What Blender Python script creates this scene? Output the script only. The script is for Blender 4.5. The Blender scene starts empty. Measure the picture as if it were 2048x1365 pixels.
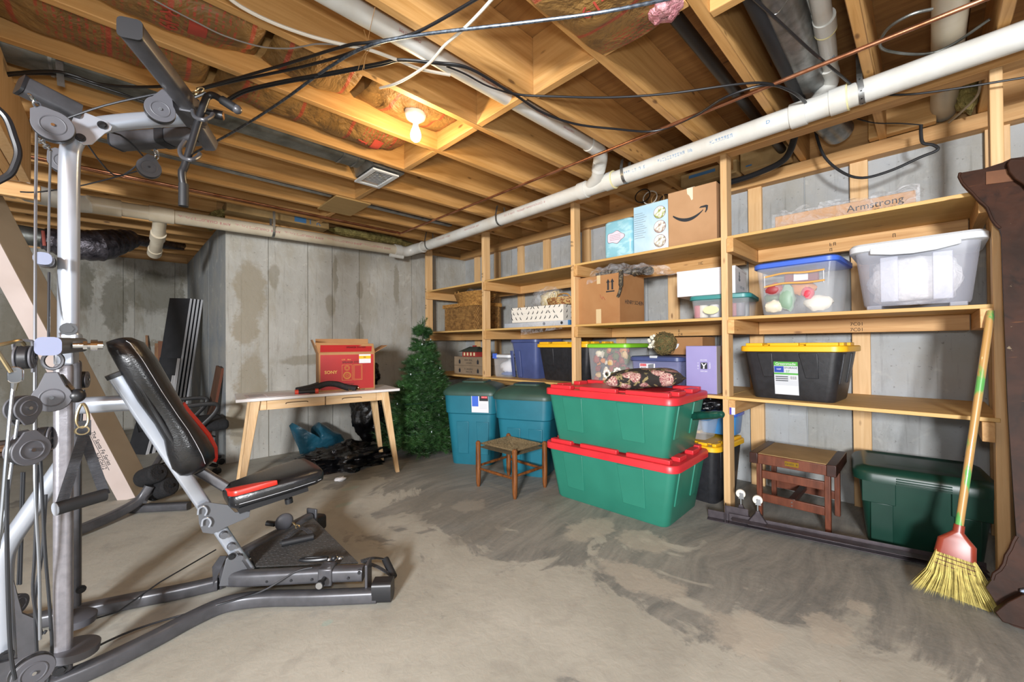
import bpy, bmesh, math, random
from mathutils import Vector as V, Matrix, Euler, noise
random.seed(7)
scene = bpy.context.scene
COL = scene.collection
R = math.radians
# ------------------------------------------------------------------ camera, light, exposure
EYE = V((0, 0, 1.1)); FPX = 811.4
YAW, PIT, ROL = R(44.3066), R(.4736), R(-.4402)
_f = V((math.sin(YAW)*math.cos(PIT), math.cos(YAW)*math.cos(PIT), math.sin(PIT)))
_r = V((math.cos(YAW), -math.sin(YAW), 0)); _u = _r.cross(_f)
CR = _r*math.cos(ROL)+_u*math.sin(ROL); CU = -_r*math.sin(ROL)+_u*math.cos(ROL); CF = _f
cam = bpy.data.cameras.new('camera'); camo = bpy.data.objects.new('camera', cam); COL.objects.link(camo)
cam.sensor_width = 36; cam.lens = FPX/2048*36; cam.clip_start = .05
m = Matrix.Identity(4)
for i in range(3):
    m[i][0], m[i][1], m[i][2], m[i][3] = CR[i], CU[i], -CF[i], EYE[i]
camo.matrix_world = m
scene.camera = camo
vs = scene.view_settings
vs.view_transform = 'Standard'; vs.look = 'None'; vs.gamma = 1; vs.use_curve_mapping = False
vs.exposure = EXPOSURE = -0.12
w = bpy.data.worlds.new('world'); scene.world = w; w.use_nodes = True
w.node_tree.nodes['Background'].inputs[0].default_value = (.98, .98, 1, 1)
w.node_tree.nodes['Background'].inputs[1].default_value = .2
def lamp(name, kind, loc, energy, col, size=.1, target=None):
    l = bpy.data.lights.new(name, kind); l.energy = energy; l.color = col
    if kind == 'AREA': l.size = size
    else: l.shadow_soft_size = size
    o = bpy.data.objects.new(name, l); COL.objects.link(o); o.location = loc
    if target: o.rotation_euler = (V(target)-V(loc)).to_track_quat('-Z', 'Y').to_euler()
    return o
# the photographer's flash just above the camera, and an added, unseen fill light well behind it
lamp('camera_flash', 'POINT', (-.03, -.06, 1.28), 88, (.95, .97, 1), .07)
lamp('rear_fill_light', 'AREA', (-2.95, -1.45, 1.62), 600, (.95, .97, 1), .6, (1.6, 2.2, 1.25))
lamp('rear_bulb', 'POINT', (-1.1, -1.3, 2.28), 16, (1, .76, .46), .035)
# ------------------------------------------------------------------ pixel to place (with a known plane each time)
def ray(x, y): return CF + CR*((x-1024)/FPX) - CU*((y-682.5)/FPX)
def pX(x, y, X): d = ray(x, y); return EYE + d*(X/d.x)
def pY(x, y, Y): d = ray(x, y); return EYE + d*(Y/d.y)
def pZ(x, y, z): d = ray(x, y); return EYE + d*((z-EYE.z)/d.z)
# ------------------------------------------------------------------ colours and materials
def hx(s):
    s = s.lstrip('#'); c = [int(s[i:i+2], 16)/255 for i in (0, 2, 4)]
    return tuple((v/12.92 if v <= .04045 else ((v+.055)/1.055)**2.4) for v in c)+(1,)
MAT = {}
def nodes(name):
    m = bpy.data.materials.new(name); m.use_nodes = True; nt = m.node_tree
    return m, nt, nt.nodes['Principled BSDF']
def N(nt, t, **kw):
    n = nt.nodes.new(t)
    for k, v in kw.items():
        if k in n.inputs.keys() if hasattr(n.inputs, 'keys') else False: n.inputs[k].default_value = v
        else: setattr(n, k, v)
    return n
def coords(nt, stretch=(1, 1, 1), kind='Object'):
    tc = nt.nodes.new('ShaderNodeTexCoord'); mp = nt.nodes.new('ShaderNodeMapping')
    mp.inputs['Scale'].default_value = stretch
    nt.links.new(tc.outputs[kind], mp.inputs[0]); return mp.outputs[0]
def noise_fac(nt, co, scale, detail=4, dist=0, lo=.4, hi=.6, rough=.55):
    n = nt.nodes.new('ShaderNodeTexNoise'); n.inputs['Scale'].default_value = scale; n.inputs['Detail'].default_value = detail
    n.inputs['Distortion'].default_value = dist; n.inputs['Roughness'].default_value = rough
    nt.links.new(co, n.inputs['Vector'])
    r = nt.nodes.new('ShaderNodeMapRange'); r.inputs[1].default_value = lo; r.inputs[2].default_value = hi; r.clamp = True
    nt.links.new(n.outputs['Fac'], r.inputs[0]); return r.outputs[0]
def mixc(nt, fac, a, b, mode='MIX'):
    x = nt.nodes.new('ShaderNodeMix'); x.data_type = 'RGBA'; x.blend_type = mode
    for i, v in ((0, fac), (6, a), (7, b)):
        if isinstance(v, (int, float, tuple)): x.inputs[i].default_value = v
        else: nt.links.new(v, x.inputs[i])
    return x.outputs[2]
def math_(nt, op, a, b=0., clamp=None):
    x = nt.nodes.new('ShaderNodeMath'); x.operation = op; x.use_clamp = (op == 'ADD') if clamp is None else clamp
    for i, v in ((0, a), (1, b)):
        if isinstance(v, (int, float)): x.inputs[i].default_value = v
        else: nt.links.new(v, x.inputs[i])
    return x.outputs[0]
def bump(nt, b, height, strength=.3, dist=.01):
    n = nt.nodes.new('ShaderNodeBump'); n.inputs['Strength'].default_value = strength; n.inputs['Distance'].default_value = dist
    nt.links.new(height, n.inputs['Height']); nt.links.new(n.outputs[0], b.inputs['Normal'])
def mt(name, col, rough=.5, metal=0, var=None, scale=8, stretch=(1, 1, 1), bmp=0, coat=0, emit=None, spec=.5, lo=.35, hi=.65, kind='Object', sheen=0, bscale=None, rand=0, detail=4):
    if name in MAT: return MAT[name]
    m, nt, b = nodes(name); c = hx(col)
    b.inputs['Roughness'].default_value = rough; b.inputs['Metallic'].default_value = metal
    b.inputs['Coat Weight'].default_value = coat; b.inputs['Specular IOR Level'].default_value = spec
    b.inputs['Base Color'].default_value = c
    if var or bmp or rand:
        co = coords(nt, stretch, kind)
        out = None
        if var:
            fac = noise_fac(nt, co, scale, detail, .3, lo, hi); out = mixc(nt, fac, c, hx(var))
        if rand:
            oi = nt.nodes.new('ShaderNodeObjectInfo'); h = nt.nodes.new('ShaderNodeHueSaturation')
            v = nt.nodes.new('ShaderNodeMapRange'); v.inputs[3].default_value = 1-rand; v.inputs[4].default_value = 1+rand
            nt.links.new(oi.outputs['Random'], v.inputs[0]); nt.links.new(v.outputs[0], h.inputs['Value'])
            if out: nt.links.new(out, h.inputs['Color'])
            else: h.inputs['Color'].default_value = c
            out = h.outputs[0]
        if out: nt.links.new(out, b.inputs['Base Color'])
        if bmp:
            f2 = noise_fac(nt, co, bscale or scale*2, 5, 0, .2, .8); bump(nt, b, f2, bmp, .01)
    if emit:
        b.inputs['Emission Color'].default_value = hx(emit[0]); b.inputs['Emission Strength'].default_value = emit[1]
    MAT[name] = m; return m
def wood(name, a, bcol, axis='X', knots='#8a5a2a', rough=.6, ring=1.0, rand=.1):
    """planed softwood: long grain along one axis, rings, a few knots"""
    m, nt, b = nodes(name); st = {'X': (.35, 7, 7), 'Y': (7, .35, 7), 'Z': (7, 7, .35)}[axis]
    oi = nt.nodes.new('ShaderNodeObjectInfo')
    co = coords(nt, (1, 1, 1)); ad = nt.nodes.new('ShaderNodeVectorMath'); ad.operation = 'ADD'
    sc = nt.nodes.new('ShaderNodeVectorMath'); sc.operation = 'SCALE'; sc.inputs['Scale'].default_value = 37
    cb = nt.nodes.new('ShaderNodeCombineXYZ')
    for i in range(3): nt.links.new(oi.outputs['Random'], cb.inputs[i])
    nt.links.new(cb.outputs[0], sc.inputs[0]); nt.links.new(sc.outputs[0], ad.inputs[0]); nt.links.new(co, ad.inputs[1])
    mp = nt.nodes.new('ShaderNodeMapping'); mp.inputs['Scale'].default_value = st; nt.links.new(ad.outputs[0], mp.inputs[0])
    g = noise_fac(nt, mp.outputs[0], 4*ring, 6, 1.2, .3, .7, .6)
    c = mixc(nt, g, hx(a), hx(bcol))
    big = noise_fac(nt, ad.outputs[0], 1.3, 2, 0, .3, .7); c2 = mixc(nt, math_(nt, 'MULTIPLY', big, .35), c, hx(bcol))
    vo = nt.nodes.new('ShaderNodeTexVoronoi'); vo.inputs['Scale'].default_value = 1
    mp2 = nt.nodes.new('ShaderNodeMapping'); mp2.inputs['Scale'].default_value = {'X': (3.2, 9, 9), 'Y': (9, 3.2, 9), 'Z': (9, 9, 3.2)}[axis]
    nt.links.new(ad.outputs[0], mp2.inputs[0]); nt.links.new(mp2.outputs[0], vo.inputs['Vector'])
    r = nt.nodes.new('ShaderNodeMapRange'); r.inputs[1].default_value = .10; r.inputs[2].default_value = .05; nt.links.new(vo.outputs['Distance'], r.inputs[0])
    c3 = mixc(nt, math_(nt, 'MULTIPLY', r.outputs[0], .75), c2, hx(knots))
    h = nt.nodes.new('ShaderNodeHueSaturation'); v = nt.nodes.new('ShaderNodeMapRange'); v.inputs[3].default_value = 1-rand; v.inputs[4].default_value = 1+rand
    nt.links.new(oi.outputs['Random'], v.inputs[0]); nt.links.new(v.outputs[0], h.inputs['Value']); nt.links.new(c3, h.inputs['Color'])
    nt.links.new(h.outputs[0], b.inputs['Base Color']); b.inputs['Roughness'].default_value = rough
    bump(nt, b, g, .12, .004); MAT[name] = m; return m
def clear(name, col='#ffffff', alpha=.25, rough=.12, film=0):
    """clear or milky plastic: part transparent, part reflecting"""
    if name in MAT: return MAT[name]
    m, nt, b = nodes(name); b.inputs['Base Color'].default_value = hx(col); b.inputs['Roughness'].default_value = rough
    tr = nt.nodes.new('ShaderNodeBsdfTransparent'); mx = nt.nodes.new('ShaderNodeMixShader')
    out = nt.nodes['Material Output']
    if film:
        co = coords(nt); f = noise_fac(nt, co, film, 4, 1.5, .35, .75)
        fr = math_(nt, 'MULTIPLY', f, alpha*2)
        nt.links.new(fr, mx.inputs[0]); bump(nt, b, f, .9, .02)
    else: mx.inputs[0].default_value = alpha
    nt.links.new(tr.outputs[0], mx.inputs[1]); nt.links.new(b.outputs[0], mx.inputs[2]); nt.links.new(mx.outputs[0], out.inputs[0])
    MAT[name] = m; return m
def old_stain(nt, c, spots, col, k=.8, axes=(0, 2), rag=.16, freq=5, soft=.14):
    """old stains with a shape and place of their own (world metres)"""
    g = nt.nodes.new('ShaderNodeNewGeometry'); nz = nt.nodes.new('ShaderNodeTexNoise'); nz.inputs['Scale'].default_value = freq; nz.inputs['Detail'].default_value = 9; nz.inputs['Roughness'].default_value = .72
    nt.links.new(g.outputs['Position'], nz.inputs['Vector']); w_ = nt.nodes.new('ShaderNodeVectorMath'); w_.operation = 'MULTIPLY_ADD'; w_.inputs[1].default_value = (rag*2,)*3
    nt.links.new(nz.outputs['Color'], w_.inputs[0]); nt.links.new(g.outputs['Position'], w_.inputs[2]); sp = nt.nodes.new('ShaderNodeSeparateXYZ'); nt.links.new(w_.outputs[0], sp.inputs[0])
    tot = None
    for (a, b, ra, rb) in spots:
        u = math_(nt, 'DIVIDE', math_(nt, 'SUBTRACT', sp.outputs[axes[0]], a+rag), ra); v = math_(nt, 'DIVIDE', math_(nt, 'SUBTRACT', sp.outputs[axes[1]], b+rag), rb)
        d = math_(nt, 'SQRT', math_(nt, 'ADD', math_(nt, 'MULTIPLY', u, u), math_(nt, 'MULTIPLY', v, v), False))
        r = nt.nodes.new('ShaderNodeMapRange'); r.inputs[1].default_value = 1+soft; r.inputs[2].default_value = 1-soft; nt.links.new(d, r.inputs[0])
        tot = r.outputs[0] if tot is None else math_(nt, 'MAXIMUM', tot, r.outputs[0])
    return mixc(nt, math_(nt, 'MULTIPLY', tot, k), c, hx(col))
# ------------------------------------------------------------------ mesh builder
class MB:
    def __init__(s): s.v = []; s.f = []
    def add(s, vs_, fs):
        o = len(s.v); s.v += [V(p) for p in vs_]; s.f += [tuple(i+o for i in f) for f in fs]; return s
    def box(s, c, d, M=None, taper=1):
        x, y, z = d[0]/2, d[1]/2, d[2]/2; c = V(c)
        ps = [V((a*x*(taper if k < 0 else 1), b*y*(taper if k < 0 else 1), k*z)) for k in (-1, 1) for a, b in ((-1, -1), (1, -1), (1, 1), (-1, 1))]
        if M is not None: ps = [M.to_3x3() @ p for p in ps]
        return s.hexa([c+p for p in ps])
    def hexa(s, p): return s.add(p, [(3, 2, 1, 0), (4, 5, 6, 7), (0, 1, 5, 4), (1, 2, 6, 5), (2, 3, 7, 6), (3, 0, 4, 7)])
    def bb(s, a, b):
        a, b = V(a), V(b); lo = V((min(a[i], b[i]) for i in range(3))); hi = V((max(a[i], b[i]) for i in range(3)))
        return s.box((lo+hi)/2, hi-lo)
    def rings(s, rs, cap=True, close=False):
        n = len(rs[0]); o = len(s.v)
        for r in rs: s.v += [V(p) for p in r]
        k = len(rs)
        for i in range(k if close else k-1):
            for j in range(n):
                a, b = o+i*n+j, o+i*n+(j+1) % n; c, d = o+((i+1) % k)*n+(j+1) % n, o+((i+1) % k)*n+j
                s.f.append((a, b, c, d))
        if cap and not close: s.f += [tuple(o+j for j in reversed(range(n))), tuple(o+(k-1)*n+j for j in range(n))]
        return s
    def frames(s, path, up=None):
        P = [V(p) for p in path]; T = []
        for i in range(len(P)):
            t = (P[min(i+1, len(P)-1)]-P[max(i-1, 0)]); T.append(t.normalized() if t.length else V((0, 0, 1)))
        u = V(up) if up else (V((0, 0, 1)) if abs(T[0].z) < .9 else V((1, 0, 0)))
        out = []
        for i, t in enumerate(T):
            if up: sd = t.cross(V(up))
            else: sd = t.cross(u)
            if sd.length < 1e-6: sd = t.orthogonal()
            sd.normalize(); u2 = sd.cross(t).normalized()
            if not up: u = u2
            out.append((P[i], sd, u2, t))
        return out
    def tube(s, path, r, n=10, cap=True, close=False):
        fr = s.frames(path); k = len(fr); rr = r if isinstance(r, (list, tuple)) else [r]*k
        return s.rings([[p+(a*math.cos(2*math.pi*j/n)+b*math.sin(2*math.pi*j/n))*q for j in range(n)] for (p, a, b, t), q in zip(fr, rr)], cap, close)
    def sweep(s, path, prof, up=None, cap=True, scl=None):
        fr = s.frames(path, up); scl = scl or [1]*len(fr)
        return s.rings([[p+a*x*k+b*y*k for x, y in prof] for (p, a, b, t), k in zip(fr, scl)], cap)
    def lathe(s, prof, n=20, c=(0, 0, 0), M=None, cap=True):
        c = V(c); rs = []
        for r, z in prof:
            ring = [V((r*math.cos(2*math.pi*j/n), r*math.sin(2*math.pi*j/n), z)) for j in range(n)]
            rs.append([c+(M.to_3x3() @ p if M is not None else p) for p in ring])
        return s.rings(rs, cap)
    def prism(s, poly, a, b, f):
        """poly of 2-d points, f(u,v,w) -> point, from w=a to w=b"""
        return s.rings([[f(u, v, k) for u, v in poly] for k in (a, b)])
    def grid(s, f, nu, nv, wrapu=False, wrapv=False):
        o = len(s.v); U = nu if wrapu else nu+1; W = nv if wrapv else nv+1
        for i in range(U):
            for j in range(W): s.v.append(V(f(i/nu, j/nv)))
        for i in range(nu):
            for j in range(nv):
                a = o+i*W+j; b = o+i*W+(j+1) % W; c = o+((i+1) % U)*W+(j+1) % W; d = o+((i+1) % U)*W+j
                s.f.append((a, b, c, d))
        return s
    def ball(s, c, r, nu=12, nv=8, M=None, disp=None):
        c = V(c); r = r if isinstance(r, (tuple, list)) else (r, r, r); rs = []
        for i in range(1, nv):
            t = math.pi*i/nv; ring = []
            for j in range(nu):
                a = 2*math.pi*j/nu; d = V((math.sin(t)*math.cos(a), math.sin(t)*math.sin(a), -math.cos(t)))
                k = 1+(disp(d) if disp else 0); p = V((d.x*r[0]*k, d.y*r[1]*k, d.z*r[2]*k)); ring.append(c+(M.to_3x3() @ p if M is not None else p))
            rs.append(ring)
        return s.rings(rs)
    def build(s, name, mat, parent=None, bevel=0, seg=2, smooth=35, kind=None, sub=0, solid=0, label=None):
        if smooth is None: smooth = 0
        c = V((sum(p.x for p in s.v)/len(s.v), sum(p.y for p in s.v)/len(s.v), min(p.z for p in s.v)))
        me = bpy.data.meshes.new(name); me.from_pydata([p-c for p in s.v], [], s.f)
        bm = bmesh.new(); bm.from_mesh(me); bmesh.ops.recalc_face_normals(bm, faces=bm.faces); bm.to_mesh(me); bm.free()
        if smooth: me.shade_smooth(); me.set_sharp_from_angle(angle=R(smooth))
        o = bpy.data.objects.new(name, me); COL.objects.link(o)
        mm = mat if not isinstance(mat, str) else MAT[mat]; me.materials.append(mm)
        o.location = c - V(parent['_t'] if parent and '_t' in parent else (0, 0, 0)); o['_t'] = tuple(c)
        if parent and not parent.get('_w'): o['_t'] = tuple(c)
        if parent: o.parent = parent
        if bevel:
            b = o.modifiers.new('bevel', 'BEVEL'); b.width = bevel; b.segments = seg; b.limit_method = 'ANGLE'; b.angle_limit = R(40)
        if solid:
            b = o.modifiers.new('solid', 'SOLIDIFY'); b.thickness = solid; b.offset = 0
        if sub:
            b = o.modifiers.new('sub', 'SUBSURF'); b.levels = b.render_levels = sub
        if kind: o['kind'] = kind
        if label: o['label'] = label
        return o
def tag(o, label, cat, group=None):
    o['label'] = label; o['category'] = cat
    if group: o['group'] = group
    return o
def thing(name, label, cat, loc=(0, 0, 0), rz=0, group=None, local=False, rot=None):
    """Empty at the thing's base; parts given in world places (or local ones when local)"""
    o = bpy.data.objects.new(name, None); COL.objects.link(o); o.location = loc; o.rotation_euler = rot or (0, 0, rz); o.empty_display_size = .1
    o['_t'] = (0, 0, 0) if local else tuple(loc); return tag(o, label, cat, group)
def copy_tree(o, parent=None):
    c = o.copy(); COL.objects.link(c); c.parent = parent
    for ch in list(o.children): copy_tree(ch, c)
    return c
def sm(pts, n=6):
    """smooth curve through points (Catmull-Rom)"""
    P = [V(p) for p in pts]; out = []
    for i in range(len(P)-1):
        a, b, c, d = P[max(i-1, 0)], P[i], P[i+1], P[min(i+2, len(P)-1)]
        for k in range(n):
            t = k/n; out.append(.5*((2*b)+(c-a)*t+(2*a-5*b+4*c-d)*t*t+(3*b-a-3*c+d)*t**3))
    return out+[P[-1]]
def rrect(w, h, r=.01, n=3):
    out = []
    for cx, cy, a0 in ((w/2-r, h/2-r, 0), (-w/2+r, h/2-r, 90), (-w/2+r, -h/2+r, 180), (w/2-r, -h/2+r, 270)):
        for i in range(n+1):
            a = R(a0+90*i/n); out.append((cx+r*math.cos(a), cy+r*math.sin(a)))
    return out
def circ(r, n=12): return [(r*math.cos(2*math.pi*i/n), r*math.sin(2*math.pi*i/n)) for i in range(n)]
def basis(o, ux, uy, uz=None):
    """4x4 from an origin and two in-plane directions"""
    ux = V(ux).normalized(); uz = V(uz).normalized() if uz else ux.cross(V(uy)).normalized(); uy = uz.cross(ux).normalized()
    M = Matrix.Identity(4)
    for i in range(3): M[i][0], M[i][1], M[i][2], M[i][3] = ux[i], uy[i], uz[i], V(o)[i]
    return M
def text(s, size, mat, parent, M, name='lettering', bend=None, stretch=1, bold=0, flipx=False):
    """flat lettering as a mesh; M places the text plane, or bend(x,y,z) maps it onto a curved face"""
    cu = bpy.data.curves.new('t', 'FONT'); cu.body = s; cu.size = size; cu.align_x = 'CENTER'; cu.align_y = 'CENTER'; cu.extrude = .0004; cu.offset = bold; cu.resolution_u = 3
    t = bpy.data.objects.new('t', cu); COL.objects.link(t)
    dg = bpy.context.evaluated_depsgraph_get(); me = bpy.data.meshes.new_from_object(t.evaluated_get(dg))
    b = MB(); vs_ = []
    for v in me.vertices:
        p = V((v.co.x*stretch, v.co.y, v.co.z))
        vs_.append(bend(p) if bend else M @ p)
    b.add(vs_, [tuple(q.vertices) for q in me.polygons])
    bpy.data.objects.remove(t); bpy.data.curves.remove(cu); bpy.data.meshes.remove(me)
    return b.build(name, mat, parent, smooth=0)
def scribble(n, size, mat, parent, M, name='faint_print', bend=None, seed=1):
    """print too faint to read in the picture: a row of letter-high strokes"""
    rg = random.Random(seed*31+n); b = MB(); x = -n*size*.32
    for i in range(n):
        if rg.random() > .13:
            for x0, y0, x1, y1 in ((0, -.36, .1, .36),)+(((.1, .26, .42, .36),) if rg.random() > .4 else ())+(((.1, -.05, .4, .05),) if rg.random() > .4 else ())+(((.32, -.36, .42, .3),) if rg.random() > .5 else ((.1, -.36, .42, -.26),)):
                q = [V((x+u*size, v*size, z)) for z in (0, .0004) for u, v in ((x0, y0), (x1, y0), (x1, y1), (x0, y1))]
                b.hexa([bend(p) if bend else M @ p for p in q])
        x += size*.64
    return b.build(name, mat, parent, smooth=0)
def decal(poly, mat, parent, M, name, th=.0006):
    """flat printed patch: polygon in the plane of M"""
    b = MB(); b.prism(poly, 0, th, lambda u, v, k: M @ V((u, v, k))); return b.build(name, mat, parent, smooth=0)
def rect(x0, y0, x1, y1): return [(x0, y0), (x1, y0), (x1, y1), (x0, y1)]
# ------------------------------------------------------------------ setting: floor, walls, joists
XW, YB, XC, YR, ZC = 3.58, 4.611, .74, 7.47, 2.389      # shelf wall, back wall, recess corner, recess wall, joist undersides
def concrete_wall(name, light='#a6a59f', dark='#6d675b', stain='#7d7462', amount=.55, spots=()):
    m, nt, b = nodes(name); co = coords(nt)
    base = mixc(nt, noise_fac(nt, co, 2.2, 6, .4, .35, .7), hx(light), hx('#98968e'))
    st = coords(nt, (1.6, 1.6, .7)); big = noise_fac(nt, st, 1.5, 8, .35, .5, .6, .66)
    c = mixc(nt, math_(nt, 'MULTIPLY', big, amount), base, hx(stain))
    big2 = noise_fac(nt, coords(nt, (2, 2, .5)), 3.2, 9, .25, .56, .66, .74); c = mixc(nt, math_(nt, 'MULTIPLY', big2, amount*.8), c, hx(dark))
    fine = coords(nt, (14, 14, .9)); s2 = noise_fac(nt, fine, 2.5, 4, .2, .58, .74); c = mixc(nt, math_(nt, 'MULTIPLY', s2, .3), c, hx('#565349'))
    wh = noise_fac(nt, coords(nt), 6.5, 8, 1.2, .6, .7); c = mixc(nt, math_(nt, 'MULTIPLY', wh, .3), c, hx('#c9c6bd'))
    pits = noise_fac(nt, co, 42, 3, 0, .66, .74); c = mixc(nt, math_(nt, 'MULTIPLY', pits, .55), c, hx('#57544d'))
    for ax_, lst, col, k, rag in spots: c = old_stain(nt, c, lst, col, k, ax_, rag)
    nt.links.new(c, b.inputs['Base Color']); b.inputs['Roughness'].default_value = .85
    bump(nt, b, noise_fac(nt, co, 30, 6, 0, .3, .7), .25, .006); MAT[name] = m
concrete_wall('concrete_back', '#aaa8a1', '#7b7566', '#8a816b', .4, (((0, 2), [(.94, 1.62, .13, .30), (.9, 1.28, .12, .16), (.95, .75, .13, .30), (.85, .4, .1, .25)], '#857b66', .7, .15), ((0, 2), [(1.70, 1.55, .05, .13), (2.02, 1.2, .045, .16), (2.03, 1.75, .04, .1), (1.75, 1.9, .03, .2), (1.14, 1.8, .05, .12), (1.5, .95, .3, .05), (2.5, 1.85, .04, .25)], '#77705e', .6, .06)))
concrete_wall('concrete_recess', '#a5a39a', '#66604f', '#766e5c', .6, (((0, 2), [(.35, 1.85, .28, .26), (.0, 1.7, .12, .4), (.65, 1.5, .05, .5), (-.3, 1.9, .1, .3)], '#4f4a38', .6, .18), ((0, 2), [(-.7, 1.0, .3, .9), (.3, 1.15, .5, .03)], '#6d654f', .55, .15)))
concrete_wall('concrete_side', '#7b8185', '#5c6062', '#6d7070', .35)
concrete_wall('concrete_shelf', '#a4a7a9', '#70716e', '#85847d', .35)
def floor_mat():
    m, nt, b = nodes('concrete_floor'); co = coords(nt)
    sep = nt.nodes.new('ShaderNodeSeparateXYZ'); nt.links.new(co, sep.inputs[0])
    # bare trowelled grey under a worn tan skim: the skim is gone towards the shelves
    base = mixc(nt, noise_fac(nt, co, 1.6, 6, .6, .35, .65), hx('#aeaba0'), hx('#9a978c'))
    base = mixc(nt, math_(nt, 'MULTIPLY', noise_fac(nt, co, 7, 7, 1, .5, .72), .4), base, hx('#86827a'))
    sw = nt.nodes.new('ShaderNodeTexNoise'); sw.inputs['Scale'].default_value = .9; sw.inputs['Detail'].default_value = 2; nt.links.new(co, sw.inputs[0])
    warp = nt.nodes.new('ShaderNodeVectorMath'); warp.operation = 'MULTIPLY_ADD'; warp.inputs[1].default_value = (.55, .55, 0)
    nt.links.new(sw.outputs['Color'], warp.inputs[0]); nt.links.new(co, warp.inputs[2])
    mp = nt.nodes.new('ShaderNodeMapping'); mp.inputs['Scale'].default_value = (1, 6, 1); mp.inputs['Rotation'].default_value = (0, 0, R(35)); nt.links.new(warp.outputs[0], mp.inputs[0])
    brush = noise_fac(nt, mp.outputs[0], 2.2, 9, .4, .34, .66, .72)
    grey = mixc(nt, brush, hx('#5f605e'), hx('#8d8a82'))
    g1 = nt.nodes.new('ShaderNodeMapRange'); g1.inputs[1].default_value = .7; g1.inputs[2].default_value = 2.0
    dx = math_(nt, 'SUBTRACT', sep.outputs[0], math_(nt, 'MULTIPLY', math_(nt, 'ABSOLUTE', math_(nt, 'SUBTRACT', sep.outputs[1], .9)), .22))
    nt.links.new(dx, g1.inputs[0])
    patch = nt.nodes.new('ShaderNodeTexNoise'); patch.inputs['Scale'].default_value = 1.5; patch.inputs['Detail'].default_value = 8; patch.inputs['Roughness'].default_value = .62; patch.inputs['Distortion'].default_value = 1.3
    nt.links.new(co, patch.inputs[0])
    e = nt.nodes.new('ShaderNodeMapRange'); e.inputs[1].default_value = .475; e.inputs[2].default_value = .515
    g2 = math_(nt, 'ADD', math_(nt, 'MULTIPLY', g1.outputs[0], .36), math_(nt, 'SUBTRACT', patch.outputs[0], .17)); nt.links.new(g2, e.inputs[0])
    c = mixc(nt, math_(nt, 'MULTIPLY', e.outputs[0], .85), base, grey)
    c = old_stain(nt, c, [(2.02, 1.42, .2, .10), (2.10, 1.12, .12, .14), (1.75, .95, .10, .22), (1.70, .50, .14, .12), (1.95, .28, .10, .07), (2.2, .22, .05, .05), (1.72, 2.2, .12, .10)], '#aea698', .65, (0, 1), .13, 8)
    c = old_stain(nt, c, [(1.62, 2.3, .28, .32), (2.15, 2.95, .3, .3), (2.25, 1.9, .16, .12), (1.5, 1.85, .2, .1)], '#77736a', .5, (0, 1), .16, 6)
    c = old_stain(nt, c, [(1.29, 3.12, .07, .035), (1.13, 2.83, .06, .03), (.60, 1.68, .02, .015)], '#8fa59c', .5, (0, 1), .03, 9)
    sp = noise_fac(nt, co, 60, 2, 0, .74, .78); c = mixc(nt, math_(nt, 'MULTIPLY', sp, .5), c, hx('#6b5a30'))
    nt.links.new(c, b.inputs['Base Color']); b.inputs['Roughness'].default_value = .62
    bump(nt, b, noise_fac(nt, co, 26, 7, .4, .3, .7), .16, .004); MAT['concrete_floor'] = m
floor_mat()
wood('joist_wood', '#d3a569', '#b28347', 'X', '#4e2c12', .6, 1, .1)
wood('block_wood', '#d3a76c', '#b5874b', 'Y', '#4e2c12', .6, 1, .1)
wood('stud_wood', '#dcb98a', '#c49a66', 'Z', '#6b4220', .6, 1, .08)
wood('rail_wood_y', '#d2a76f', '#b08048', 'Y', '#6b4220', .6, 1, .09)
wood('rail_wood_x', '#d2a871', '#b08149', 'X', '#6b4220', .6, 1, .09)
wood('subfloor_ply', '#a07540', '#775128', 'Y', '#3c220d', .7, .7, .1)
wood('shelf_ply', '#d3b070', '#b68d50', 'Y', '#6b4220', .6, .8, .06)
def struct(name, mb, mat, parent=None, **k):
    o = mb.build(name, mat, parent, **k)
    if not parent: o['kind'] = 'structure'
    return o
fl = struct('floor', MB().bb((-3.6, -2.6, -.12), (XW, YR, 0)), 'concrete_floor')
def wall(name, axis, plane, a, b, seams, mat, z1=2.30, out=1):
    """backing wall with cast panels (2 mm proud, 4 mm joints) as parts; out is the outward sign of its face"""
    mb = MB(); t = .2
    P = (lambda s, p, z: (s, p, z)) if axis == 'Y' else (lambda s, p, z: (p, s, z))
    mb.bb(P(a, plane-out*.008, 0), P(b, plane-out*(t), z1))
    w_ = struct(name, mb, mat); ed = [a]+sorted(seams)+[b]
    for i in range(len(ed)-1):
        e = .004; k = random.uniform(.001, .004)
        MB().bb(P(ed[i]+(e if i else 0), plane-out*.009, 0), P(ed[i+1]-(e if i < len(ed)-2 else 0), plane+out*k, z1)).build('panel', mat, w_, smooth=0)
    return w_
wall('wall_back', 'Y', YB, XC, XW, [1.093, 1.463, 1.718, 2.024, 2.71, 3.1], 'concrete_back', out=-1)
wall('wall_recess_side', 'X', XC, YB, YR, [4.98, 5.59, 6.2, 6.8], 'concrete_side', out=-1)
wall('wall_recess', 'Y', YR, -3.6, XC, [-2.4, -1.8, -1.2, -.674, -.36, .07, .18, .6], 'concrete_recess', out=-1)
wr = wall('wall_right', 'X', XW, -2.6, YB+.2, [-1.8, -1.2, -.62, .613, 1.22, 1.83, 2.44, 3.05, 3.66, 4.2], 'concrete_shelf', out=-1)
# raised outside corner strip of the recess (rendered edge)
MB().bb((XC-.002, YB-.004, 0), (XC+.12, YB+.02, 2.30)).build('corner_strip', 'concrete_back', bpy.data.objects['wall_back'], smooth=0)
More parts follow.
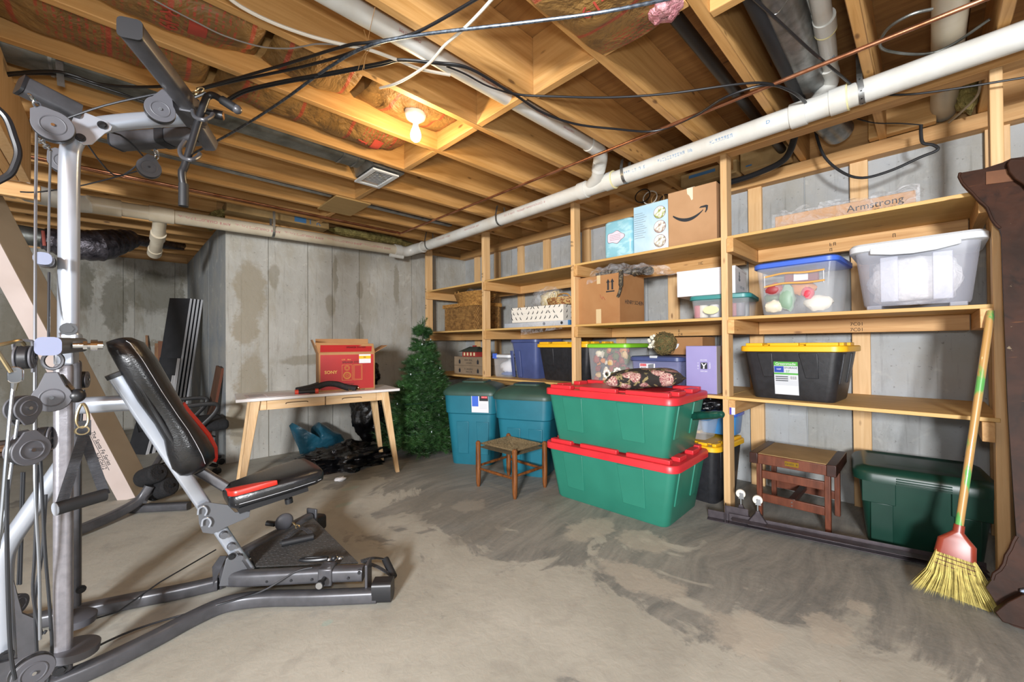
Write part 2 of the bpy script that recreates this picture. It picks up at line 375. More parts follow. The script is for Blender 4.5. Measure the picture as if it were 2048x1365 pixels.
# mud sills on the walls
MB().bb((XW-.09, -2.6, 2.30), (XW+.1, YB, 2.387)).build('sill_plate', 'rail_wood_y', wr, bevel=.002)
MB().bb((XC, YB+.03, 2.30), (XW, YB+.12, 2.345)).build('sill_plate', 'rail_wood_x', bpy.data.objects['wall_back'], bevel=.002)
MB().bb((-3.6, YR+.03, 2.30), (XC, YR+.12, 2.387)).build('sill_plate', 'rail_wood_x', bpy.data.objects['wall_recess'], bevel=.002)
# rim boards above the walls
MB().bb((XW+.02, -2.6, 2.387), (XW+.06, YB+.2, 2.70)).build('rim_board', 'rail_wood_y', wr)
MB().bb((XC-.05, YB+.13, 2.30), (XW+.1, YB+.17, 2.70)).build('rim_board', 'rail_wood_x', bpy.data.objects['wall_back'])
MB().bb((-3.6, YR+.06, 2.30), (XC+.2, YR+.1, 2.70)).build('rim_board', 'rail_wood_x', bpy.data.objects['wall_recess'])
MB().bb((XC+.1, YB+.1, 2.30), (XC+.14, YR+.1, 2.70)).build('rim_board', 'rail_wood_y', bpy.data.objects['wall_recess_side'])
# subfloor sheets seen between the joists
sub = struct('ceiling', MB().bb((-3.6, -2.6, 2.712), (XW+.1, YR+.2, 2.73)), 'subfloor_ply')
for i, x0 in enumerate((-3.6, -1.16, 1.28)):
    for j in range(9):
        y0 = -2.6+j*1.22; xx = x0+(0 if j % 2 else .6)
        if y0 < YR: MB().bb((xx+.002, y0+.002, 2.692), (min(xx+2.44, XW+.1)-.002, min(y0+1.22, YR+.2)-.002, 2.713)).build('plywood_sheet', 'subfloor_ply', sub, smooth=0)
JT, JH, JS = .041, .303, .4165
def jy(k): return .205+JS*k                                # far edge of joist k
jmesh = None
for k in range(-6, 18):
    y = jy(k); x1 = XW+.02 if y < YB+.1 else XC+.15
    if y > YR+.05: continue
    MB().bb((-3.6, y-JT, ZC), (x1, y, ZC+JH)).build('joist', 'joist_wood', sub, bevel=.003, seg=1)
def block(k, x, h=JH, t=.04):                               # solid blocking in the bay between joist k and k+1
    MB().bb((x, jy(k)+.001, ZC+JH-h), (x+t, jy(k+1)-JT-.001, ZC+JH)).build('blocking', 'block_wood', sub, bevel=.002, seg=1)
for k, x in ((0, 1.655), (1, 1.53), (2, 1.545), (3, 1.51), (4, 1.515), (5, 1.508), (7, 1.50), (9, 1.49), (10, 1.5), (-1, 1.66), (-2, 1.5)):
    block(k, x)
block(6, 1.55, .2)
# panned return: sheet closing two bays under the joists
wood('pan_board', '#b39560', '#a48552', 'X', '#8d7045', .7, .4)
MB().bb((1.345, jy(8)-.02, ZC-.012), (1.655, jy(9)+.01, ZC)).build('pan_panel', 'pan_board', sub)
# ------------------------------------------------------------------ shelving of 2x4s along the right wall
SX, ST = 2.82, .038
sh = thing('storage_shelving', 'long built-in pine shelving of bare two-by-fours along the right concrete wall', 'shelving', (3.2, 2.1, 0))
posts = [4.469, 3.35, 2.153, .935, -.207]                   # +Y edge of each front post
SHZ = [.753, 1.266, 1.788]
for y in posts: MB().bb((SX, y-.04, 0), (SX+.089, y, 2.324)).build('post', 'stud_wood', sh, bevel=.003)
MB().bb((SX, -.6, 2.324), (SX+.089, YB-.02, 2.387)).build('header', 'rail_wood_y', sh, bevel=.003)
studs = [4.36, 3.95, 3.52, 3.1, 2.55, 2.15, 1.62, .97, .355, -.24]
for y in studs: MB().bb((XW-.043, y-.092, 0), (XW-.005, y, 2.30)).build('stud', 'stud_wood', sh, bevel=.002)
for bi in range(4):
    y1, y0 = posts[bi]-.02, posts[bi+1]-.02
    for si, z in enumerate(SHZ):
        back = 3.535 if si == 0 else 3.40
        MB().bb((SX-.004 if si == 0 else SX+.004, y0+.004, z-.019), (back, y1-.004, z)).build('shelf', 'shelf_ply', sh, bevel=.0015, seg=1)
for bi, y in enumerate(posts):
    for si, z in enumerate(SHZ):
        zt = z-.0195
        ya, yb = (y-.04-.04, y-.0405) if bi < 4 else (y+.0005, y+.04)
        if si < 2 and bi == 4: ya, yb = y+.0005, y+.04
        MB().bb((SX-.018, ya, zt-.089), (3.40 if si else 3.53, yb, zt)).build('bracket', 'rail_wood_x', sh, bevel=.002)
for bi in range(4):
    y1, y0 = posts[bi]-.083, posts[bi+1]+.045 if bi == 3 else posts[bi+1]+.001
    for si, z in enumerate(SHZ):
        xb = 3.33 if si else 3.495
        MB().bb((xb, y0, z-.108), (xb+.038, y1, z-.0198)).build('cleat', 'rail_wood_y', sh, bevel=.002)
# mill stamps on the lumber
ink = mt('stamp_ink', '#3a2a1c', .8)
for y, z, s in ((4.469, 1.81, 'SPF'), (4.469, 1.60, 'STUD'), (3.35, 1.86, 'SPF'), (3.35, 1.66, 'STUD'), (2.153, 1.98, 'SPF'), (2.153, 1.77, 'HT')):
    for d in (0, -.03): scribble(2, .026, ink, sh, basis((SX-.0006, y-.02, z+d), (0, -1, 0), (0, 0, 1)), 'lumber_stamp', seed=int(z*100))
for yy, z, s in ((.31, 1.21, '7C01'), (.31, 1.175, '7C01'), (.42, 1.735, 'KD'), (.42, 1.70, 'HT'), (.12, 1.735, 'SPF'), (1.25, 1.735, 'KD'), (1.42, 1.20, 'KD'), (1.42, 1.17, 'HT')):
    if s == '7C01': text(s, .03, ink, sh, basis((3.33-.0006, yy, z), (0, -1, 0), (0, 0, 1)), 'lumber_stamp')
    else: scribble(2, .03, ink, sh, basis((3.33-.0006, yy, z), (0, -1, 0), (0, 0, 1)), 'lumber_stamp', seed=int(z*100+yy*10))
sk = mt('sticker_white', '#e8e8ee', .5); skp = mt('sticker_purple', '#4b3aa0', .5)
decal(rect(-.016, -.022, .016, .022), sk, sh, basis((SX-.0186, .872, .665), (0, -1, 0), (0, 0, 1)), 'price_sticker')
decal(rect(-.016, -.022, -.004, .022), skp, sh, basis((SX-.0194, .872, .665), (0, -1, 0), (0, 0, 1)), 'sticker_band')
# ------------------------------------------------------------------ pipes under the joists
mt('pvc', '#c9cac6', .32, 0, '#bcb9b0', 5, bmp=0)
mt('pvc_aged', '#c6bda9', .35, 0, '#b3a68e', 4)
mt('glue', '#d8cf9c', .4); mt('print_blue', '#5f9fd0', .6); mt('print_red', '#b8555c', .6); mt('print_pink', '#c9607c', .6)
mt('galv', '#9b9d9d', .38, .85, '#6f716f', 14, bmp=.1, lo=.3, hi=.7); mt('galv_dark', '#7b7d79', .45, .7, '#5a5b55', 9, bmp=.2)
mt('copper', '#b98365', .3, .85, '#8a5638', 9); mt('black_iron', '#1c1a18', .45, .3); mt('black_foam', '#16171a', .6)
mt('cable_black', '#17181b', .4); mt('cable_white', '#d5cfc2', .45); mt('cable_grey', '#7d7873', .5); mt('twine', '#b58a55', .8)
def ring_(mb, p, t, r, L): # a collar of length L around an axis
    t = V(t).normalized(); mb.tube([V(p)-t*L/2, V(p)+t*L/2], r, 24)
def pipe_text(s, size, mat, parent, p0, axis, upn, r, ang, name='pipe_print', flip=1, stretch=1):
    """print wrapped on a pipe: along axis, centred at angle ang from the up direction"""
    a = V(axis).normalized(); u = V(upn).normalized(); sd = a.cross(u)
    def bend(p):
        th = ang-flip*p.y/r
        return V(p0)+a*p.x*flip+(u*math.cos(th)+sd*math.sin(th))*(r+.0004)
    if s.startswith('~'): return scribble(int(s[1:]), size, mat, parent, None, name, bend, int(p0[1]*100))
    return text(s, size, mat, parent, None, name, bend, stretch)
PXM = 2.62
def pz(y): return 2.333-.0142*(y+.3)                     # fall of the main
dr = thing('drain_pipe', 'long white plastic drain pipe with two angled joints above the shelves', 'pipe', (PXM, 2, 2.2))
PM = lambda y: V((PXM, y, pz(y)))
MB().tube([PM(-.9), PM(4.25)], .055, 28).build('pipe_run', 'pvc', dr)
ax = (PM(0)-PM(1)).normalized()
for ya, yb in ((1.90, 1.60), (.50, .27)):
    w_ = MB(); w_.tube([PM(ya), PM(yb)], .058, 28); ring_(w_, PM(ya-.03), ax, .064, .07); ring_(w_, PM(yb+.03), ax, .064, .07)
    w_.build('wye_fitting', 'pvc', dr)
    g = MB(); ring_(g, PM(yb-.005), ax, .0655, .006); g.build('glue_ring', 'glue', dr)
q1 = V((PXM-.015, 1.79, pz(1.8)+.02)); e1 = V((2.40, 1.60, 2.43))
w_ = MB(); w_.tube([PM(1.82), V((2.56, 1.70, 2.335)), V((2.47, 1.62, 2.40))], .046, 20); w_.build('wye_branch', 'pvc', dr)
w_ = MB(); w_.tube(sm([V((2.52, 1.665, 2.365)), V((2.45, 1.60, 2.425)), V((2.36, 1.572, 2.44)), V((2.26, 1.57, 2.44))], 5), .05, 20); w_.build('elbow', 'pvc', dr)
br = thing('branch_pipe', 'white plastic branch pipe running up between two joists near the bulb', 'pipe', (1.2, 1.57, 2.4))
MB().tube([V((-1.4, 1.572, 2.43)), V((2.34, 1.572, 2.44))], .043, 24).build('pipe_run', 'pvc', br)
for i, xx in enumerate((.45, .9, 1.35, 1.75, 2.0)):
    pipe_text('CHARLOTTE PIPE', .017, MAT['print_red'], br, (xx, 1.572, 2.436), (1, 0, 0), (0, 0, 1), .043, R(105), stretch=.8, flip=-1)
# second branch, from the wye up into the next bay
b2 = thing('branch_pipe', 'short white plastic branch pipe beside the round metal duct', 'pipe', (2.2, .31, 2.4))
b2p = [pZ(1634, -40, 2.48), pZ(1655, 92, 2.48), pZ(1661, 150, 2.48)]
MB().tube(b2p, .034, 20).build('pipe_run', 'pvc', b2)
MB().tube([pZ(1648, 35, 2.48), pZ(1651, 58, 2.48)], .041, 20).build('coupling', 'pvc', b2)
ee = b2p[-1]; MB().tube(sm([ee-V((.1, 0, 0)), ee, ee+V((.06, .02, -.03)), V((PXM-.01, .41, pz(.4)))], 5), .039, 20).build('elbow', 'pvc', b2)
g = MB(); ring_(g, pZ(1651, 60, 2.48), b2p[1]-b2p[0], .0415, .006); g.build('glue_ring', 'glue', b2)
pipe_text('~8', .024, MAT['print_blue'], b2, pZ(1655, 100, 2.48), (1, 0, 0), (0, 0, 1), .034, R(155))
MB().tube([pZ(1596, -40, 2.52), pZ(1621, 40, 2.52)], .025, 16).build('stub_pipe', 'pvc', b2)
MB().tube([pZ(1616, 22, 2.52), pZ(1623, 52, 2.52)], .03, 16).build('stub_cap', 'pvc', b2)
big = thing('soil_pipe', 'wide beige plastic pipe between the joists above the top right shelf', 'pipe', (2.9, -.07, 2.4))
MB().tube([V((1.2, -.08, 2.465)), V((XW-.05, -.08, 2.465))], .055, 24).build('pipe_run', 'pvc_aged', big)
for y in (3.2, 2.35, 2.6, 3.7): pipe_text('~18', .022, MAT['print_red'], dr, PM(y), (0, -1, 0), (0, 0, 1), .055, R(92), stretch=1.1, flip=-1)
for y, s in ((1.42, '~12'), (1.12, '~14'), (.85, '~11'), (.6, 'D')): pipe_text(s, .026, MAT['print_blue'], dr, PM(y), (0, -1, 0), (0, 0, 1), .055, R(98), stretch=1.1, flip=1)
def strap(parent, y, side=1, top=2.45, name='hanger_strap'):
    p = PM(y); r = .0575
    a = [p+V((-math.cos(t), 0, -math.sin(t)))*r for t in [math.pi*i/10 for i in range(11)]]
    pth = [V((p.x-.03, y+.01, top))]+[p+V((-r*.98, .005, .04))]+a+[p+V((r, 0, .05)), V((p.x+.05, y, ZC+.03))]
    mb = MB(); mb.sweep(pth, [(-.0008, -.011), (.0008, -.011), (.0008, .011), (-.0008, .011)], up=(0, 1, 0)); o = mb.build(name, 'galv', parent, smooth=50)
    hs = MB()
    for k in range(1, len(pth)-1, 2):
        q = pth[k]; n_ = (q-p); n_.y = 0; n_.normalize(); ring_(hs, q+n_*.001, n_, .0035, .0012)
    hs.build('strap_holes', 'black_iron', o, kind='stuff')
for y, t in ((1.5, 2.42), (.21, 2.50), (2.83, 2.42), (4.06, 2.42)): strap(dr, y, top=t)
# drain across the back
bp = thing('drain_pipe', 'beige plastic drain pipe crossing in front of the back concrete wall', 'pipe', (1, 4.4, 2.1))
Z0 = lambda x: 2.185+.020*x
PB = lambda x: V((x, 4.40, Z0(x)))
MB().tube([PB(.0), PB(2.44)], .056, 28).build('pipe_run', 'pvc_aged', bp)
MB().tube([PB(-.16), PB(.03)], .064, 28).build('coupling', 'pvc_aged', bp)
MB().tube(sm([PB(.0), PB(-.12), V((-.2, 4.37, 2.165)), V((-.34, 4.22, 2.14)), V((-.42, 4.14, 2.13))], 6), .062, 24).build('elbow', 'pvc', bp)
MB().tube([V((-.34, 4.22, 2.14)), V((-.9, 3.72, 2.1)), V((-1.6, 3.2, 2.08))], .056, 24).build('pipe_run', 'pvc_aged', bp)
MB().tube([V((-.47, 4.1, 2.13)), V((-.58, 4.0, 2.12))], .064, 24).build('coupling', 'pvc_aged', bp)
t_ = MB(); t_.tube([PB(.19), PB(.345)], .064, 24); t_.build('tee_fitting', 'pvc_aged', bp)
st = [PB(.262), V((.26, 4.62, 2.06)), V((.255, 4.95, 1.98))]
MB().tube(st, .046, 20).build('stub_pipe', 'pvc_aged', bp)
MB().tube([V((.26, 4.58, 2.075)), V((.258, 4.68, 2.045))], .054, 20).build('coupling', 'pvc_aged', bp)
MB().tube([V((.256, 4.9, 1.993)), V((.2545, 5.0, 1.97))], .053, 20).build('end_cap', 'pvc_aged', bp)
MB().tube(sm([PB(2.40), PB(2.52), V((2.60, 4.33, pz(4.3))), PM(4.18)], 6), .061, 24).build('elbow', 'pvc', bp)
g = MB(); g.tube([PB(2.36), PB(2.44)], .066, 24); g.build('coupling', 'pvc', bp)
g = MB(); g.tube([V((2.3, 4.395, 2.16)), V((2.47, 4.395, 2.158))], .022, 14); g.build('cleanout_stub', 'pvc', bp)
g = MB(); ring_(g, PM(4.2), ax, .064, .03); g.build('hub_ring', 'pvc', bp)
for x in (.55, .95, 1.35, 1.75, 2.1): pipe_text('A/W 8  CHARLOTTE PIPE/NC', .03, MAT['print_pink'], bp, PB(x), (1, 0, 0), (0, 0, 1), .056, R(96), stretch=.95, flip=-1)
a = [PB(1.08)+V((0, -math.cos(t), -math.sin(t)))*.058 for t in [math.pi*i/10 for i in range(11)]]
MB().sweep([PB(1.08)+V((0, -.05, .2))]+a+[PB(1.08)+V((0, .06, .2))], [(-.0008, -.011), (.0008, -.011), (.0008, .011), (-.0008, .011)], up=(1, 0, 0)).build('hanger_strap', 'galv', bp, smooth=50)
# copper water lines
tag(MB().tube([V((2.275, -.9, 2.352)), V((2.275, .6, 2.35)), V((2.28, 4.10, 2.352))], .0095, 12).build('copper_pipe', 'copper'), 'long thin copper water pipe slung diagonally across under all the joists', 'pipe')
cw = thing('copper_pipe', 'pair of copper lines along the far joists above the back drain pipe', 'pipe', (1, 4.12, 2.3))
MB().tube([V((-1.4, 4.10, 2.362)), V((2.26, 4.12, 2.362))], .009, 10).build('pipe_run', 'copper', cw)
MB().tube([V((-1.4, 4.16, 2.37)), V((2.26, 4.18, 2.37))], .009, 10).build('pipe_run', 'copper', cw)
MB().tube([V((2.24, 4.12, 2.362)), V((2.285, 4.13, 2.357))], .0135, 10).build('solder_elbow', 'copper', cw)
# ------------------------------------------------------------------ ducts, iron pipes
tag(MB().tube([V((1.2, .72, 2.455)), V((3.5, .70, 2.455))], .028, 16).build('iron_pipe', 'black_iron'), 'straight black iron pipe in the joist bay left of the round duct', 'pipe')
fo = thing('insulated_pipe', 'black foam sleeved pipe that curves down to the top shelf', 'pipe', (2.6, .48, 2.3))
MB().tube([V((1.3, .455, 2.425)), V((2.72, .475, 2.425))], .026, 16).build('foam_sleeve', 'black_foam', fo)
MB().tube(sm([V((2.70, .475, 2.425)), pX(1592, 225, 2.95), pX(1590, 270, 3.05), pX(1570, 318, 3.2), pX(1520, 345, 3.3), pX(1470, 362, 3.36), pX(1425, 372, 3.4)], 6), .020, 14).build('hose_end', 'black_foam', fo)
rd = thing('round_duct', 'round galvanized metal duct in the joist bay above the plastic drain', 'duct', (2.4, .4, 2.4))
MB().tube([V((1.2, .40, 2.50)), V((2.62, .425, 2.50))], .085, 28).build('duct_run', 'galv', rd)
MB().tube(sm([V((2.6, .425, 2.50)), V((2.9, .43, 2.49)), V((3.1, .42, 2.47)), V((3.3, .38, 2.44))], 5), .078, 24).build('duct_elbow', 'galv', rd)
MB().tube([V((3.02, .425, 2.48)), V((3.04, .424, 2.478))], .083, 24).build('seam_ring', 'galv', rd)
w_ = MB(); w_.tube(sm([pZ(1538, 30, 2.40), pZ(1556, 26, 2.40), pZ(1575, 0, 2.40)], 4), .002, 6); w_.build('tie_wire', 'galv', rd)
jd = thing('supply_duct', 'flat galvanized supply duct along a joist ending in a ceiling register', 'duct', (.5, 2.8, 2.4))
MB().sweep([V((-1.6, 2.82, 2.455)), V((1.25, 2.82, 2.455))], rrect(.19, .14, .05, 4), up=(0, 0, 1)).build('duct_run', 'galv_dark', jd)
for x in (-.22, 1.10, 1.2): MB().sweep([V((x, 2.82, 2.455)), V((x+.012, 2.82, 2.455))], rrect(.198, .148, .052, 4), up=(0, 0, 1)).build('duct_seam', 'galv', jd)
MB().hexa([V(p) for p in ((1.32, 2.75, 2.395), (1.56, 2.75, 2.395), (1.56, 3.06, 2.395), (1.32, 3.06, 2.395), (1.22, 2.73, 2.52), (1.56, 2.73, 2.54), (1.56, 2.93, 2.54), (1.22, 2.93, 2.52))]).build('boot', 'galv', jd)
hp = pZ(120, 128, 2.40)
MB().sweep([hp+V((0, -.03, 0)), hp+V((0, -.03, -.02)), hp+V((.005, -.02, -.11))], [(-.012, -.001), (.012, -.001), (.012, .001), (-.012, .001)], up=(0, 1, 0)).build('hanger_tab', 'galv', jd)
rg = thing('ceiling_register', 'white louvred air register facing down at the end of the duct', 'vent', (1.43, 2.94, 2.38))
mt('register_white', '#cfd3d6', .4)
f_ = MB()
for a0, a1, b0, b1 in ((1.325, 1.53, 2.775, 2.805), (1.325, 1.53, 3.07, 3.10), (1.325, 1.355, 2.805, 3.07), (1.50, 1.53, 2.805, 3.07)): f_.bb((a0, b0, 2.372), (a1, b1, 2.385))
f_.build('register_frame', 'register_white', rg, bevel=.002)
for i in range(11):
    y = 2.815+i*.0245
    MB().box((1.4275, y, 2.381), (.148, .018, .002), Matrix.Rotation(R(28), 4, 'X')).build('louvre', 'register_white', rg)
MB().box((1.40, 2.83, 2.367), (.008, .012, .02)).build('damper_lever', 'galv', rg, bevel=.002)
fd = thing('bay_duct', 'thin galvanized strip duct tucked in the joist bay by the pan board', 'duct', (1.4, 3.6, 2.4))
MB().bb((-1.6, 3.57, 2.395), (1.34, 3.63, 2.42)).build('duct_run', 'galv', fd, bevel=.004)
MB().bb((1.67, 3.60, 2.395), (2.62, 3.66, 2.42)).build('duct_run', 'galv', fd, bevel=.004)
# flexible foil duct deep in the recess
fx = thing('flexible_duct', 'foil wrapped flexible duct hanging under the joists at the far left', 'duct', (-.5, 6, 2))
mt('foil_dark', '#6c686f', .25, .6, '#3d3a40', 18, bmp=.9, bscale=30)
MB().tube([pY(30, 468, 5.6), pY(96, 478, 5.6)], .085, 20).build('metal_collar', 'galv_dark', fx)
pp = sm([pY(85, 477, 5.6), pY(130, 486, 5.6), pY(190, 492, 5.6), pY(225, 486, 5.7), pY(262, 478, 5.9)], 8)
MB().tube(pp, [.09+.055*math.sin(math.pi*i/(len(pp)-1))+.006*math.sin(i*2.3) for i in range(len(pp))], 20).build('foil_sleeve', 'foil_dark', fx)
MB().tube(sm([pY(262, 478, 5.9), pY(310, 486, 6.3), pY(365, 492, 6.9)], 6), .06, 14).build('foil_tail', 'foil_dark', fx)
MB().tube([pY(86, 462, 5.5), pY(89, 492, 5.5)], .012, 8).build('red_tape', mt('red_tape', '#a05045', .7), fx)
# ------------------------------------------------------------------ kraft faced insulation batts
def kraft():
    m, nt, b = nodes('kraft_paper'); co = coords(nt)
    c = mixc(nt, noise_fac(nt, co, 5, 5, .8, .35, .65), hx('#8f6b38'), hx('#6e5027'))
    c = mixc(nt, math_(nt, 'MULTIPLY', noise_fac(nt, co, 16, 4, 1.5, .55, .7), .4), c, hx('#4c3a1e'))
    wv = nt.nodes.new('ShaderNodeTexWave'); wv.wave_type = 'BANDS'; wv.bands_direction = 'X'; wv.inputs['Scale'].default_value = 14; wv.inputs['Distortion'].default_value = 1.2; nt.links.new(co, wv.inputs[0])
    rows = nt.nodes.new('ShaderNodeMapRange'); rows.inputs[1].default_value = .55; rows.inputs[2].default_value = .7; nt.links.new(wv.outputs[0], rows.inputs[0])
    br_ = noise_fac(nt, coords(nt, (1, 1, 1)), 85, 2, 0, .45, .55); ar = noise_fac(nt, coords(nt, (1.4, .2, 1)), 2.3, 1, 0, .5, .52)
    k = math_(nt, 'MULTIPLY', math_(nt, 'MULTIPLY', rows.outputs[0], br_), ar); c = mixc(nt, math_(nt, 'MULTIPLY', k, .8), c, hx('#9c3c2a'))
    w2 = nt.nodes.new('ShaderNodeTexWave'); w2.bands_direction = 'X'; w2.inputs['Scale'].default_value = 1.15; w2.inputs['Distortion'].default_value = .5; nt.links.new(co, w2.inputs[0])
    l2 = nt.nodes.new('ShaderNodeMapRange'); l2.inputs[1].default_value = .985; l2.inputs[2].default_value = .995; nt.links.new(w2.outputs[0], l2.inputs[0])
    c = mixc(nt, math_(nt, 'MULTIPLY', l2.outputs[0], .8), c, hx('#9c3c2a'))
    nt.links.new(c, b.inputs['Base Color']); b.inputs['Roughness'].default_value = .6
    bump(nt, b, noise_fac(nt, co, 6, 5, .5, .3, .7), .7, .03); MAT['kraft_paper'] = m
mt('kraft_plain', '#a98d5e', .7, 0, '#8d7246', 6); kraft(); mt('fibre_pink', '#d9a3a8', .95, 0, '#b9757f', 30, bmp=1, bscale=60); mt('fibre_yellow', '#a99a5c', .95, 0, '#6f6535', 22, bmp=1, bscale=50); mt('kraft_red', '#a33c2c', .7)
def batt(name, label, k, x0, x1, zbelly, seed, ztop=2.50, flap0=.05, flap1=.05):
    y0, y1 = jy(k)+.002, jy(k+1)-JT-.002; th = thing(name, label, 'insulation', ((x0+x1)/2, (y0+y1)/2, zbelly), group='kraft faced batts between the joists')
    def f(u, v):
        e = min(1, u*(x1-x0)/.16+.0)*min(1, (1-u)*(x1-x0)/.16); e = e**.5
        s = math.sin(math.pi*min(max(v, 0), 1))**.55
        n_ = noise.noise(V((u*(x1-x0)*3+seed, v*2, seed)))*.035+noise.noise(V((u*(x1-x0)*9+seed, v*5, seed)))*.016
        return V((x0+(x1-x0)*u+n_*.3, y0+(y1-y0)*v, ztop+(zbelly-ztop)*s*(.25+.75*e)+n_*s))
    MB().grid(f, 40, 14).build('kraft_facing', 'kraft_paper', th, smooth=60)
    b_ = MB().bb((x0+.06, y0+.004, ztop+.01), (x1-.06, y1-.004, 2.69)); b_.build('fibre_fill', 'kraft_plain', th)
    return th, f
def batt_mark(th, f, u, v, s='R-19', du=.16):
    L = f(1, .5).x-f(0, .5).x
    def bend(p): q = f(u+p.y/L, v+p.x*2.6); return q+V((0, 0, -.0035+p.z))
    text(s, .085, MAT['kraft_red'], th, None, 'red_print', bend)
    b_ = MB(); b_.grid(lambda a, c: f(u+(.06+.06*a)/L, v-.15+.3*c)+V((0, 0, -.0035)), 4, 5); b_.build('red_block', 'kraft_red', th)
th, f = batt('insulation_batt', 'kraft paper insulation batt at the top left corner, left of the upper pulley arm', 5, -1.2, .33, 2.40, 1)
th, f = batt('insulation_batt', 'kraft paper insulation batt with red lettering above the gym bar', 4, -1.0, .47, 2.385, 5); batt_mark(th, f, .78, .5)
th, f = batt('insulation_batt', 'creased kraft insulation batt between the gym bar and the bulb', 4, .50, .90, 2.40, 9)
th, f = batt('insulation_batt', 'kraft insulation batt directly behind the glowing bulb', 4, .96, 1.5, 2.43, 13, 2.5)
th, f = batt('insulation_batt', 'long kraft insulation batt in the bay next to the supply duct', 5, .36, 1.40, 2.40, 17); batt_mark(th, f, .72, .5, 'R')
th = thing('insulation_batt', 'torn kraft insulation batt with pink fibre sagging at the top of the picture', 'insulation', (1.3, .85, 2.36))
y0, y1 = jy(1)+.01, jy(2)-JT-.01
def f(u, v):
    n_ = noise.noise(V((u*4+3, v*3, 1)))*.04
    return V((.9+.66*u+n_, y0-.02+(y1-y0+.06)*v, 2.375+.10*abs(v-.5)**2-.03*math.sin(math.pi*u)+n_*.6+(.09 if v < .03 or v > .97 else 0)))
MB().grid(f, 26, 14).build('kraft_facing', 'kraft_paper', th, smooth=60)
MB().ball((1.50, y0+.06, 2.41), (.09, .07, .06), 18, 12, disp=lambda d: noise.noise(d*4)*.35).build('torn_fibre', 'fibre_pink', th)
MB().bb((.92, y0+.01, 2.43), (1.5, y1-.01, 2.68)).build('fibre_fill', 'fibre_pink', th)
def mark(p): q = f(.55+p.y/.66, .5+p.x*2.2); return q+V((0, 0, -.004+p.z))
text('R-19', .09, MAT['kraft_red'], th, None, 'red_print', mark)
# ------------------------------------------------------------------ fixture and bulb
lx, ly = 1.225, 2.03
lf = thing('light_fixture', 'white porcelain lamp holder with a lit bare bulb between the joists', 'light', (lx, ly, 2.27))
mt('porcelain', '#f1efe6', .25); mt('box_blue', '#4f86b5', .5)
MB().lathe([(.05, 2.44), (.058, 2.455), (.058, 2.52), (.05, 2.53)], 24, (lx, ly, 0)).build('junction_box', 'box_blue', lf)
MB().lathe([(.022, 2.375), (.03, 2.38), (.052, 2.395), (.060, 2.415), (.060, 2.435), (.052, 2.442)], 28, (lx, ly, 0)).build('lamp_holder', 'porcelain', lf)
MB().lathe([(.001, 2.262), (.012, 2.264), (.024, 2.274), (.030, 2.29), (.0305, 2.303), (.026, 2.322), (.017, 2.345), (.0135, 2.36), (.0135, 2.376)], 24, (lx, ly, 0)).build('bulb', mt('bulb_glow', '#fff2d8', .3, emit=('#ffd9a0', 30)), lf)
lamp('bulb_light', 'POINT', (lx, ly, 2.29), 22, (1, .74, .42), .032)
for i in range(1): bpy.data.objects['bulb_light'].parent = lf; bpy.data.objects['bulb_light'].location = (0, 0, -.03)
# ------------------------------------------------------------------ cables
def cable(label, pts, r=.0045, mat='cable_black', fn=pZ, pl=2.345, cat='cable', name='cable', n=6):
    P = [fn(p[0], p[1], p[2] if len(p) > 2 else pl) for p in pts]
    return tag(MB().tube(sm(P, n), r, 8).build(name, mat), label, cat)
cable('black cable swooping from the gym bar up past the plastic pipe to the top edge', [(395, 178), (450, 163), (560, 132), (690, 92, 2.335), (745, 84, 2.33), (830, 66, 2.34), (960, -6)], .006)
cable('black cable second from the top, from the gym bar to the cable tie', [(395, 180), (480, 160), (590, 137), (670, 116), (725, 97, 2.325), (760, 88, 2.325)], .006)
cable('ribbed metal clad cable running from the tie to the top right batt', [(385, 308, 2.32), (470, 262), (560, 205), (650, 140), (730, 95, 2.32), (830, 71, 2.335), (1060, 44, 2.32), (1230, 20, 2.31), (1420, -22)], .0065, mt('cable_ribbed', '#2c3036', .35, .3, '#55606c', 60))
cable('black cable looping from the gym bar under the pipe and along to the duct', [(452, 200), (490, 180), (560, 163), (660, 145), (760, 126), (800, 119), (870, 125), (930, 133), (990, 165), (1030, 188), (1110, 193), (1220, 195), (1340, 187), (1480, 168), (1540, 168), (1590, 186), (1612, 205)], .0055)
cable('black cable sagging lowest across the joists towards the duct', [(455, 203), (495, 183), (562, 167), (662, 149), (762, 130), (802, 121), (880, 128), (940, 138), (1000, 172), (1035, 193), (1085, 225), (1150, 248), (1230, 258), (1310, 262), (1390, 232), (1450, 195), (1530, 170), (1580, 182), (1610, 205)], .0062)
cable('thin black cable branching beside the white pipe', [(893, 133), (930, 148), (975, 172), (1030, 190)], .004)
cable('pair of black cables crossing behind the pulley arms at far left', [(-30, 152), (40, 145), (110, 143), (150, 152), (200, 168), (270, 174), (352, 172)], .0065)
cable('black cable sagging beside the flat duct behind the gym arms', [(-30, 156), (60, 148), (130, 152), (190, 170), (240, 186), (300, 205), (345, 190)], .0055)
cable('thick white cable curving below the joists at the top', [(440, -20), (480, 12), (545, 45), (620, 72), (690, 90), (730, 97), (790, 118), (840, 138, 2.37), (900, 150, 2.39)], .007, 'cable_white')
cable('white cable dropping from the top edge to the batt by the bulb', [(1000, -20), (960, 25), (925, 60), (890, 90), (860, 125), (825, 150), (790, 168), (760, 176, 2.37)], .006, 'cable_white', pl=2.335)
cable('thin grey wire drooping over the kraft batts', [(290, -10), (330, 12), (400, 48), (450, 72), (520, 93), (575, 97), (610, 92), (635, 88), (690, 90), (725, 93)], .003, 'cable_grey')
cable('long black cable crossing the round duct to the drain pipe', [(1500, -10), (1560, 45), (1620, 100), (1680, 150), (1705, 172)], .006, pl=2.37)
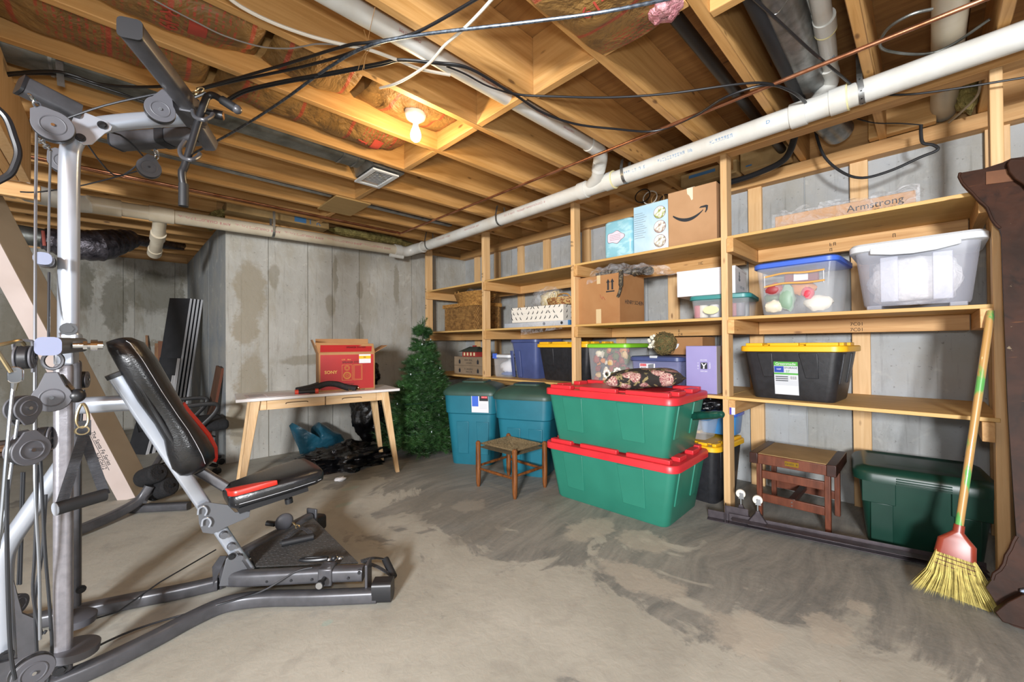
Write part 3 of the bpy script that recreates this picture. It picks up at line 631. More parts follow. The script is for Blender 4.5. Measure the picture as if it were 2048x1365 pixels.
cable('flat black hose hanging in a loop above the top right shelf', [(1628, 242), (1634, 275), (1650, 315), (1685, 345), (1725, 356), (1780, 342), (1840, 315), (1868, 304), (1876, 297), (1866, 290), (1846, 286), (1842, 268), (1842, 250)], .008, 'black_foam', pX, 3.25)
cable('thin black cord from the drain pipe to the hose loop', [(1682, 224), (1710, 236), (1750, 246), (1800, 247), (1842, 250)], .0035, 'cable_black', pX, 3.2)
cable('black cable crossing the right hand post at the top', [(1770, 190, 2.75), (1830, 188, 2.75), (1920, 176, 2.75), (2000, 163, 2.75), (2100, 147, 2.75)], .005, 'cable_black', pX, 2.75)
cable('beige cable dropping by the yellow fibre above the right post', [(1985, -10, 3.0), (1978, 40, 3.0), (1974, 70, 3.0), (1962, 155, 3.2), (1955, 190, 3.25), (1925, 222, 3.35), (1898, 245, 3.45)], .006, mt('cable_beige', '#a8977d', .6), pX)
cable('black plumber strap looped around the wide beige pipe', [(1865, 18, 2.42), (1820, 30, 2.42), (1775, 58, 2.42), (1760, 92, 2.42), (1790, 105, 2.42), (1850, 108, 2.40), (1900, 92, 2.40), (1980, 38, 2.42)], .006, 'galv_dark', pZ)
cable('black cord hanging beside the boards at the upper left', [(-20, 205, 1.9), (12, 235, 1.9), (28, 275, 1.9), (36, 305, 1.9), (30, 330, 1.9), (18, 350, 1.9), (-15, 368, 1.9)], .009, 'cable_black', pY)
cable('thin black wire along the beam behind the silver gym post', [(40, 384, 3.4), (80, 384, 3.4), (160, 372, 3.4), (240, 352, 3.3), (300, 335, 3.2)], .004, 'cable_black', pY)
tg = thing('twine_tie', 'frayed twine tying the cables beside the white pipe', 'twine', pZ(738, 95, 2.33))
for i, pts in enumerate((((750, 15), (742, 50), (735, 85), (733, 100), (722, 120), (716, 140)), ((728, 60), (735, 85), (738, 100), (730, 115), (728, 138)), ((733, 95), (730, 120), (724, 142)))):
    MB().tube(sm([pZ(x, y, 2.34-.005*i) for x, y in pts], 4), .0011, 5).build('twine_strand', 'twine', tg)
# stuffing in the far bays
def fluff(label, c, r, mat='fibre_yellow'):
    return tag(MB().ball(c, r, 22, 12, disp=lambda d: noise.noise(d*3+V(c))*.35).build('insulation_wad', mat), label, 'insulation')
fluff('yellow fibre wad stuffed above the back wall beside the pipe elbow', (2.2, YB+.02, 2.40), (.55, .07, .05))
fluff('yellow fibre wad stuffed above the corner of the recess', (.72, YB+.35, 2.36), (.09, .4, .05))
fluff('yellow fibre wad behind the beige cable at upper right', (3.38, -.17, 2.50), (.1, .06, .12))
mt('kraft_plain', '#a98d5e', .7, 0, '#8d7246', 6); mt('foam_tan', '#bda875', .7, 0, '#a18b58', 7, bmp=.3)
kb = thing('insulation_pack', 'tan kraft board with blue print lying on top of the back wall', 'insulation', (1.1, YB-.05, 2.34))
MB().bb((.72, YB-.16, 2.345), (1.63, YB+.05, 2.43)).build('kraft_board', 'kraft_plain', kb, bevel=.006)
for i, (xx, s) in enumerate(((1.36, 'K'), (1.44, 'T'), (1.52, 'R'))): text(s, .08, mt('ink_blue', '#3f6f9a', .7), kb, basis((xx, YB-.1606, 2.385), (1, 0, 0), (0, 0, 1)), 'blue_print')
decal(rect(1.29, 2.36, 1.40, 2.415), MAT['ink_blue'], kb, basis((0, YB-.1603, 0), (1, 0, 0), (0, 0, 1)), 'blue_block')
pk = thing('bay_paper', 'tan kraft paper stuffed in the bay behind the carton with the arrow', 'paper', pX(1410, 350, 3.4))
c_ = pX(1420, 352, 3.35); MB().box(c_, (.12, .42, .1)).build('kraft_sheet', 'kraft_plain', pk, bevel=.01); decal(rect(-.12, -.012, .08, .012), MAT['ink_blue'], pk, basis(c_+V((-.061, .02, .012)), (0, -1, 0), (0, 0, 1)), 'blue_stripe')
pk = thing('bay_paper', 'tan kraft paper closing the bay right of the middle post', 'paper', pX(1530, 320, 3.4))
c_ = pX(1532, 312, 3.4); MB().box(c_, (.1, .32, .17)).build('kraft_sheet', 'kraft_plain', pk, bevel=.01); decal(rect(-.12, -.06, -.08, -.05), MAT['ink_blue'], pk, basis(c_+V((-.051, 0, 0)), (0, -1, 0), (0, 0, 1)), 'blue_stripe')
tag(MB().box((3.46, .1, 2.47), (.06, .3, .16)).build('end_block', 'block_wood', bevel=.004), 'plain wood end block above the plate beside the wide beige pipe', 'board')
w_ = thing('wire_coil', 'coil of loose cables stuffed in the bay behind the photo box', 'cable', pX(1285, 395, 3.35))
for i in range(4):
    c_ = pX(1285+i*14, 392+i*3, 3.3); MB().tube([c_+V((.01*i, .07*math.cos(t)*(1-.1*i), .055*math.sin(t))) for t in [2*math.pi*j/18 for j in range(18)]], .005, 6, close=True).build('coil_turn', ['cable_black', 'cable_white', 'twine', 'cable_black'][i], w_)
# ------------------------------------------------------------------ bins, cartons and other stored things
mt('plastic_black', '#26272b', .42, 0, '#1d1e21', 30, bmp=.05); mt('plastic_yellow', '#e3ae1c', .4); mt('plastic_green', '#2b7a66', .42, 0, '#25705d', 3)
mt('plastic_red', '#cf2f36', .4, 0, '#bd2730', 3); mt('plastic_teal', '#1c6a7c', .42, 0, '#165c6c', 3); mt('lid_dkgreen', '#2d4a40', .45, 0, '#263f37', 4)
mt('plastic_pine', '#12382d', .38, 0, '#0e2e25', 4); mt('plastic_navy', '#4a5684', .4, 0, '#3d4872', 3); mt('plastic_lime', '#7cc22e', .4); mt('plastic_blue', '#3b62c4', .4); mt('lid_teal', '#2f7f7e', .4)
mt('lid_white', '#ced3d8', .4); mt('lid_skyblue', '#3f83bd', .4); mt('plastic_brown', '#2f3a36', .5)
clear('bin_clear', '#dfe3e8', .22, .15); clear('bin_milky', '#cfd3e2', .3, .35); clear('bin_violet', '#8f94c0', .5, .25); clear('film_clear', '#eef0f4', .17, .1, film=11)
mt('carton', '#a5794d', .75, 0, '#97693f', 3); mt('carton_pale', '#b18a64', .75, 0, '#a37c56', 3); mt('tape_tan', '#c9b48c', .35); mt('tape_clear', '#d9cdb4', .3); mt('ink_black', '#1e2228', .7); mt('ink_red', '#9a3b33', .8)
mt('paper_white', '#d2d2d6', .6); mt('label_silver', '#b9bec4', .4)
RF = R(-90)                                             # fronts turned to the room
def front(D, x, z): return basis((x, -D/2-.0007, z), (1, 0, 0), (0, 0, 1))
def right(L, y, z): return basis((L/2+.0007, y, z), (0, 1, 0), (0, 0, 1))
def shell(mb, L, D, H, tp, r=.04, z0=0, n=5):
    """tapered rounded bin wall"""
    def ring(k): return rrect(L*(tp+(1-tp)*k), D*(tp+(1-tp)*k), r, n)
    rs = [[V((x*.97, y*.97, z0)) for x, y in ring(0)]]+[[V((x, y, z0+.012+(H-.012)*k)) for x, y in ring(k)] for k in (0, .5, 1)]
    return mb.rings(rs)
def panel_(parent, mat, D, tp, H, x0, x1, z0, z1, skew=.0, name='side_panel', side='front', L=0, th=.006):
    def off(z): return -(D/2)*(tp+(1-tp)*z/H)
    mb = MB(); pts = [(x0+skew, z0), (x1, z0), (x1, z1), (x0, z1)]
    if side == 'front': mb.hexa([V((x, off(z)-t, z)) for t in (-.004, th) for x, z in pts])
    else:
        offx = lambda z: (L/2)*(tp+(1-tp)*z/H); mb.hexa([V((offx(z)+t, x, z)) for t in (-.004, th) for x, z in pts])
    mb.build(name, mat, parent, bevel=.003)
def tote(name, label, loc, rz, L, D, H, body, lid, tp=.86, lh=.035, over=.022, ribs=True, panels='hdx', cat='storage bin', r=.045, group=None):
    t = thing(name, label, cat, loc, rz, group, local=True)
    shell(MB(), L, D, H, tp, r).build('bin_body', body, t, smooth=40)
    mb = MB(); o = over
    mb.rings([[V((x, y, z)) for x, y in rrect(L+2*e, D+2*e, r+e, 5)] for z, e in ((H-.012, o*.55), (H-.008, o), (H+lh*.55, o), (H+lh*.7, o-.006), (H+lh*.7, o-.02))])
    ld = mb.build('lid', lid, t, bevel=0, smooth=40)
    if ribs:
        zt = H+lh*.7
        for x0, x1, y0, y1 in ((-.47, -.28, -.49, -.40), (-.20, .10, -.49, -.42), (.17, .47, -.49, -.41), (-.47, -.28, .40, .49), (-.15, .15, .42, .49), (.28, .47, .40, .49), (-.49, -.43, -.3, -.1), (-.49, -.43, .1, .3), (.43, .49, -.3, -.1), (.43, .49, .1, .3)):
            MB().bb((x0*L, y0*D, zt-.002), (x1*L, y1*D, zt+lh*.5)).build('lid_rib', lid, ld, bevel=.004)
        MB().bb((-.36*L, -.34*D, zt-.002), (.36*L, .34*D, zt+lh*.18)).build('lid_rib', lid, ld, bevel=.004)
    if panels == 'hdx':
        for x0, x1 in ((-.40*L*tp, -.20*L*tp), (.12*L*tp, .34*L*tp)): panel_(t, body, D, tp, H, x0, x1, H*.25 if body == 'plastic_green' else H*.45, H-.02, .03)
        for y0, y1 in ((-.40*D*tp, -.26*D*tp), (.12*D*tp, .26*D*tp)): panel_(t, body, D, tp, H, y0, y1, H*.35, H-.02, 0, side='right', L=L)
    return t, ld
# --- big green totes with red lids
g_a = R(-88)
tA, _ = tote('storage_tote', 'green plastic tote with a red lid, lower of the two stacked by the stool', (2.55, 1.50, 0), g_a, .93, .54, .355, 'plastic_green', 'plastic_red', .88, .05)
tB, _ = tote('storage_tote', 'green plastic tote with a red lid and a floral cushion on it, upper of two', (2.55, 1.50, .401), g_a, .93, .54, .345, 'plastic_green', 'plastic_red', .88, .05)
# cushion on the upper tote
def floral():
    m, nt, b = nodes('floral_cloth'); co = coords(nt)
    vo = nt.nodes.new('ShaderNodeTexVoronoi'); vo.inputs['Scale'].default_value = 13; nt.links.new(co, vo.inputs[0])
    sep = nt.nodes.new('ShaderNodeSeparateColor'); nt.links.new(vo.outputs['Color'], sep.inputs[0])
    c = mixc(nt, noise_fac(nt, co, 11, 4, 2.5, .52, .56), hx('#26221f'), hx('#8a7d55'))
    pk_ = nt.nodes.new('ShaderNodeMapRange'); pk_.inputs[1].default_value = .62; pk_.inputs[2].default_value = .66; nt.links.new(sep.outputs[0], pk_.inputs[0])
    pet = mixc(nt, noise_fac(nt, co, 60, 3, 2, .45, .6), hx('#8a4a50'), hx('#d9bfae')); nr = nt.nodes.new('ShaderNodeMapRange'); nr.inputs[1].default_value = .6; nr.inputs[2].default_value = .5; nt.links.new(vo.outputs['Distance'], nr.inputs[0])
    c = mixc(nt, math_(nt, 'MULTIPLY', pk_.outputs[0], nr.outputs[0]), c, pet)
    nt.links.new(c, b.inputs['Base Color']); b.inputs['Roughness'].default_value = .9; bump(nt, b, noise_fac(nt, co, 200, 2), .2, .002); MAT['floral_cloth'] = m
floral()
def pillow(c, M, a, b_, h):
    def f(u, v, s):
        x, y = 2*u-1, 2*v-1; e = (1-abs(x)**2.6)*(1-abs(y)**2.6); k = max(e, 0)**.45
        px_ = x*(1-.07*(1-abs(x))*0-.06*(1-y*y)*abs(x)**2*0); sh_ = 1-.10*(1-x*x)*abs(y)**3; sw = 1-.10*(1-y*y)*abs(x)**3
        return V(c)+M.to_3x3() @ V((x*a*sw, y*b_*sh_, s*h*k+.012*noise.noise(V((x*2, y*2, s)))*k))
    mb = MB(); mb.grid(lambda u, v: f(u, v, 1), 24, 24); mb.grid(lambda u, v: f(u, v, -1), 24, 24); return mb
cu = pillow((2.60, 1.37, .862), Matrix.Rotation(R(-62), 4, 'Z') @ Matrix.Rotation(R(-4), 4, 'Y'), .26, .20, .066)
tag(cu.build('throw_cushion', 'floral_cloth', smooth=70), 'black floral throw cushion lying on the upper red lid', 'cushion')
# rolled green bag sticking out beside the upper tote
gr = thing('rolled_bag', 'dark green plastic roll sticking out beside the upper green tote', 'roll', pX(1370, 832, 2.66))
a_, b_ = pX(1367, 834, 2.66), pX(1447, 829, 2.60)
ap = [a_.lerp(b_, k) for k in (0, .3, .6, .85, .9, .97, 1)]
MB().tube(ap, [.026, .026, .027, .025, .021, .022, .014], 14).build('roll_wrap', mt('wrap_green', '#12463a', .25, 0, '#0d362c', 12, bmp=.4), gr)
# --- teal rubbish bins with green domed lids
def can(label, loc, rz, H=.665, sc=1.0, sticker=False):
    t = thing('rubbish_bin', label, 'bin', loc, rz, local=True); L, D = .50*sc, .44*sc
    def ring(k, z, gr_=0): return [V((x, y, z)) for x, y in rrect(L*(.80+.2*k)+gr_, D*(.80+.2*k)+gr_, .07, 6)]
    MB().rings([ring(-.05, 0), ring(0, .015), ring(.7, H*.70), ring(.72, H*.715, .02), ring(.95, H, .02)]).build('bin_body', 'plastic_teal', t, smooth=40)
    for xx in (-.07, .12): 
        k0 = .1; MB().hexa([V((x, -(D/2)*(.80+.2*(z/H))-o_, z)) for o_ in (-.006, .006) for x, z in ((xx-.05, .10), (xx+.05, .10), (xx+.06, H*.60), (xx-.06, H*.60))]).build('body_rib', 'plastic_teal', t, bevel=.004)
    for s in (-1, 1): MB().bb((s*L*.49-.03, -.09, H*.80), (s*L*.49+.035, .09, H*.84)).build('handle', 'plastic_teal', t, bevel=.006)
    def lr(e, z): return [V((x, y, z)) for x, y in rrect(L*e, D*e, .075*e, 6)]
    l_ = MB().rings([lr(1.03, H-.03), lr(1.08, H-.028), lr(1.09, H+.0), lr(1.02, H+.022), lr(.9, H+.05), lr(.6, H+.078), lr(.2, H+.088)]).build('lid', 'lid_dkgreen', t, smooth=50)
    MB().rings([lr(.5, H+.074), lr(.47, H+.094), lr(.2, H+.096)]).build('lid_boss', 'lid_dkgreen', l_, smooth=50)
    for s in (-1, 1): MB().bb((s*L*.52-.02, -.035, H-.05), (s*L*.52+.015, .035, H-.01)).build('lid_latch', 'lid_dkgreen', l_, bevel=.004)
    if sticker:
        M = basis((.10, -(D/2)*(.80+.2*.84)-.0125, H*.86), (1, 0, 0), (0, -.058, 1))
        st_ = decal(rect(-.075, -.085, .085, .075), 'paper_white', t, M, 'sticker')
        decal(rect(.0, .02, .083, .073), 'ink_black', st_, M @ Matrix.Translation((0, 0, .0007)), 'sticker_head'); decal(rect(.02, .045, .075, .066), 'plastic_red', st_, M @ Matrix.Translation((0, 0, .0014)), 'sticker_logo'); decal(rect(-.07, -.03, -.01, .07), 'plastic_blue', st_, M @ Matrix.Translation((0, 0, .0007)), 'sticker_picture')
        text('Rubbermaid', .011, 'paper_white', st_, M @ Matrix.Translation((.047, .055, .0022)), 'sticker_brand')
        for i in range(4): decal(rect(.0, -.01-i*.013, .07, -.006-i*.013), 'label_silver', st_, M @ Matrix.Translation((0, 0, .0007)), 'sticker_text')
    return t
can('teal rubbish bin with a stickered side and green lid beside the tree', (2.48, 3.03, 0), R(-58), sticker=True)
can('teal rubbish bin with green lid behind the small stool', (2.60, 2.45, 0), R(-66))
# --- low stool with woven seat
st = thing('footstool', 'low turned wood stool with a woven rush seat before the totes', 'stool', (2.19, 2.26, 0))
mt('stool_wood', '#7c4a22', .4, 0, '#532d12', 14, (3, 3, .6)); mt('rush', '#8c7a58', .9, 0, '#6d5c40', 55, bmp=.8, bscale=120)
cs = [V((2.015, 2.449, 0)), V((2.031, 2.063, 0)), V((2.359, 2.067, 0)), V((2.361, 2.47, 0))]
for c in cs: MB().lathe([(.012, 0), (.018, .03), (.021, .12), (.020, .26), (.019, .325), (.021, .335), (.013, .35), (.004, .354)], 14, c).build('leg', 'stool_wood', st)
for i in range(4):
    a_, b_ = cs[i], cs[(i+1) % 4]
    for z, r_ in ((.14+.02*(i % 2), .010),): MB().tube([a_+V((0, 0, z)), (a_+b_)/2+V((0, 0, z)), b_+V((0, 0, z))], [r_*.8, r_*1.15, r_*.8], 10).build('stretcher', 'stool_wood', st)
def seatf(u, v, s):
    p = (cs[0]*(1-u)+cs[3]*u)*(1-v)+(cs[1]*(1-u)+cs[2]*u)*v; x, y = 2*u-1, 2*v-1
    return p+V((0, 0, .318+s*.014-.012*(1-max(abs(x), abs(y)))))
mb = MB(); mb.grid(lambda u, v: seatf(u, v, 1), 12, 12); mb.grid(lambda u, v: seatf(u, v, -1), 12, 12); se = mb.build('woven_seat', 'rush', st, smooth=60)
for k in range(9):                                      # rush cords wrapped towards the middle
    e = .06+k*.05
    pth = [seatf(u, v, 1)+V((0, 0, .003)) for u, v in ((e, e), (1-e, e), (1-e, 1-e), (e, 1-e))]
    MB().tube(pth, .0045, 6, close=True).build('rush_cord', 'rush', se)
# --- right bay: black tote with the label
t, _ = tote('storage_tote', 'black tote with a yellow lid and a printed label on the right lower shelf', (3.07, .565, .754), R(-94), .50, .42, .30, 'plastic_black', 'plastic_yellow', .84, .035)
D_, tp_ = .42, .84
M = basis((-.017, -(D_/2)*(.84+.16*.13/.30)-.0035, .13), (1, 0, 0), (0, -.112, 1)); M0 = M
st_ = decal(rect(-.062, -.10, .062, .10), 'label_silver', t, M, 'label')
up_ = lambda k: M0 @ Matrix.Translation((0, 0, .0007*k))
decal(rect(-.062, .075, .062, .10), mt('label_green', '#4c9b3f', .5), st_, up_(1), 'label_head'); text('Greenmade', .022, 'paper_white', st_, up_(3) @ Matrix.Translation((0, .087, 0)), 'label_brand')
decal(rect(-.06, .035, -.01, .072), mt('label_blue', '#23409a', .5), st_, up_(1), 'label_badge'); text('NSF', .014, 'paper_white', st_, up_(3) @ Matrix.Translation((-.035, .054, 0)), 'label_badge_text')
text('STORAGE', .015, 'ink_black', st_, up_(2) @ Matrix.Translation((.026, .063, 0)), 'label_title'); text('27', .02, mt('label_green', '#4c9b3f'), st_, up_(2) @ Matrix.Translation((.01, .042, 0)), 'label_size')
decal(rect(-.062, .022, .062, .032), 'label_green', st_, up_(1), 'label_band')
for i in range(3): decal(rect(-.055, .006-i*.012, .01, .011-i*.012), 'ink_black', st_, up_(1), 'label_text')
decal(rect(.018, -.01, .056, .018), 'paper_white', st_, up_(1), 'barcode_patch')
for i in range(7): decal(rect(.021+i*.005, -.006, .0225+i*.005+.001*(i % 2), .014), 'ink_black', st_, up_(2), 'barcode_bar')
decal(rect(-.06, -.095, .06, -.045), 'paper_white', st_, up_(1), 'label_foot')
# --- bins on the middle shelf, right bay
def shell_only(t, L, D, H, tp, mat, r=.03): shell(MB(), L, D, H, tp, r, .0).build('bin_body', mat, t, smooth=40)
def soft_lid(t, L, D, H, mat, over=.015, lh=.022, r=.04):
    mb = MB(); return mb.rings([[V((x, y, z)) for x, y in rrect(L+2*e, D+2*e, r+e, 5)] for z, e in ((H-.014, over*.6), (H-.01, over), (H+lh*.6, over), (H+lh, over-.012), (H+lh, over-.03))]).build('lid', mat, t, smooth=40)
t = thing('clear_bin', 'clear plastic bin with a blue lid full of kitchen toys', 'storage bin', (3.07, .54, 1.267), RF+R(-3), local=True)
shell_only(t, .40, .42, .30, .87, 'bin_clear'); soft_lid(t, .40, .42, .30, 'plastic_blue')
for z in (.175, .235):
    MB().tube(sm([(-.155, -.202, z), (-.05, -.207, z+.012), (.06, -.208, z+.004), (.15, -.206, z+.008)], 5), .006, 8).build('bamboo_rod', mt('bamboo', '#c99a55', .5), t)
for x in (-.15, .145): MB().tube([(x, -.206, .17), (x, -.207, .245)], .002, 6).build('cord', 'paper_white', t)
def toys(spec, base):
    for nm, lab, c, r_, col in spec:
        p = V(base)+V(c); tag(MB().ball(p, r_, 14, 8, disp=lambda d: noise.noise(d*2+p*9)*.25).build(nm, mt('toy_'+col, '#'+col, .5)), lab, 'toy')
toys((('toy_tomato', 'red round toy seen through the blue lidded bin', (-.06, .12, .16), (.03, .05, .04), '8e2f33'), ('toy_fruit', 'orange lumpy toys in the middle of the blue lidded bin', (-.03, -.02, .155), (.03, .07, .045), 'b9722f'), ('toy_cup', 'white round toy at the bottom right of the blue lidded bin', (-.05, -.10, .06), (.03, .07, .045), 'd8d4c8'),
      ('toy_ball', 'pale ball at the bottom left of the blue lidded bin', (-.06, .12, .055), (.03, .05, .04), 'cfc9b6'), ('toy_leaf', 'pale green toy leaf in the blue lidded bin', (-.06, .05, .10), (.03, .045, .08), '7f9a86'), ('toy_vegetable', 'dark green toy clump at the left of the blue lidded bin', (-.03, .13, .11), (.03, .05, .03), '3f5a35'), ('toy_heart', 'bright pink toy beside the orange toys', (-.07, -.055, .12), (.02, .03, .035), 'c23a4c')), (2.96, .54, 1.267))
bx = thing('toy_box', 'maroon toy pouch with a white card inside the blue lidded bin', 'toy', (2.91, .50, 1.44)); MB().box((2.915, .52, 1.49), (.03, .17, .07)).build('pouch', mt('maroon', '#702433', .7), bx, bevel=.01); decal(rect(-.035, -.024, .035, .024), 'paper_white', bx, basis((2.8985, .52, 1.49), (0, -1, 0), (0, 0, 1)), 'card')
t = thing('clear_bin', 'large milky bin with a white lid holding folded white bedding', 'storage bin', (3.06, .045, 1.285), RF, local=True)
shell_only(t, .455, .44, .30, .86, 'bin_milky', .05); soft_lid(t, .455, .44, .30, 'lid_white', .022, .03)
for x in (-.15, .15): MB().bb((x-.03, -.20, -.018), (x+.03, .18, .004)).build('bin_foot', 'bin_milky', t, bevel=.004)
MB().prism([(-.16, .27), (-.08, .255), (0, .25), (.08, .255), (.16, .27), (.16, .30), (-.16, .30)], -.235, -.25, lambda u, v, k: V((u, k, v))).build('lid_handle', 'lid_white', t, bevel=.004)
for x in (-.09, .10): MB().hexa([V((x+a*.035, -(.22)*(.86+.14*z/.3)-o_, z)) for o_ in (-.002, .006) for a, z in ((-1, .02), (1, .02), (1, .25), (-1, .25))]).build('bin_rib', 'bin_milky', t, bevel=.004)
tag(MB().ball((3.06, .05, 1.425), (.155, .18, .13), 30, 18, disp=lambda d: .12*(max(abs(d.x), abs(d.y), abs(d.z)) < .8)+noise.noise(d*5)*.10+noise.noise(d*14)*.04).build('folded_bedding', mt('quilt', '#e4e2e2', .9, 0, '#cfcccd', 20, bmp=.6, bscale=40), smooth=70), 'white quilted bedding folded inside the milky bin', 'bedding')
# --- long carton wrapped in film on the top shelf
t = thing('long_carton', 'long flat carton with black lettering wrapped in clear film on the top shelf', 'carton', (3.02, .345, 1.79), RF+R(1.0), local=True)
MB().bb((-.31, -.09, 0), (.31, .09, .088)).build('carton_body', 'carton_pale', t, bevel=.004)
text('Armstrong', .052, 'ink_black', t, front(.18, .15, .052) @ Matrix.Rotation(R(1), 4, 'Z'), 'brand_print'); text('CEILINGS', .022, 'ink_black', t, front(.18, .19, .018), 'brand_line')
MB().grid(lambda u, v: V((-.325+.65*u, -.096-.004*math.sin(u*40), -.001+.10*v)) + V((0, noise.noise(V((u*9, v*4, 2)))*.008, noise.noise(V((u*7, v*3, 8)))*.006)), 40, 8).build('film_front', 'film_clear', t, smooth=70)
MB().grid(lambda u, v: V((-.325+.65*u, -.096+.20*v, .097)) + V((0, 0, abs(noise.noise(V((u*6, v*6, 4)))*.045))), 40, 14).build('film_top', 'film_clear', t, smooth=70)
MB().grid(lambda u, v: V((.318+.02*math.sin(v*9), -.096+.20*u, .0+.10*v)) + V((noise.noise(V((u*9, v*9, 2)))*.015, 0, 0)), 12, 12).build('film_end', 'film_clear', t, smooth=70)
MB().prism([(-.12, .09), (-.02, .085), (.0, .15), (-.10, .155)], .02, .021, lambda u, v, k: V((u, k, v))).build('film_flap', 'film_clear', t)
# --- top shelf: pack, photo box, smile carton
pale = mt('pack_blue', '#86bccb', .35, 0, '#a9d2dc', 9, (1, 1, 2), lo=.5, hi=.62); pink = mt('print_pinkpale', '#e3c7d3', .5); mt('print_grey', '#70757c', .6)
t = thing('nappy_pack', 'pale blue plastic wrapped pack with a pink cloud label', 'package', (3.03, 1.735, 1.789), RF, local=True)
mb = MB(); mb.rings([[V((x, y, z)) for x, y in rrect(.25*k, .28*k, .03, 4)] for z, k in ((0, .93), (.012, 1), (.15, 1.02), (.295, 1), (.31, .92))]); mb.build('pack_body', pale, t, smooth=50)
cl = [(.075*math.cos(a)*(1+.12*math.cos(3*a)), .045*math.sin(a)*(1+.15*math.cos(5*a))) for a in [2*math.pi*i/40 for i in range(40)]]
decal([(x*1.06, y*1.09) for x, y in cl], 'print_grey', t, front(.286, -.02, .17), 'cloud_outline'); decal(cl, pink, t, front(.2885, -.02, .17), 'cloud_label')
for i in range(4): decal(rect(-.05, .018-i*.013, .05, .0205-i*.013), 'print_grey', t, front(.2905, -.02, .17), 'cloud_text')
t = thing('photo_box', 'pale blue box with three round photographs on the top shelf', 'package', (3.03, 1.455, 1.789), RF, local=True)
MB().bb((-.138, -.14, 0), (.138, .14, .37)).build('box_body', mt('box_paleblue', '#a3c4d6', .22, 0, '#bdd5e2', 4, coat=.4), t, bevel=.004)
for i, (z, c1) in enumerate(((.285, '#8a9a4e'), (.178, '#8f7f76'), (.072, '#8e8778'))):
    decal(circ(.047, 28), mt('ring_maroon', '#6d3a42', .5), t, front(.28, .075, z), 'photo_rim'); decal(circ(.044, 28), mt('photo_%d' % i, c1, .4, 0, '#e6e2da', 26, lo=.42, hi=.55), t, front(.282, .075, z), 'round_photo')
for i in range(12): decal(rect(-.13, .31-i*.017, -.13+.07+.04*((i*7) % 5)/5, .3125-i*.017), 'print_grey', t, front(.28, 0, 0), 'print_line')
t = thing('smile_carton', 'tan shipping carton with a black curved arrow on the top shelf', 'carton', (3.03, 1.15, 1.789), RF+R(2), local=True)
MB().bb((-.165, -.15, 0), (.165, .15, .40)).build('carton_body', 'carton_pale', t, bevel=.004)
up = [(-.127+.205*k, -.024+.040*((-.127+.205*k+.022)/.105)**2) for k in [i/18 for i in range(19)]]
lo = [(x+.004*(i/18-.5), y-.004-.020*math.sin(math.pi*min((i+1.5)/19.5, 1))**.8) for i, (x, y) in enumerate(up)]
decal(up+lo[::-1], 'ink_black', t, front(.30, .0, .215), 'arrow_smile')
decal([(.052, .028), (.064, .038), (.10, .040), (.112, .034), (.108, .006), (.096, -.012), (.090, -.008), (.097, .010), (.096, .024), (.075, .026)], 'ink_black', t, front(.30, .0, .215), 'arrow_head')
decal([(-.03, .40), (.012, .40), (.012, .315), (.002, .31), (-.012, .345), (-.026, .36)], 'tape_clear', t, front(.30, 0, 0), 'torn_tape')
MB().bb((-.025, -.152, .399), (.025, .15, .4005)).build('top_tape', 'tape_clear', t)
# --- bay 3 middle shelf
t = thing('supply_carton', 'large tan carton with two up arrows and a fur garland on top', 'carton', (3.06, 1.905, 1.267), RF+R(-2), local=True)
SL, SD, SH_ = .41, .38, .40
MB().bb((-SL/2, -SD/2, 0), (SL/2, SD/2, SH_)).build('carton_body', 'carton', t, bevel=.004)
decal(rect(-.02, 0, .03, .12), 'tape_tan', t, front(SD, 0, 0), 'tape_strip'); decal(rect(-.01, .33, .025, .40), 'tape_tan', t, front(SD, 0, 0), 'tape_strip')
for x in (.10, .14): decal([(x-.008, .27), (x+.008, .27), (x+.008, .33), (x+.018, .33), (x, .36), (x-.018, .33), (x-.008, .33)], 'ink_black', t, front(SD, 0, 0), 'up_arrow')
decal(rect(.08, .252, .16, .262), 'ink_black', t, front(SD, 0, 0), 'arrow_bar')
text('HENRY SCHEIN', .046, 'ink_black', t, right(SL, .03, .17), 'brand_print', stretch=.9)
MB().tube(sm([(.02, -SD/2-.001, .24), (.04, -SD/2-.001, .20), (.05, -SD/2-.001, .22), (.07, -SD/2-.001, .19)], 4), .0015, 5).build('pen_scrawl', 'ink_red', t)
ga = thing('fur_garland', 'dark speckled garland in a clear bag draped over the tan carton', 'garland', (3.1, 1.8, 1.67))
gp = sm([(2.95, 1.98, 1.675), (3.0, 1.88, 1.695), (3.05, 1.78, 1.70), (3.06, 1.68, 1.69), (3.02, 1.58, 1.68), (2.98, 1.50, 1.665)], 8)
MB().tube(gp, [.03+.012*noise.noise(V((i*.9, 0, 0))) for i in range(len(gp))], 12).build('garland_rope', mt('fur_dark', '#3b342c', .95, 0, '#8a8068', 40, bmp=1, bscale=70, lo=.5, hi=.7), ga, smooth=80)
MB().tube(sm([(2.88, 1.70, 1.68), (2.86, 1.69, 1.62), (2.855, 1.69, 1.55), (2.85, 1.70, 1.50), (2.85, 1.715, 1.47)], 5), [.018]*10+[.012]*11, 10).build('garland_tail', MAT['fur_dark'], ga)
mb = MB(); mb.grid(lambda u, v: V((2.86+.24*u+.04*v, 2.02-.66*v, 1.70-.13*max(0, .35-u)*2.2+.05*math.sin(3*v+2*u))) + V((noise.noise(V((u*5, v*9, 1)))*.03, 0, noise.noise(V((u*6, v*8, 5)))*.035)), 24, 30); mb.build('clear_bag', 'film_clear', ga, smooth=80)
t = thing('clear_bin', 'clear bin with a teal lid of round craft things under the white box', 'storage bin', (3.14, 1.02, 1.267), RF+R(8), local=True)
shell_only(t, .36, .40, .145, .93, 'bin_clear'); soft_lid(t, .36, .40, .145, 'lid_teal', .015, .02)
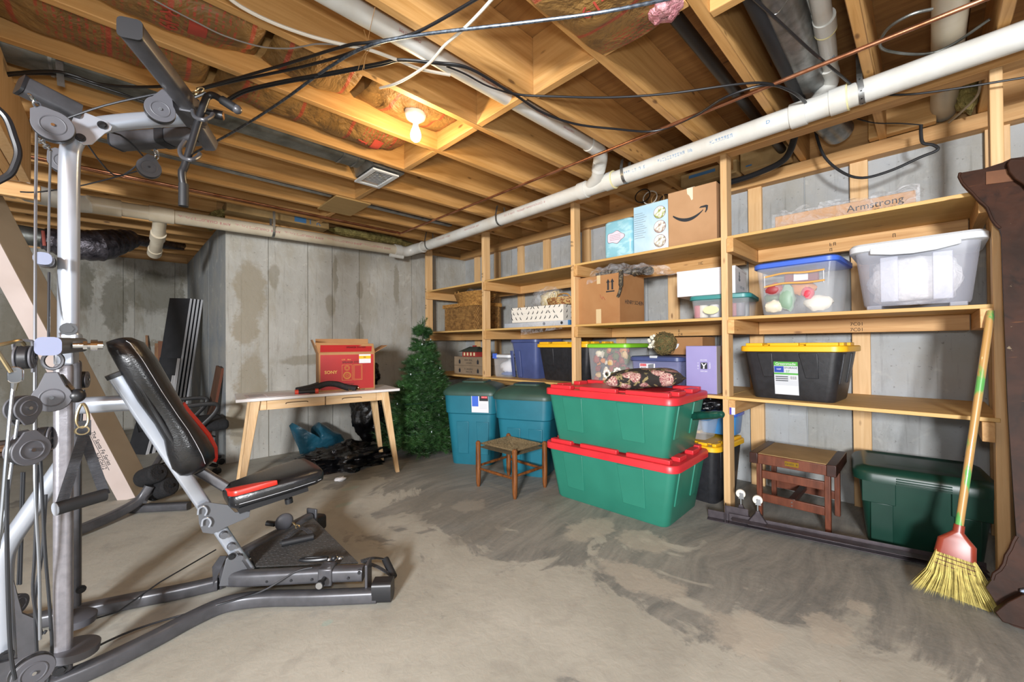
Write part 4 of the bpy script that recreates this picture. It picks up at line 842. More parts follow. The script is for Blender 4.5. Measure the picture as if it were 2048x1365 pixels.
decal([(.05*math.cos(a), .028*math.sin(a)) for a in [2*math.pi*i/24 for i in range(24)]], mt('oval_label', '#d9d59a', .5), t, front(.395, -.05, .06), 'oval_label')
for i, (x, col) in enumerate(((-.13, 'a8404a'), (-.095, 'd8d2c4'), (-.02, 'd6d0cc'), (.06, 'b9b2a8'), (.11, '8e3f48'), (.145, '6f6a72'))):
    p = V((3.03, 1.03-x, 1.33)); tag(MB().lathe([(.026, -.05), (.03, -.045), (.03, .035), (.026, .04)], 14, p).build('craft_roll', mt('roll_'+col, '#'+col, .6)), ['red craft roll at the left', 'cream craft roll second from the left', 'pale craft roll in the middle', 'beige craft roll right of the middle', 'dark red craft roll near the right', 'grey craft roll at the right end'][i]+' of the teal lidded bin', 'roll')
t = thing('white_box', 'plain white box with grey print on its end atop the teal lidded bin', 'box', (3.14, 1.105, 1.434), RF+R(6), local=True)
MB().bb((-.19, -.19, 0), (.19, .19, .185)).build('box_body', 'paper_white', t, bevel=.003); scribble(14, .026, 'print_grey', t, right(.38, 0, .055), 'end_print'); [decal([(k*.03*math.cos(a), z_+.012*math.sin(a)) for a in [6.283*i/10 for i in range(10)]], 'print_grey', t, right(.38, -.06, .125), 'end_mark') for k, z_ in ((.5, .022), (.8, 0), (1, -.022))]; 
MB().bb((-.192, -.192, .17), (.192, .192, .186)).build('box_lid', 'paper_white', t, bevel=.003)
# --- bay 2 middle shelf
t = thing('patterned_box', 'white cardboard box printed all over with small black leaves', 'box', (3.08, 2.63, 1.315), RF+R(4), local=True)
PL, PD, PH = .62, .40, .145
MB().bb((-PL/2, -PD/2, 0), (PL/2, PD/2, PH)).build('box_body', mt('box_cream', '#d6d1c6', .6), t, bevel=.002); MB().bb((-PL/2-.004, -PD/2-.004, PH*.6), (PL/2+.004, PD/2+.004, PH+.003)).build('box_lid', MAT['box_cream'], t, bevel=.002)
leaf = [(0, 0), (.016, .008), (.024, .026), (.019, .034), (.016, .022), (.006, .010)]
for r_ in range(3):
    for c_ in range(11):
        x = -.29+c_*.055+.02*(r_ % 2); z = .022+r_*.05; k = random.choice((-1, 1))
        decal([(x+k*a, z+b_) for a, b_ in (leaf if k > 0 else leaf[::-1])]+[], 'ink_black', t, basis((0, -PD/2-.0052, 0), (1, 0, 0), (0, 0, 1)), 'leaf_print')
    for c_ in range(5): decal([(-.16+c_*.075+a, .022+r_*.05+b_) for a, b_ in leaf], 'ink_black', t, basis((PL/2+.0052, 0, 0), (0, 1, 0), (0, 0, 1)), 'leaf_print')
t = thing('flat_box', 'flat grey and blue box in clear film under the leaf patterned box', 'box', (3.07, 2.62, 1.267), RF, local=True)
MB().bb((-.42, -.21, 0), (.42, .19, .046)).build('box_body', mt('box_greyblue', '#9aa0a8', .5, 0, '#b9bcc0', 3), t, bevel=.003); MB().bb((.40, -.211, .001), (.421, .19, .045)).build('blue_end', mt('box_blueend', '#3d6f9c', .5), t)
decal(circ(.014, 14), 'ink_black', t, front(.42, .33, .024), 'recycle_mark'); decal(circ(.016, 14), 'print_grey', t, front(.42, .12, .024), 'round_mark')
MB().grid(lambda u, v: V((-.15+.52*u, -.225-.03*v, .04-.12*v*(1-.4*u))) + V((0, noise.noise(V((u*5, v*3, 1)))*.02, 0)), 20, 8).build('loose_film', 'film_clear', t, smooth=80)
bg = thing('ribbon_bag', 'clear bag of cream and gold ribbon on the leaf patterned box', 'bag', (3.1, 2.6, 1.47))
MB().ball((3.10, 2.60, 1.535), (.09, .13, .085), 20, 12, disp=lambda d: noise.noise(d*3)*.3+noise.noise(d*9)*.12).build('ribbon', mt('ribbon_gold', '#c9b98c', .5, 0, '#e3dcc6', 18, lo=.45, hi=.6), bg, smooth=80)
MB().ball((3.08, 2.62, 1.55), (.12, .19, .11), 24, 14, disp=lambda d: noise.noise(d*2.5)*.35+noise.noise(d*8)*.15).build('clear_bag', 'film_clear', bg, smooth=80)
for i in range(3): MB().tube([(3.0, 2.55-.03*i+.03*math.cos(a), 1.53+.02*i+.035*math.sin(a)) for a in [2*math.pi*j/14 for j in range(14)]], .006, 6, close=True).build('ribbon_loop', MAT['ribbon_gold'], bg)
def weave(mb, L, D, z0, z1, rows, r=.006, tp=1.0, rnd=.03, n=6, amp=.003):
    for k in range(rows):
        z = z0+(z1-z0)*(k+.5)/rows; s = tp+(1-tp)*(k/rows); pts = []
        loop = rrect(L*s, D*s, rnd, n); per = []
        for i in range(len(loop)):
            a, b_ = V(loop[i]+(0,)), V(loop[(i+1) % len(loop)]+(0,)); m_ = max(1, int((b_-a).length/.03))
            for j in range(m_): per.append(a.lerp(b_, j/m_))
        for i, p in enumerate(per):
            o_ = amp*(1 if (i+k) % 2 else -1); q = p.normalized()*o_; pts.append(V((p.x+q.x, p.y+q.y, z)))
        mb.tube(pts, r, 5, close=True)
mt('wicker', '#9b7440', .7, 0, '#6b4a24', 30); mt('wicker_tan', '#b98a48', .65, 0, '#8c6230', 30); mt('wicker_red', '#8d5a34', .65, 0, '#c0a26a', 50, lo=.48, hi=.55)
t = thing('wicker_hamper', 'brown lidded wicker hamper on the left middle shelf', 'basket', (3.12, 3.90, 1.267), RF, local=True)
mb = MB(); weave(mb, .62, .36, .005, .29, 13, .0115, amp=.005); mb.build('woven_sides', 'wicker', t, kind='stuff'); MB().bb((-.295, -.165, 0), (.295, .165, .28)).build('liner', mt('wicker_dark', '#4a3218', .8), t)
mb = MB(); weave(mb, .67, .40, .285, .325, 3, .0085); mb.bb((-.32, -.19, .29), (.32, .19, .318)); mb.build('woven_lid', 'wicker_tan', t, kind='stuff')
MB().tube(sm([(-.1, -.215, .30), (-.06, -.225, .285), (.02, -.225, .285), (.06, -.215, .30)], 4), .007, 8).build('latch_loop', 'wicker_tan', t)
t = thing('oval_basket', 'tan oval basket with a hooped handle on top of the wicker hamper', 'basket', (3.10, 3.80, 1.595), RF, local=True)
mb = MB()
for k in range(7):
    s = .82+.03*k; mb.tube([V((.34*s*math.cos(a)+.0*k, .17*s*math.sin(a), .012+k*.018)) + V((math.cos(a), math.sin(a), 0))*(.004*(1 if (i+k) % 2 else -1)) for i, a in enumerate([2*math.pi*j/48 for j in range(48)])], .009, 5, close=True)
mb.build('woven_sides', 'wicker_tan', t, kind='stuff'); MB().lathe([(.27, 0), (.31, .12)], 32, M=Matrix.Diagonal((1, .5, 1))).build('liner', 'wicker_dark', t)
for s in (-1, 1): MB().tube(sm([(s*.34-.05, -.02, .12), (s*.34-.03, -.02, .18), (s*.34+.02, -.02, .18), (s*.34+.04, -.02, .12)], 5), .009, 8).build('handle', 'wicker_tan', t)
MB().ball((0, 0, .125), (.24, .11, .05), 22, 10, disp=lambda d: noise.noise(d*5)*.4).build('crumpled_film', 'film_clear', t, smooth=80)
t = thing('bread_basket', 'small red and tan basket with a handle at the end of the patterned box', 'basket', (3.02, 2.40, 1.465), RF, local=True)
mb = MB()
for k in range(4): mb.tube([V(((.15+.006*k)*math.cos(a), (.10+.004*k)*math.sin(a), .01+k*.017)) + V((math.cos(a), math.sin(a), 0))*(.004*(1 if (i+k) % 2 else -1)) for i, a in enumerate([2*math.pi*j/36 for j in range(36)])], .008, 5, close=True)
mb.build('woven_sides', 'wicker_red', t, kind='stuff'); MB().tube(sm([(-.09, 0, .06), (-.06, 0, .10), (0, 0, .112), (.06, 0, .10), (.09, 0, .06)], 5), .007, 8).build('handle', 'wicker_tan', t)
# --- lower shelf, bays 1 to 3
def print_carton(label, loc, rz, L, D, H, mat, s):
    t = thing('print_carton', label, 'carton', loc, rz, local=True, group='small printed cartons on the left lower shelf'); MB().bb((-L/2, -D/2, 0), (L/2, D/2, H)).build('carton_body', mat, t, bevel=.003)
    scribble(9, .026, 'ink_black', t, front(D, .0, H*.62), 'carton_print', seed=len(s)); scribble(8, .022, 'ink_black', t, front(D, .01, H*.3), 'carton_print', seed=len(s)+3)
    for x in (-.17, .17): decal([(x-.015, H*.2), (x+.015, H*.2), (x+.018, H*.5), (x, H*.75), (x-.018, H*.5)], 'ink_black', t, front(D, 0, 0), 'bottle_print')
print_carton('grey brown printed carton, lower of two beside the tree', (3.12, 3.74, .754), RF, .56, .36, .10, mt('carton_grey', '#8a7862', .8, 0, '#7b6a55', 4), 'FRAGILE  WINE')
print_carton('grey brown printed carton under the toy house', (3.12, 3.74, .855), RF, .56, .36, .105, MAT['carton_grey'], 'THIS SIDE UP')
ho = thing('toy_house', 'small toy house with red walls and a dark roof on the cartons', 'toy', (3.0, 3.70, .961), RF, local=True)
MB().bb((-.13, -.08, 0), (.13, .08, .06)).build('walls', mt('house_red', '#8e2f2a', .6), ho)
for x in (-.09, -.03, .03, .09): decal(rect(x-.014, .012, x+.014, .048), mt('house_cream', '#d8c69a', .6), ho, front(.16, 0, 0), 'window')
MB().hexa([V(p) for p in ((-.17, -.11, .058), (.17, -.11, .058), (.17, .11, .058), (-.17, .11, .058), (-.07, -.02, .115), (.07, -.02, .115), (.07, .02, .115), (-.07, .02, .115))]).build('roof', mt('house_roof', '#39423a', .7), ho); MB().bb((-.02, -.015, .11), (.02, .015, .13)).build('chimney', 'house_red', ho)
t = thing('clear_bin', 'small clear bin with a white lid and blue latch on the lower shelf', 'storage bin', (3.08, 3.165, .754), RF, local=True)
shell_only(t, .26, .32, .22, .92, 'bin_clear'); soft_lid(t, .26, .32, .22, 'lid_white', .012, .02); MB().bb((-.115, -.176, .195), (-.055, -.16, .25)).build('latch', 'plastic_blue', t, bevel=.003)
tag(MB().ball((3.06, 3.165, .86), (.10, .09, .075), 18, 12, disp=lambda d: noise.noise(d*4)*.35).build('tissue_wad', mt('tissue', '#d9d9dc', .8), smooth=80), 'white crumpled tissue inside the small clear bin', 'tissue')
tag(MB().ball((3.04, 3.15, .785), (.10, .09, .025), 16, 8).build('blue_cloth', mt('cloth_blue', '#4a6aa8', .8)), 'blue cloth at the bottom of the small clear bin', 'cloth')
t, _ = tote('storage_tote', 'navy blue tote with a matching lid on the lower shelf', (3.15, 2.855, .754), RF, .36, .42, .375, 'plastic_navy', 'plastic_navy', .80, .03, .015, ribs=False, panels='')
for x in (-.16, -.06): MB().hexa([V((x+a*.02, -.22*(.80+.2*z/.375)-o_, z)) for o_ in (-.004, .01) for a, z in ((-1, .01), (1, .01), (1, .28), (-1, .28))]).build('body_rib', 'plastic_navy', t, bevel=.004)
tote('storage_tote', 'black tote with a yellow lid behind the upper red lidded tote', (3.17, 2.365, .754), RF, .60, .44, .325, 'plastic_black', 'plastic_yellow', .86, .035)
t = thing('clear_bin', 'clear bin with a lime green lid full of autumn silk flowers', 'storage bin', (3.06, 1.845, .754), RF, local=True)
shell_only(t, .38, .36, .325, .90, 'bin_clear'); soft_lid(t, .38, .36, .325, 'plastic_lime', .014, .022)
fb = thing('silk_flowers', 'orange, red and cream silk flowers inside the lime lidded bin', 'flowers', (2.98, 1.82, .77))
random.seed(3)
for i in range(70):
    col = random.choice(('#a5441f', '#7e2a24', '#c9772c', '#d8cfb8', '#4f5a2a', '#8a3a2c', '#c2a06a')); y, z, x = random.uniform(1.69, 2.0), random.uniform(.79, 1.05), random.uniform(2.90, 3.0)
    r_ = random.uniform(.018, .034); MB().ball((x, y, z), (r_*.7, r_, r_), 10, 6, disp=lambda d: noise.noise(d*4+V((i, 0, 0)))*.5).build('flower', mt('flower'+col, col, .8), fb)
for y, z in ((1.85, .85), (1.75, .87)):
    for k in range(9):
        a = 2*math.pi*k/9; MB().ball((2.895, y+.028*math.cos(a), z+.028*math.sin(a)), (.006, .012, .012), 8, 6).build('petal', mt('petal_white', '#e8e4da', .7), fb)
    MB().ball((2.89, y, z), (.008, .012, .012), 8, 6).build('flower_eye', mt('eye_dark', '#2a2420', .8) if y > 1.8 else MAT['petal_white'], fb)
t = thing('clear_bin', 'violet tinted clear bin with a brand label behind the cushion', 'storage bin', (3.10, 1.43, .754), RF, local=True)
shell_only(t, .39, .44, .225, .92, 'bin_violet'); soft_lid(t, .39, .44, .225, 'plastic_navy', .014, .024)
M = front(.432, -.06, .15); lb = decal(rect(-.06, -.07, .065, .045), 'paper_white', t, M, 'label'); T_ = lambda k, x=0, y=0: M @ Matrix.Translation((x, y, .0007*k))
decal(rect(-.055, .022, -.005, .04), 'plastic_red', lb, T_(1), 'label_logo'); text('Rubbermaid', .009, 'paper_white', lb, T_(2.4, -.03, .031), 'label_brand'); text('SNAP', .018, 'ink_black', lb, T_(2, -.03, .008), 'label_text'); scribble(5, .012, 'ink_black', lb, T_(2, -.028, -.008), 'label_text'); decal([(.01, .035), (.055, .042), (.052, .0), (.025, .004), (.01, -.008)], 'print_grey', lb, T_(1), 'label_picture')
MB().bb((-.03, -.237, .235), (.03, -.22, .254)).build('latch', 'label_silver', t, bevel=.003)
tag(MB().bb((2.98, 1.30, .775), (3.18, 1.55, .93)).build('folded_fabric', mt('fabric_grey', '#6d6a78', .9, 0, '#544f5e', 8), bevel=.02), 'grey folded fabric inside the violet tinted bin', 'fabric')
ne = thing('twig_ball', 'twig bird nest ball with white blossom on the violet bin lid', 'ornament', (3.03, 1.40, 1.01))
random.seed(11); mb = MB(); c_ = V((3.03, 1.42, 1.10))
for i in range(46):
    q = V((random.gauss(0, 1), random.gauss(0, 1), random.gauss(0, 1))).normalized(); u_ = q.orthogonal().normalized(); v_ = q.cross(u_); rr = .085+random.uniform(-.006, .008)
    off = q*random.uniform(-.04, .04); kr = math.sqrt(max(.002, rr*rr-off.length**2)); mb.tube([c_+off+(u_*math.cos(a)+v_*math.sin(a))*kr*(1+.05*math.sin(3*a+i)) for a in [2*math.pi*j/22 for j in range(22)]], .0022, 4, close=True)
mb.build('twigs', mt('twig', '#5a4a2a', .9, 0, '#7c6a40', 30), ne, kind='stuff'); MB().ball(c_, .078, 14, 10).build('moss_core', mt('moss', '#3b4a2a', .95, 0, '#5a5a36', 25, bmp=1), ne)
for i in range(16): MB().ball(c_+V((-.06+random.uniform(-.03, .03), .07+random.uniform(-.03, .03), .02+random.uniform(-.05, .05))), .012, 8, 5).build('blossom', mt('blossom', '#d8d4c2', .8), ne)
t = thing('small_carton', 'tan carton with a half round white label behind the twig ball', 'carton', (3.25, 1.32, 1.01), RF, local=True)
MB().bb((-.15, -.13, 0), (.15, .13, .135)).build('carton_body', 'carton', t, bevel=.003); decal([(.045*math.cos(a), .045*math.sin(a)) for a in [math.pi+math.pi*i/20 for i in range(21)]], 'paper_white', t, front(.26, -.07, .085), 'round_label'); scribble(7, .012, 'ink_black', t, front(.262, -.07, .07), 'label_text'); decal(rect(-.02, -.006, .02, -.001), 'plastic_yellow', t, front(.262, -.07, .085), 'label_band'); decal([(-.008, 0), (.008, 0), (0, .008)], 'plastic_red', t, front(.262, -.07, .05), 'label_mark')
t = thing('orchid_box', 'lilac box with a white emblem and a red flower on its side', 'box', (3.00, 1.095, .754), RF+R(3), local=True)
MB().bb((-.10, -.13, 0), (.10, .13, .325)).build('box_body', mt('box_lilac', '#8e88b8', .55, 0, '#857fb0', 3), t, bevel=.003); MB().bb((.1001, -.128, .002), (.1015, .128, .323)).build('side_face', mt('box_grey', '#a59f9c', .6), t)
decal(rect(-.022, -.022, .022, .022), 'ink_black', t, front(.26, .02, .19), 'emblem')
decal([(-.018, .018), (-.004, -.004), (-.006, -.02), (.004, -.02), (.004, -.002), (.018, .016), (.012, .018), (0, .004), (-.01, .018)], 'paper_white', t, front(.262, .02, .19), 'emblem_mark')
for s, dx, dz, rot in (('ALASKA', 0, .038, 0), ('CARGO', 0, -.038, 0), ('PACIFIC', -.038, 0, 90), ('EXPRESS', .038, 0, -90)): scribble(6, .012, 'paper_white', t, front(.26, .02+dx, .19+dz) @ Matrix.Rotation(R(rot), 4, 'Z'), 'emblem_text', seed=len(s)+rot)
for a in range(5): decal([(.01*math.cos(x)+.028*math.cos(a*1.256), .05*math.sin(x)*.6+.05*math.sin(a*1.256)) for x in [2*math.pi*i/14 for i in range(14)]], mt('orchid_red', '#9a4a3c', .6), t, right(.203, -.02, .20), 'flower_print')
# --- floor behind the posts: black tote, blue lidded bins, bin liner
t, _ = tote('storage_tote', 'black tote with a yellow lid on the floor behind the middle post', (3.10, 1.13, 0), R(-4), .46, .30, .375, 'plastic_black', 'plastic_yellow', .84, .035)
t = thing('clear_bin', 'clear bin with a bright blue lid on the black floor tote', 'storage bin', (3.02, 1.17, .425), RF, local=True)
shell_only(t, .22, .26, .155, .80, 'bin_clear'); soft_lid(t, .22, .26, .155, 'lid_skyblue', .014, .02); decal(rect(-.014, .03, .02, .09), 'paper_white', t, front(.235, .0, 0), 'label'); decal(rect(-.012, .06, .018, .086), 'label_blue', t, front(.237, 0, 0), 'label_picture')
t, _ = tote('storage_tote', 'translucent blue bin behind the clear one under the shelf', (3.28, 1.10, .425), RF, .26, .22, .15, 'lid_skyblue', 'plastic_blue', .9, .02, .01, ribs=False, panels='')
mt('liner_black', '#0b0b0d', .22, 0, '#151518', 12, bmp=.9, bscale=16, spec=.7)
def bag(label, c, r_, mat, seed, name='plastic_bag', k=.3, cat='bag'):
    s_ = V((seed, seed*2, 0)); flat = lambda d: max(d.z, -.75)
    return tag(MB().ball(c, r_, 60, 36, disp=lambda d: k*noise.noise(d*2.2+s_)+k*.45*noise.noise(d*6+s_)+k*.4*(.5-abs(noise.noise(d*9+s_)))+k*.18*abs(noise.noise(d*22+s_))).build(name, mat, smooth=80), label, cat)
bag('black bin liner bundled above the blue lidded bins', (3.14, 1.14, .66), (.15, .14, .05), 'liner_black', 4)
# --- slatted brown bench with a plaque
mt('sapele', '#6d3b27', .42, 0, '#4f2818', 14, (2, 2, .5)); mt('sapele_dark', '#3c2018', .4, 0, '#2c1610', 14); mt('pad_tan', '#a68a5f', .8, 0, '#957a50', 6)
be = thing('slat_bench', 'small brown slatted wood bench with a tan top and brass plaque', 'bench', (3.14, .57, 0))
zt = .40; y0, y1, xa, xb = .365, .80, 2.885, 3.30
MB().bb((xa, y0+.045, zt-.06), (xa+.03, y1-.045, zt)).build('apron', 'sapele', be, bevel=.003); MB().bb((xb-.03, y0+.045, zt-.06), (xb, y1-.045, zt)).build('apron', 'sapele', be, bevel=.003)
for ya in (y0, y1-.045): MB().bb((xa-.002, ya, zt-.062), (xb+.002, ya+.045, zt+.004)).build('end_board', 'sapele_dark', be, bevel=.003)
MB().bb((xa+.012, y0+.045, zt-.02), (xb-.012, y1-.045, zt+.003)).build('tan_top', 'pad_tan', be, bevel=.002)
for X in (xa+.02, xb-.05):
    for ya in (y0+.03, y1-.06): MB().bb((X, ya, 0), (X+.035, ya+.028, zt-.06)).build('leg', 'sapele', be, bevel=.003)
    for z in (.10, .245): MB().bb((X+.008, y0+.058, z), (X+.026, y1-.06, z+.05)).build('slat', 'sapele', be, bevel=.003)
MB().bb((xa+.03, .565, .125), (xb-.05, .60, .155)).build('centre_rail', 'sapele_dark', be, bevel=.003)
for z in (.115, .135): MB().lathe([(.004, 0), (.004, .004)], 8, (xa+.027, .582, z), Matrix.Rotation(R(-90), 4, 'Y')).build('screw', 'galv', be)
M = basis((xa-.0008, .575, zt-.03), (0, -1, 0), (0, 0, 1)); pl = decal(rect(-.035, -.014, .035, .014), mt('brass', '#b89236', .3, .9), be, M, 'plaque', .002); scribble(7, .014, 'ink_black', pl, M @ Matrix.Translation((0, 0, .003)), 'plaque_text')
# --- big dark green tote on the floor
t = thing('storage_tote', 'dark green tote with a domed lid on the floor behind the broom', 'storage bin', (3.16, .05, 0), R(-84), local=True)
TL, TD, TH = .50, .46, .38
shell(MB(), TL, TD, TH, .86, .05).build('bin_body', 'plastic_pine', t, smooth=40)
for x0, x1 in ((-.235, -.10), (.10, .235)): panel_(t, 'plastic_pine', TD, .86, TH, x0, x1, TH*.62, TH-.01, 0, th=.014)
for x0, x1 in ((-.20, -.11), (.11, .20)): panel_(t, 'plastic_pine', TD, .86, TH, x0, x1, .03, TH*.62, 0, th=.006)
def dl(e, z): return [V((x, y, z)) for x, y in rrect(TL+2*e, TD+2*e, .06+max(e, -.05), 6)]
l_ = MB().rings([dl(.012, TH-.03), dl(.024, TH-.028), dl(.026, TH+.012), dl(.012, TH+.03), dl(-.02, TH+.045), dl(-.035, TH+.047), dl(-.05, TH+.038), dl(-.12, TH+.046)]).build('lid', 'plastic_pine', t, smooth=50)
for i in range(3): MB().bb((-.10, -TD/2-.032, TH-.022+i*.012), (.10, -TD/2-.02, TH-.016+i*.012)).build('grip_ridge', 'plastic_pine', l_, bevel=.002)
# --- bed frame rails with casters
mt('rail_brown', '#3b3438', .45, .4, '#4a4347', 20); mt('caster_white', '#d8d2c4', .4); mt('chrome', '#c9ccd0', .15, 1)
bf = thing('bed_rail', 'dark metal bed frame rails with two white casters lying on the floor', 'bed frame', (2.75, .4, 0))
ra, rb = V((2.655, .955, .0)), V((2.93, -.26, .0)); dr_ = (rb-ra).normalized(); nr_ = V((-dr_.y, dr_.x, 0))
def bar(o1, o2, prof, name): MB().sweep([ra+dr_*o1+V((0, 0, .03)), ra+dr_*o2+V((0, 0, .03))], prof, up=(0, 0, 1)).build(name, 'rail_brown', bf, bevel=.001)
ang = [(-.022, -.028), (.022, -.028), (.022, -.024), (-.018, -.024), (-.018, .022), (-.022, .022)]
bar(-.02, 1.17, ang, 'angle_rail'); bar(.1, 1.16, [(x+.03, y+.012) for x, y in ang], 'angle_rail'); bar(.12, 1.15, [(x+.055, y+.02) for x, y in [(-.03, -.003), (.03, -.003), (.03, .0), (-.03, .0)]], 'flat_rail')
MB().box(ra+dr_*.08+nr_*0+V((0, 0, .055)), (.004, .05, .11), Matrix.Rotation(math.atan2(dr_.y, dr_.x), 4, 'Z')).build('hook_plate', 'rail_brown', bf)
MB().box(ra+dr_*.14+nr_*.01+V((0, 0, .075)), (.12, .004, .05), Matrix.Rotation(math.atan2(dr_.y, dr_.x), 4, 'Z')).build('hook_plate', 'rail_brown', bf)
decal([(-.03, -.006), (-.01, -.008), (.02, -.004), (.028, -.008), (.034, 0), (.028, .008), (.02, .004), (-.01, .008), (-.03, .006)], 'black_iron', bf, basis(ra+dr_*1.02-nr_*.0+V((0, 0, .0525)), dr_, nr_), 'key_slot')
for o_, s_ in ((.16, .04), (.25, -.02)):
    b0 = ra+dr_*o_+nr_*s_; 
    MB().prism([(-.055, .02), (.055, .02), (.05, .045), (.014, .10), (.010, .115), (-.010, .115), (-.014, .10), (-.05, .045)], -.012, .012, lambda u, v, k: b0+dr_*u+nr_*k+V((0, 0, v))).build('caster_bracket', 'rail_brown', bf, bevel=.004)
    MB().tube([b0+V((0, 0, .11)), b0+V((0, 0, .15))], .006, 8).build('stem', 'chrome', bf)
    w0 = b0+V((0, 0, .178))-nr_*.0; wh = MB().tube([w0-nr_*.009, w0+nr_*.009], .026, 20).build('caster_wheel', 'caster_white', bf, bevel=.003)
    MB().tube([w0-nr_*.011, w0+nr_*.011], .008, 10).build('wheel_hub', 'galv', wh)
    MB().prism([(-.012, .15), (.018, .15), (.014, .185), (.0, .185)], -.013, .013, lambda u, v, k: b0+dr_*u+nr_*k+V((0, 0, v))).build('fork', 'chrome', bf)
# --- corn broom leaning on the shelving
bm_ = thing('corn_broom', 'straw corn broom with a worn green handle leaning by the right post', 'broom', (2.56, -.06, 0))
top = pX(1982, 622, 2.79); bot = pX(1917, 1062, 2.60)
wood_h = mt('broom_handle', '#b48b52', .35, 0, '#5aa052', 22, (1, 1, .25), coat=.5, lo=.5, hi=.58)
MB().tube([bot.lerp(top, k) for k in (0, .5, .97, 1)], [.0135, .0135, .0135, .011], 14).build('handle', wood_h, bm_)
dn = (bot-top).normalized(); sdv = pX(1960, 1090, 2.60)-pX(1880, 1070, 2.60); sdv = (sdv-dn*sdv.dot(dn)).normalized(); th_ = dn.cross(sdv).normalized()
mt('broom_cap', '#8c3a28', .35, 0, '#7a3022', 8)
capc = bot+dn*.005
def cap_ring(w_, t_, d_): return [capc+dn*d_+sdv*x+th_*y for x, y in rrect(w_, t_, min(w_, t_)*.45, 4)]
MB().rings([cap_ring(.034, .034, -.03), cap_ring(.036, .036, .0), cap_ring(.07, .04, .02), cap_ring(.115, .045, .045), cap_ring(.125, .046, .105)]).build('cap', 'broom_cap', bm_, smooth=40)
random.seed(5); br_ = MB()
for i in range(1500):
    u_ = random.uniform(-1, 1); v_ = random.uniform(-1, 1); p0 = capc+dn*.095+sdv*u_*.056+th_*v_*.018
    Ln = .245+random.uniform(-.05, .03)-.02*u_; sp = u_*.135+.03+random.gauss(0, .012); p2 = capc+dn*(.095+Ln)+sdv*sp+th_*(v_*.04+random.gauss(0, .006))
    if p2.z < .004: p2.z = .004+random.uniform(0, .01)
    pm = p0.lerp(p2, .5)-sdv*(u_*.012)+V((0, 0, random.gauss(0, .002)))
    w_ = .0014; e = th_*w_ if i % 2 else sdv*w_; o_ = len(br_.v)
    br_.v += [p0-e, p0+e, pm-e, pm+e, p2]; br_.f += [(o_, o_+1, o_+3, o_+2), (o_+2, o_+3, o_+4)]
br_.build('straw', mt('straw', '#cdbf68', .7, 0, '#a8964a', 40, rand=0), bm_, kind='stuff', smooth=0)
MB().rings([[capc+dn*d_+sdv*(x+c_)+th_*y for x, y in rrect(w_, t_, t_*.45, 4)] for d_, w_, t_, c_ in ((.10, .115, .036, 0), (.20, .16, .05, .01), (.27, .20, .05, .02))]).build('straw_core', mt('straw_dark', '#9c8d48', .8, 0, '#6f642f', 60), bm_)
for d_, w_ in ((.118, .124), (.135, .132), (.152, .142)):
    MB().tube([capc+dn*d_+sdv*(x+.004)+th_*y for x, y in rrect(w_, .05, .022, 5)], .0016, 5, close=True).build('stitching', mt('stitch_maroon', '#5a2430', .8), bm_)
# ------------------------------------------------------------------ things along the back and in the recess
mt('oak_pale', '#d8b88e', .5, 0, '#c7a273', 10, (.4, 4, 4)); mt('oak_leg', '#d8b88e', .5, 0, '#c7a273', 10, (4, 4, .5)); mt('desk_white', '#d6d3d2', .3); mt('shadow_gap', '#4a3520', .8)
dk = thing('writing_desk', 'pale wood desk with a white top, two drawers and splayed legs', 'desk', (1.22, 3.53, 0), R(-9.2), local=True)
DL, DD, DZ = 1.18, .47, .725
MB().bb((-DL/2, -DD/2, DZ-.022), (DL/2, DD/2, DZ)).build('desk_top', 'desk_white', dk, bevel=.004)
for x0, x1 in ((-.49, -.40), (.40, .49)): MB().bb((x0, -DD/2+.05, DZ-.095), (x1, -DD/2+.07, DZ-.022)).build('apron', 'oak_pale', dk, bevel=.002)
MB().bb((-.49, DD/2-.07, DZ-.095), (.49, DD/2-.05, DZ-.022)).build('apron', 'oak_pale', dk, bevel=.002)
for s in (-1, 1): MB().bb((s*.45-.01, -DD/2+.06, DZ-.095), (s*.45+.01, DD/2-.06, DZ-.022)).build('apron', 'oak_pale', dk)
MB().bb((-.44, -DD/2+.08, DZ-.09), (.44, DD/2-.07, DZ-.024)).build('drawer_case', 'oak_pale', dk)
for x0, x1 in ((-.40, -.002), (.002, .40)):
    d_ = MB().bb((x0+.002, -DD/2+.045, DZ-.095), (x1-.002, -DD/2+.07, DZ-.026)).build('drawer', 'oak_pale', dk, bevel=.002); xm = (x0+x1)/2
    MB().tube(sm([(xm-.075, -DD/2+.0445, DZ-.062), (xm-.06, -DD/2+.0445, DZ-.052), (xm+.06, -DD/2+.0445, DZ-.052), (xm+.075, -DD/2+.0445, DZ-.06)], 4), .0035, 6).build('pull_cutout_shade', 'shadow_gap', d_)  # dark line stands in for the shade inside the cut-out handle
for sx in (-1, 1):
    for sy in (-1, 1):
        tp, bt = V((sx*.47, sy*(DD/2-.06), DZ-.022)), V((sx*.57, sy*(DD/2-.02), 0))
        q = .024; MB().hexa([bt+V((a*.016, b*.016, 0)) for a, b in ((-1, -1), (1, -1), (1, 1), (-1, 1))]+[tp+V((a*q*1.3, b*q, 0)) for a, b in ((-1, -1), (1, -1), (1, 1), (-1, 1))]).build('leg', 'oak_leg', dk, bevel=.004)
def on_desk(u, v, z=0): c_ = R(-9.2); return V((1.22+u*math.cos(c_)-v*math.sin(c_), 3.53+u*math.sin(c_)+v*math.cos(c_), DZ+z))
pa = thing('paper_sheets', 'loose printed sheets lying at the left end of the desk', 'paper', on_desk(-.42, -.06), R(-7), local=True)
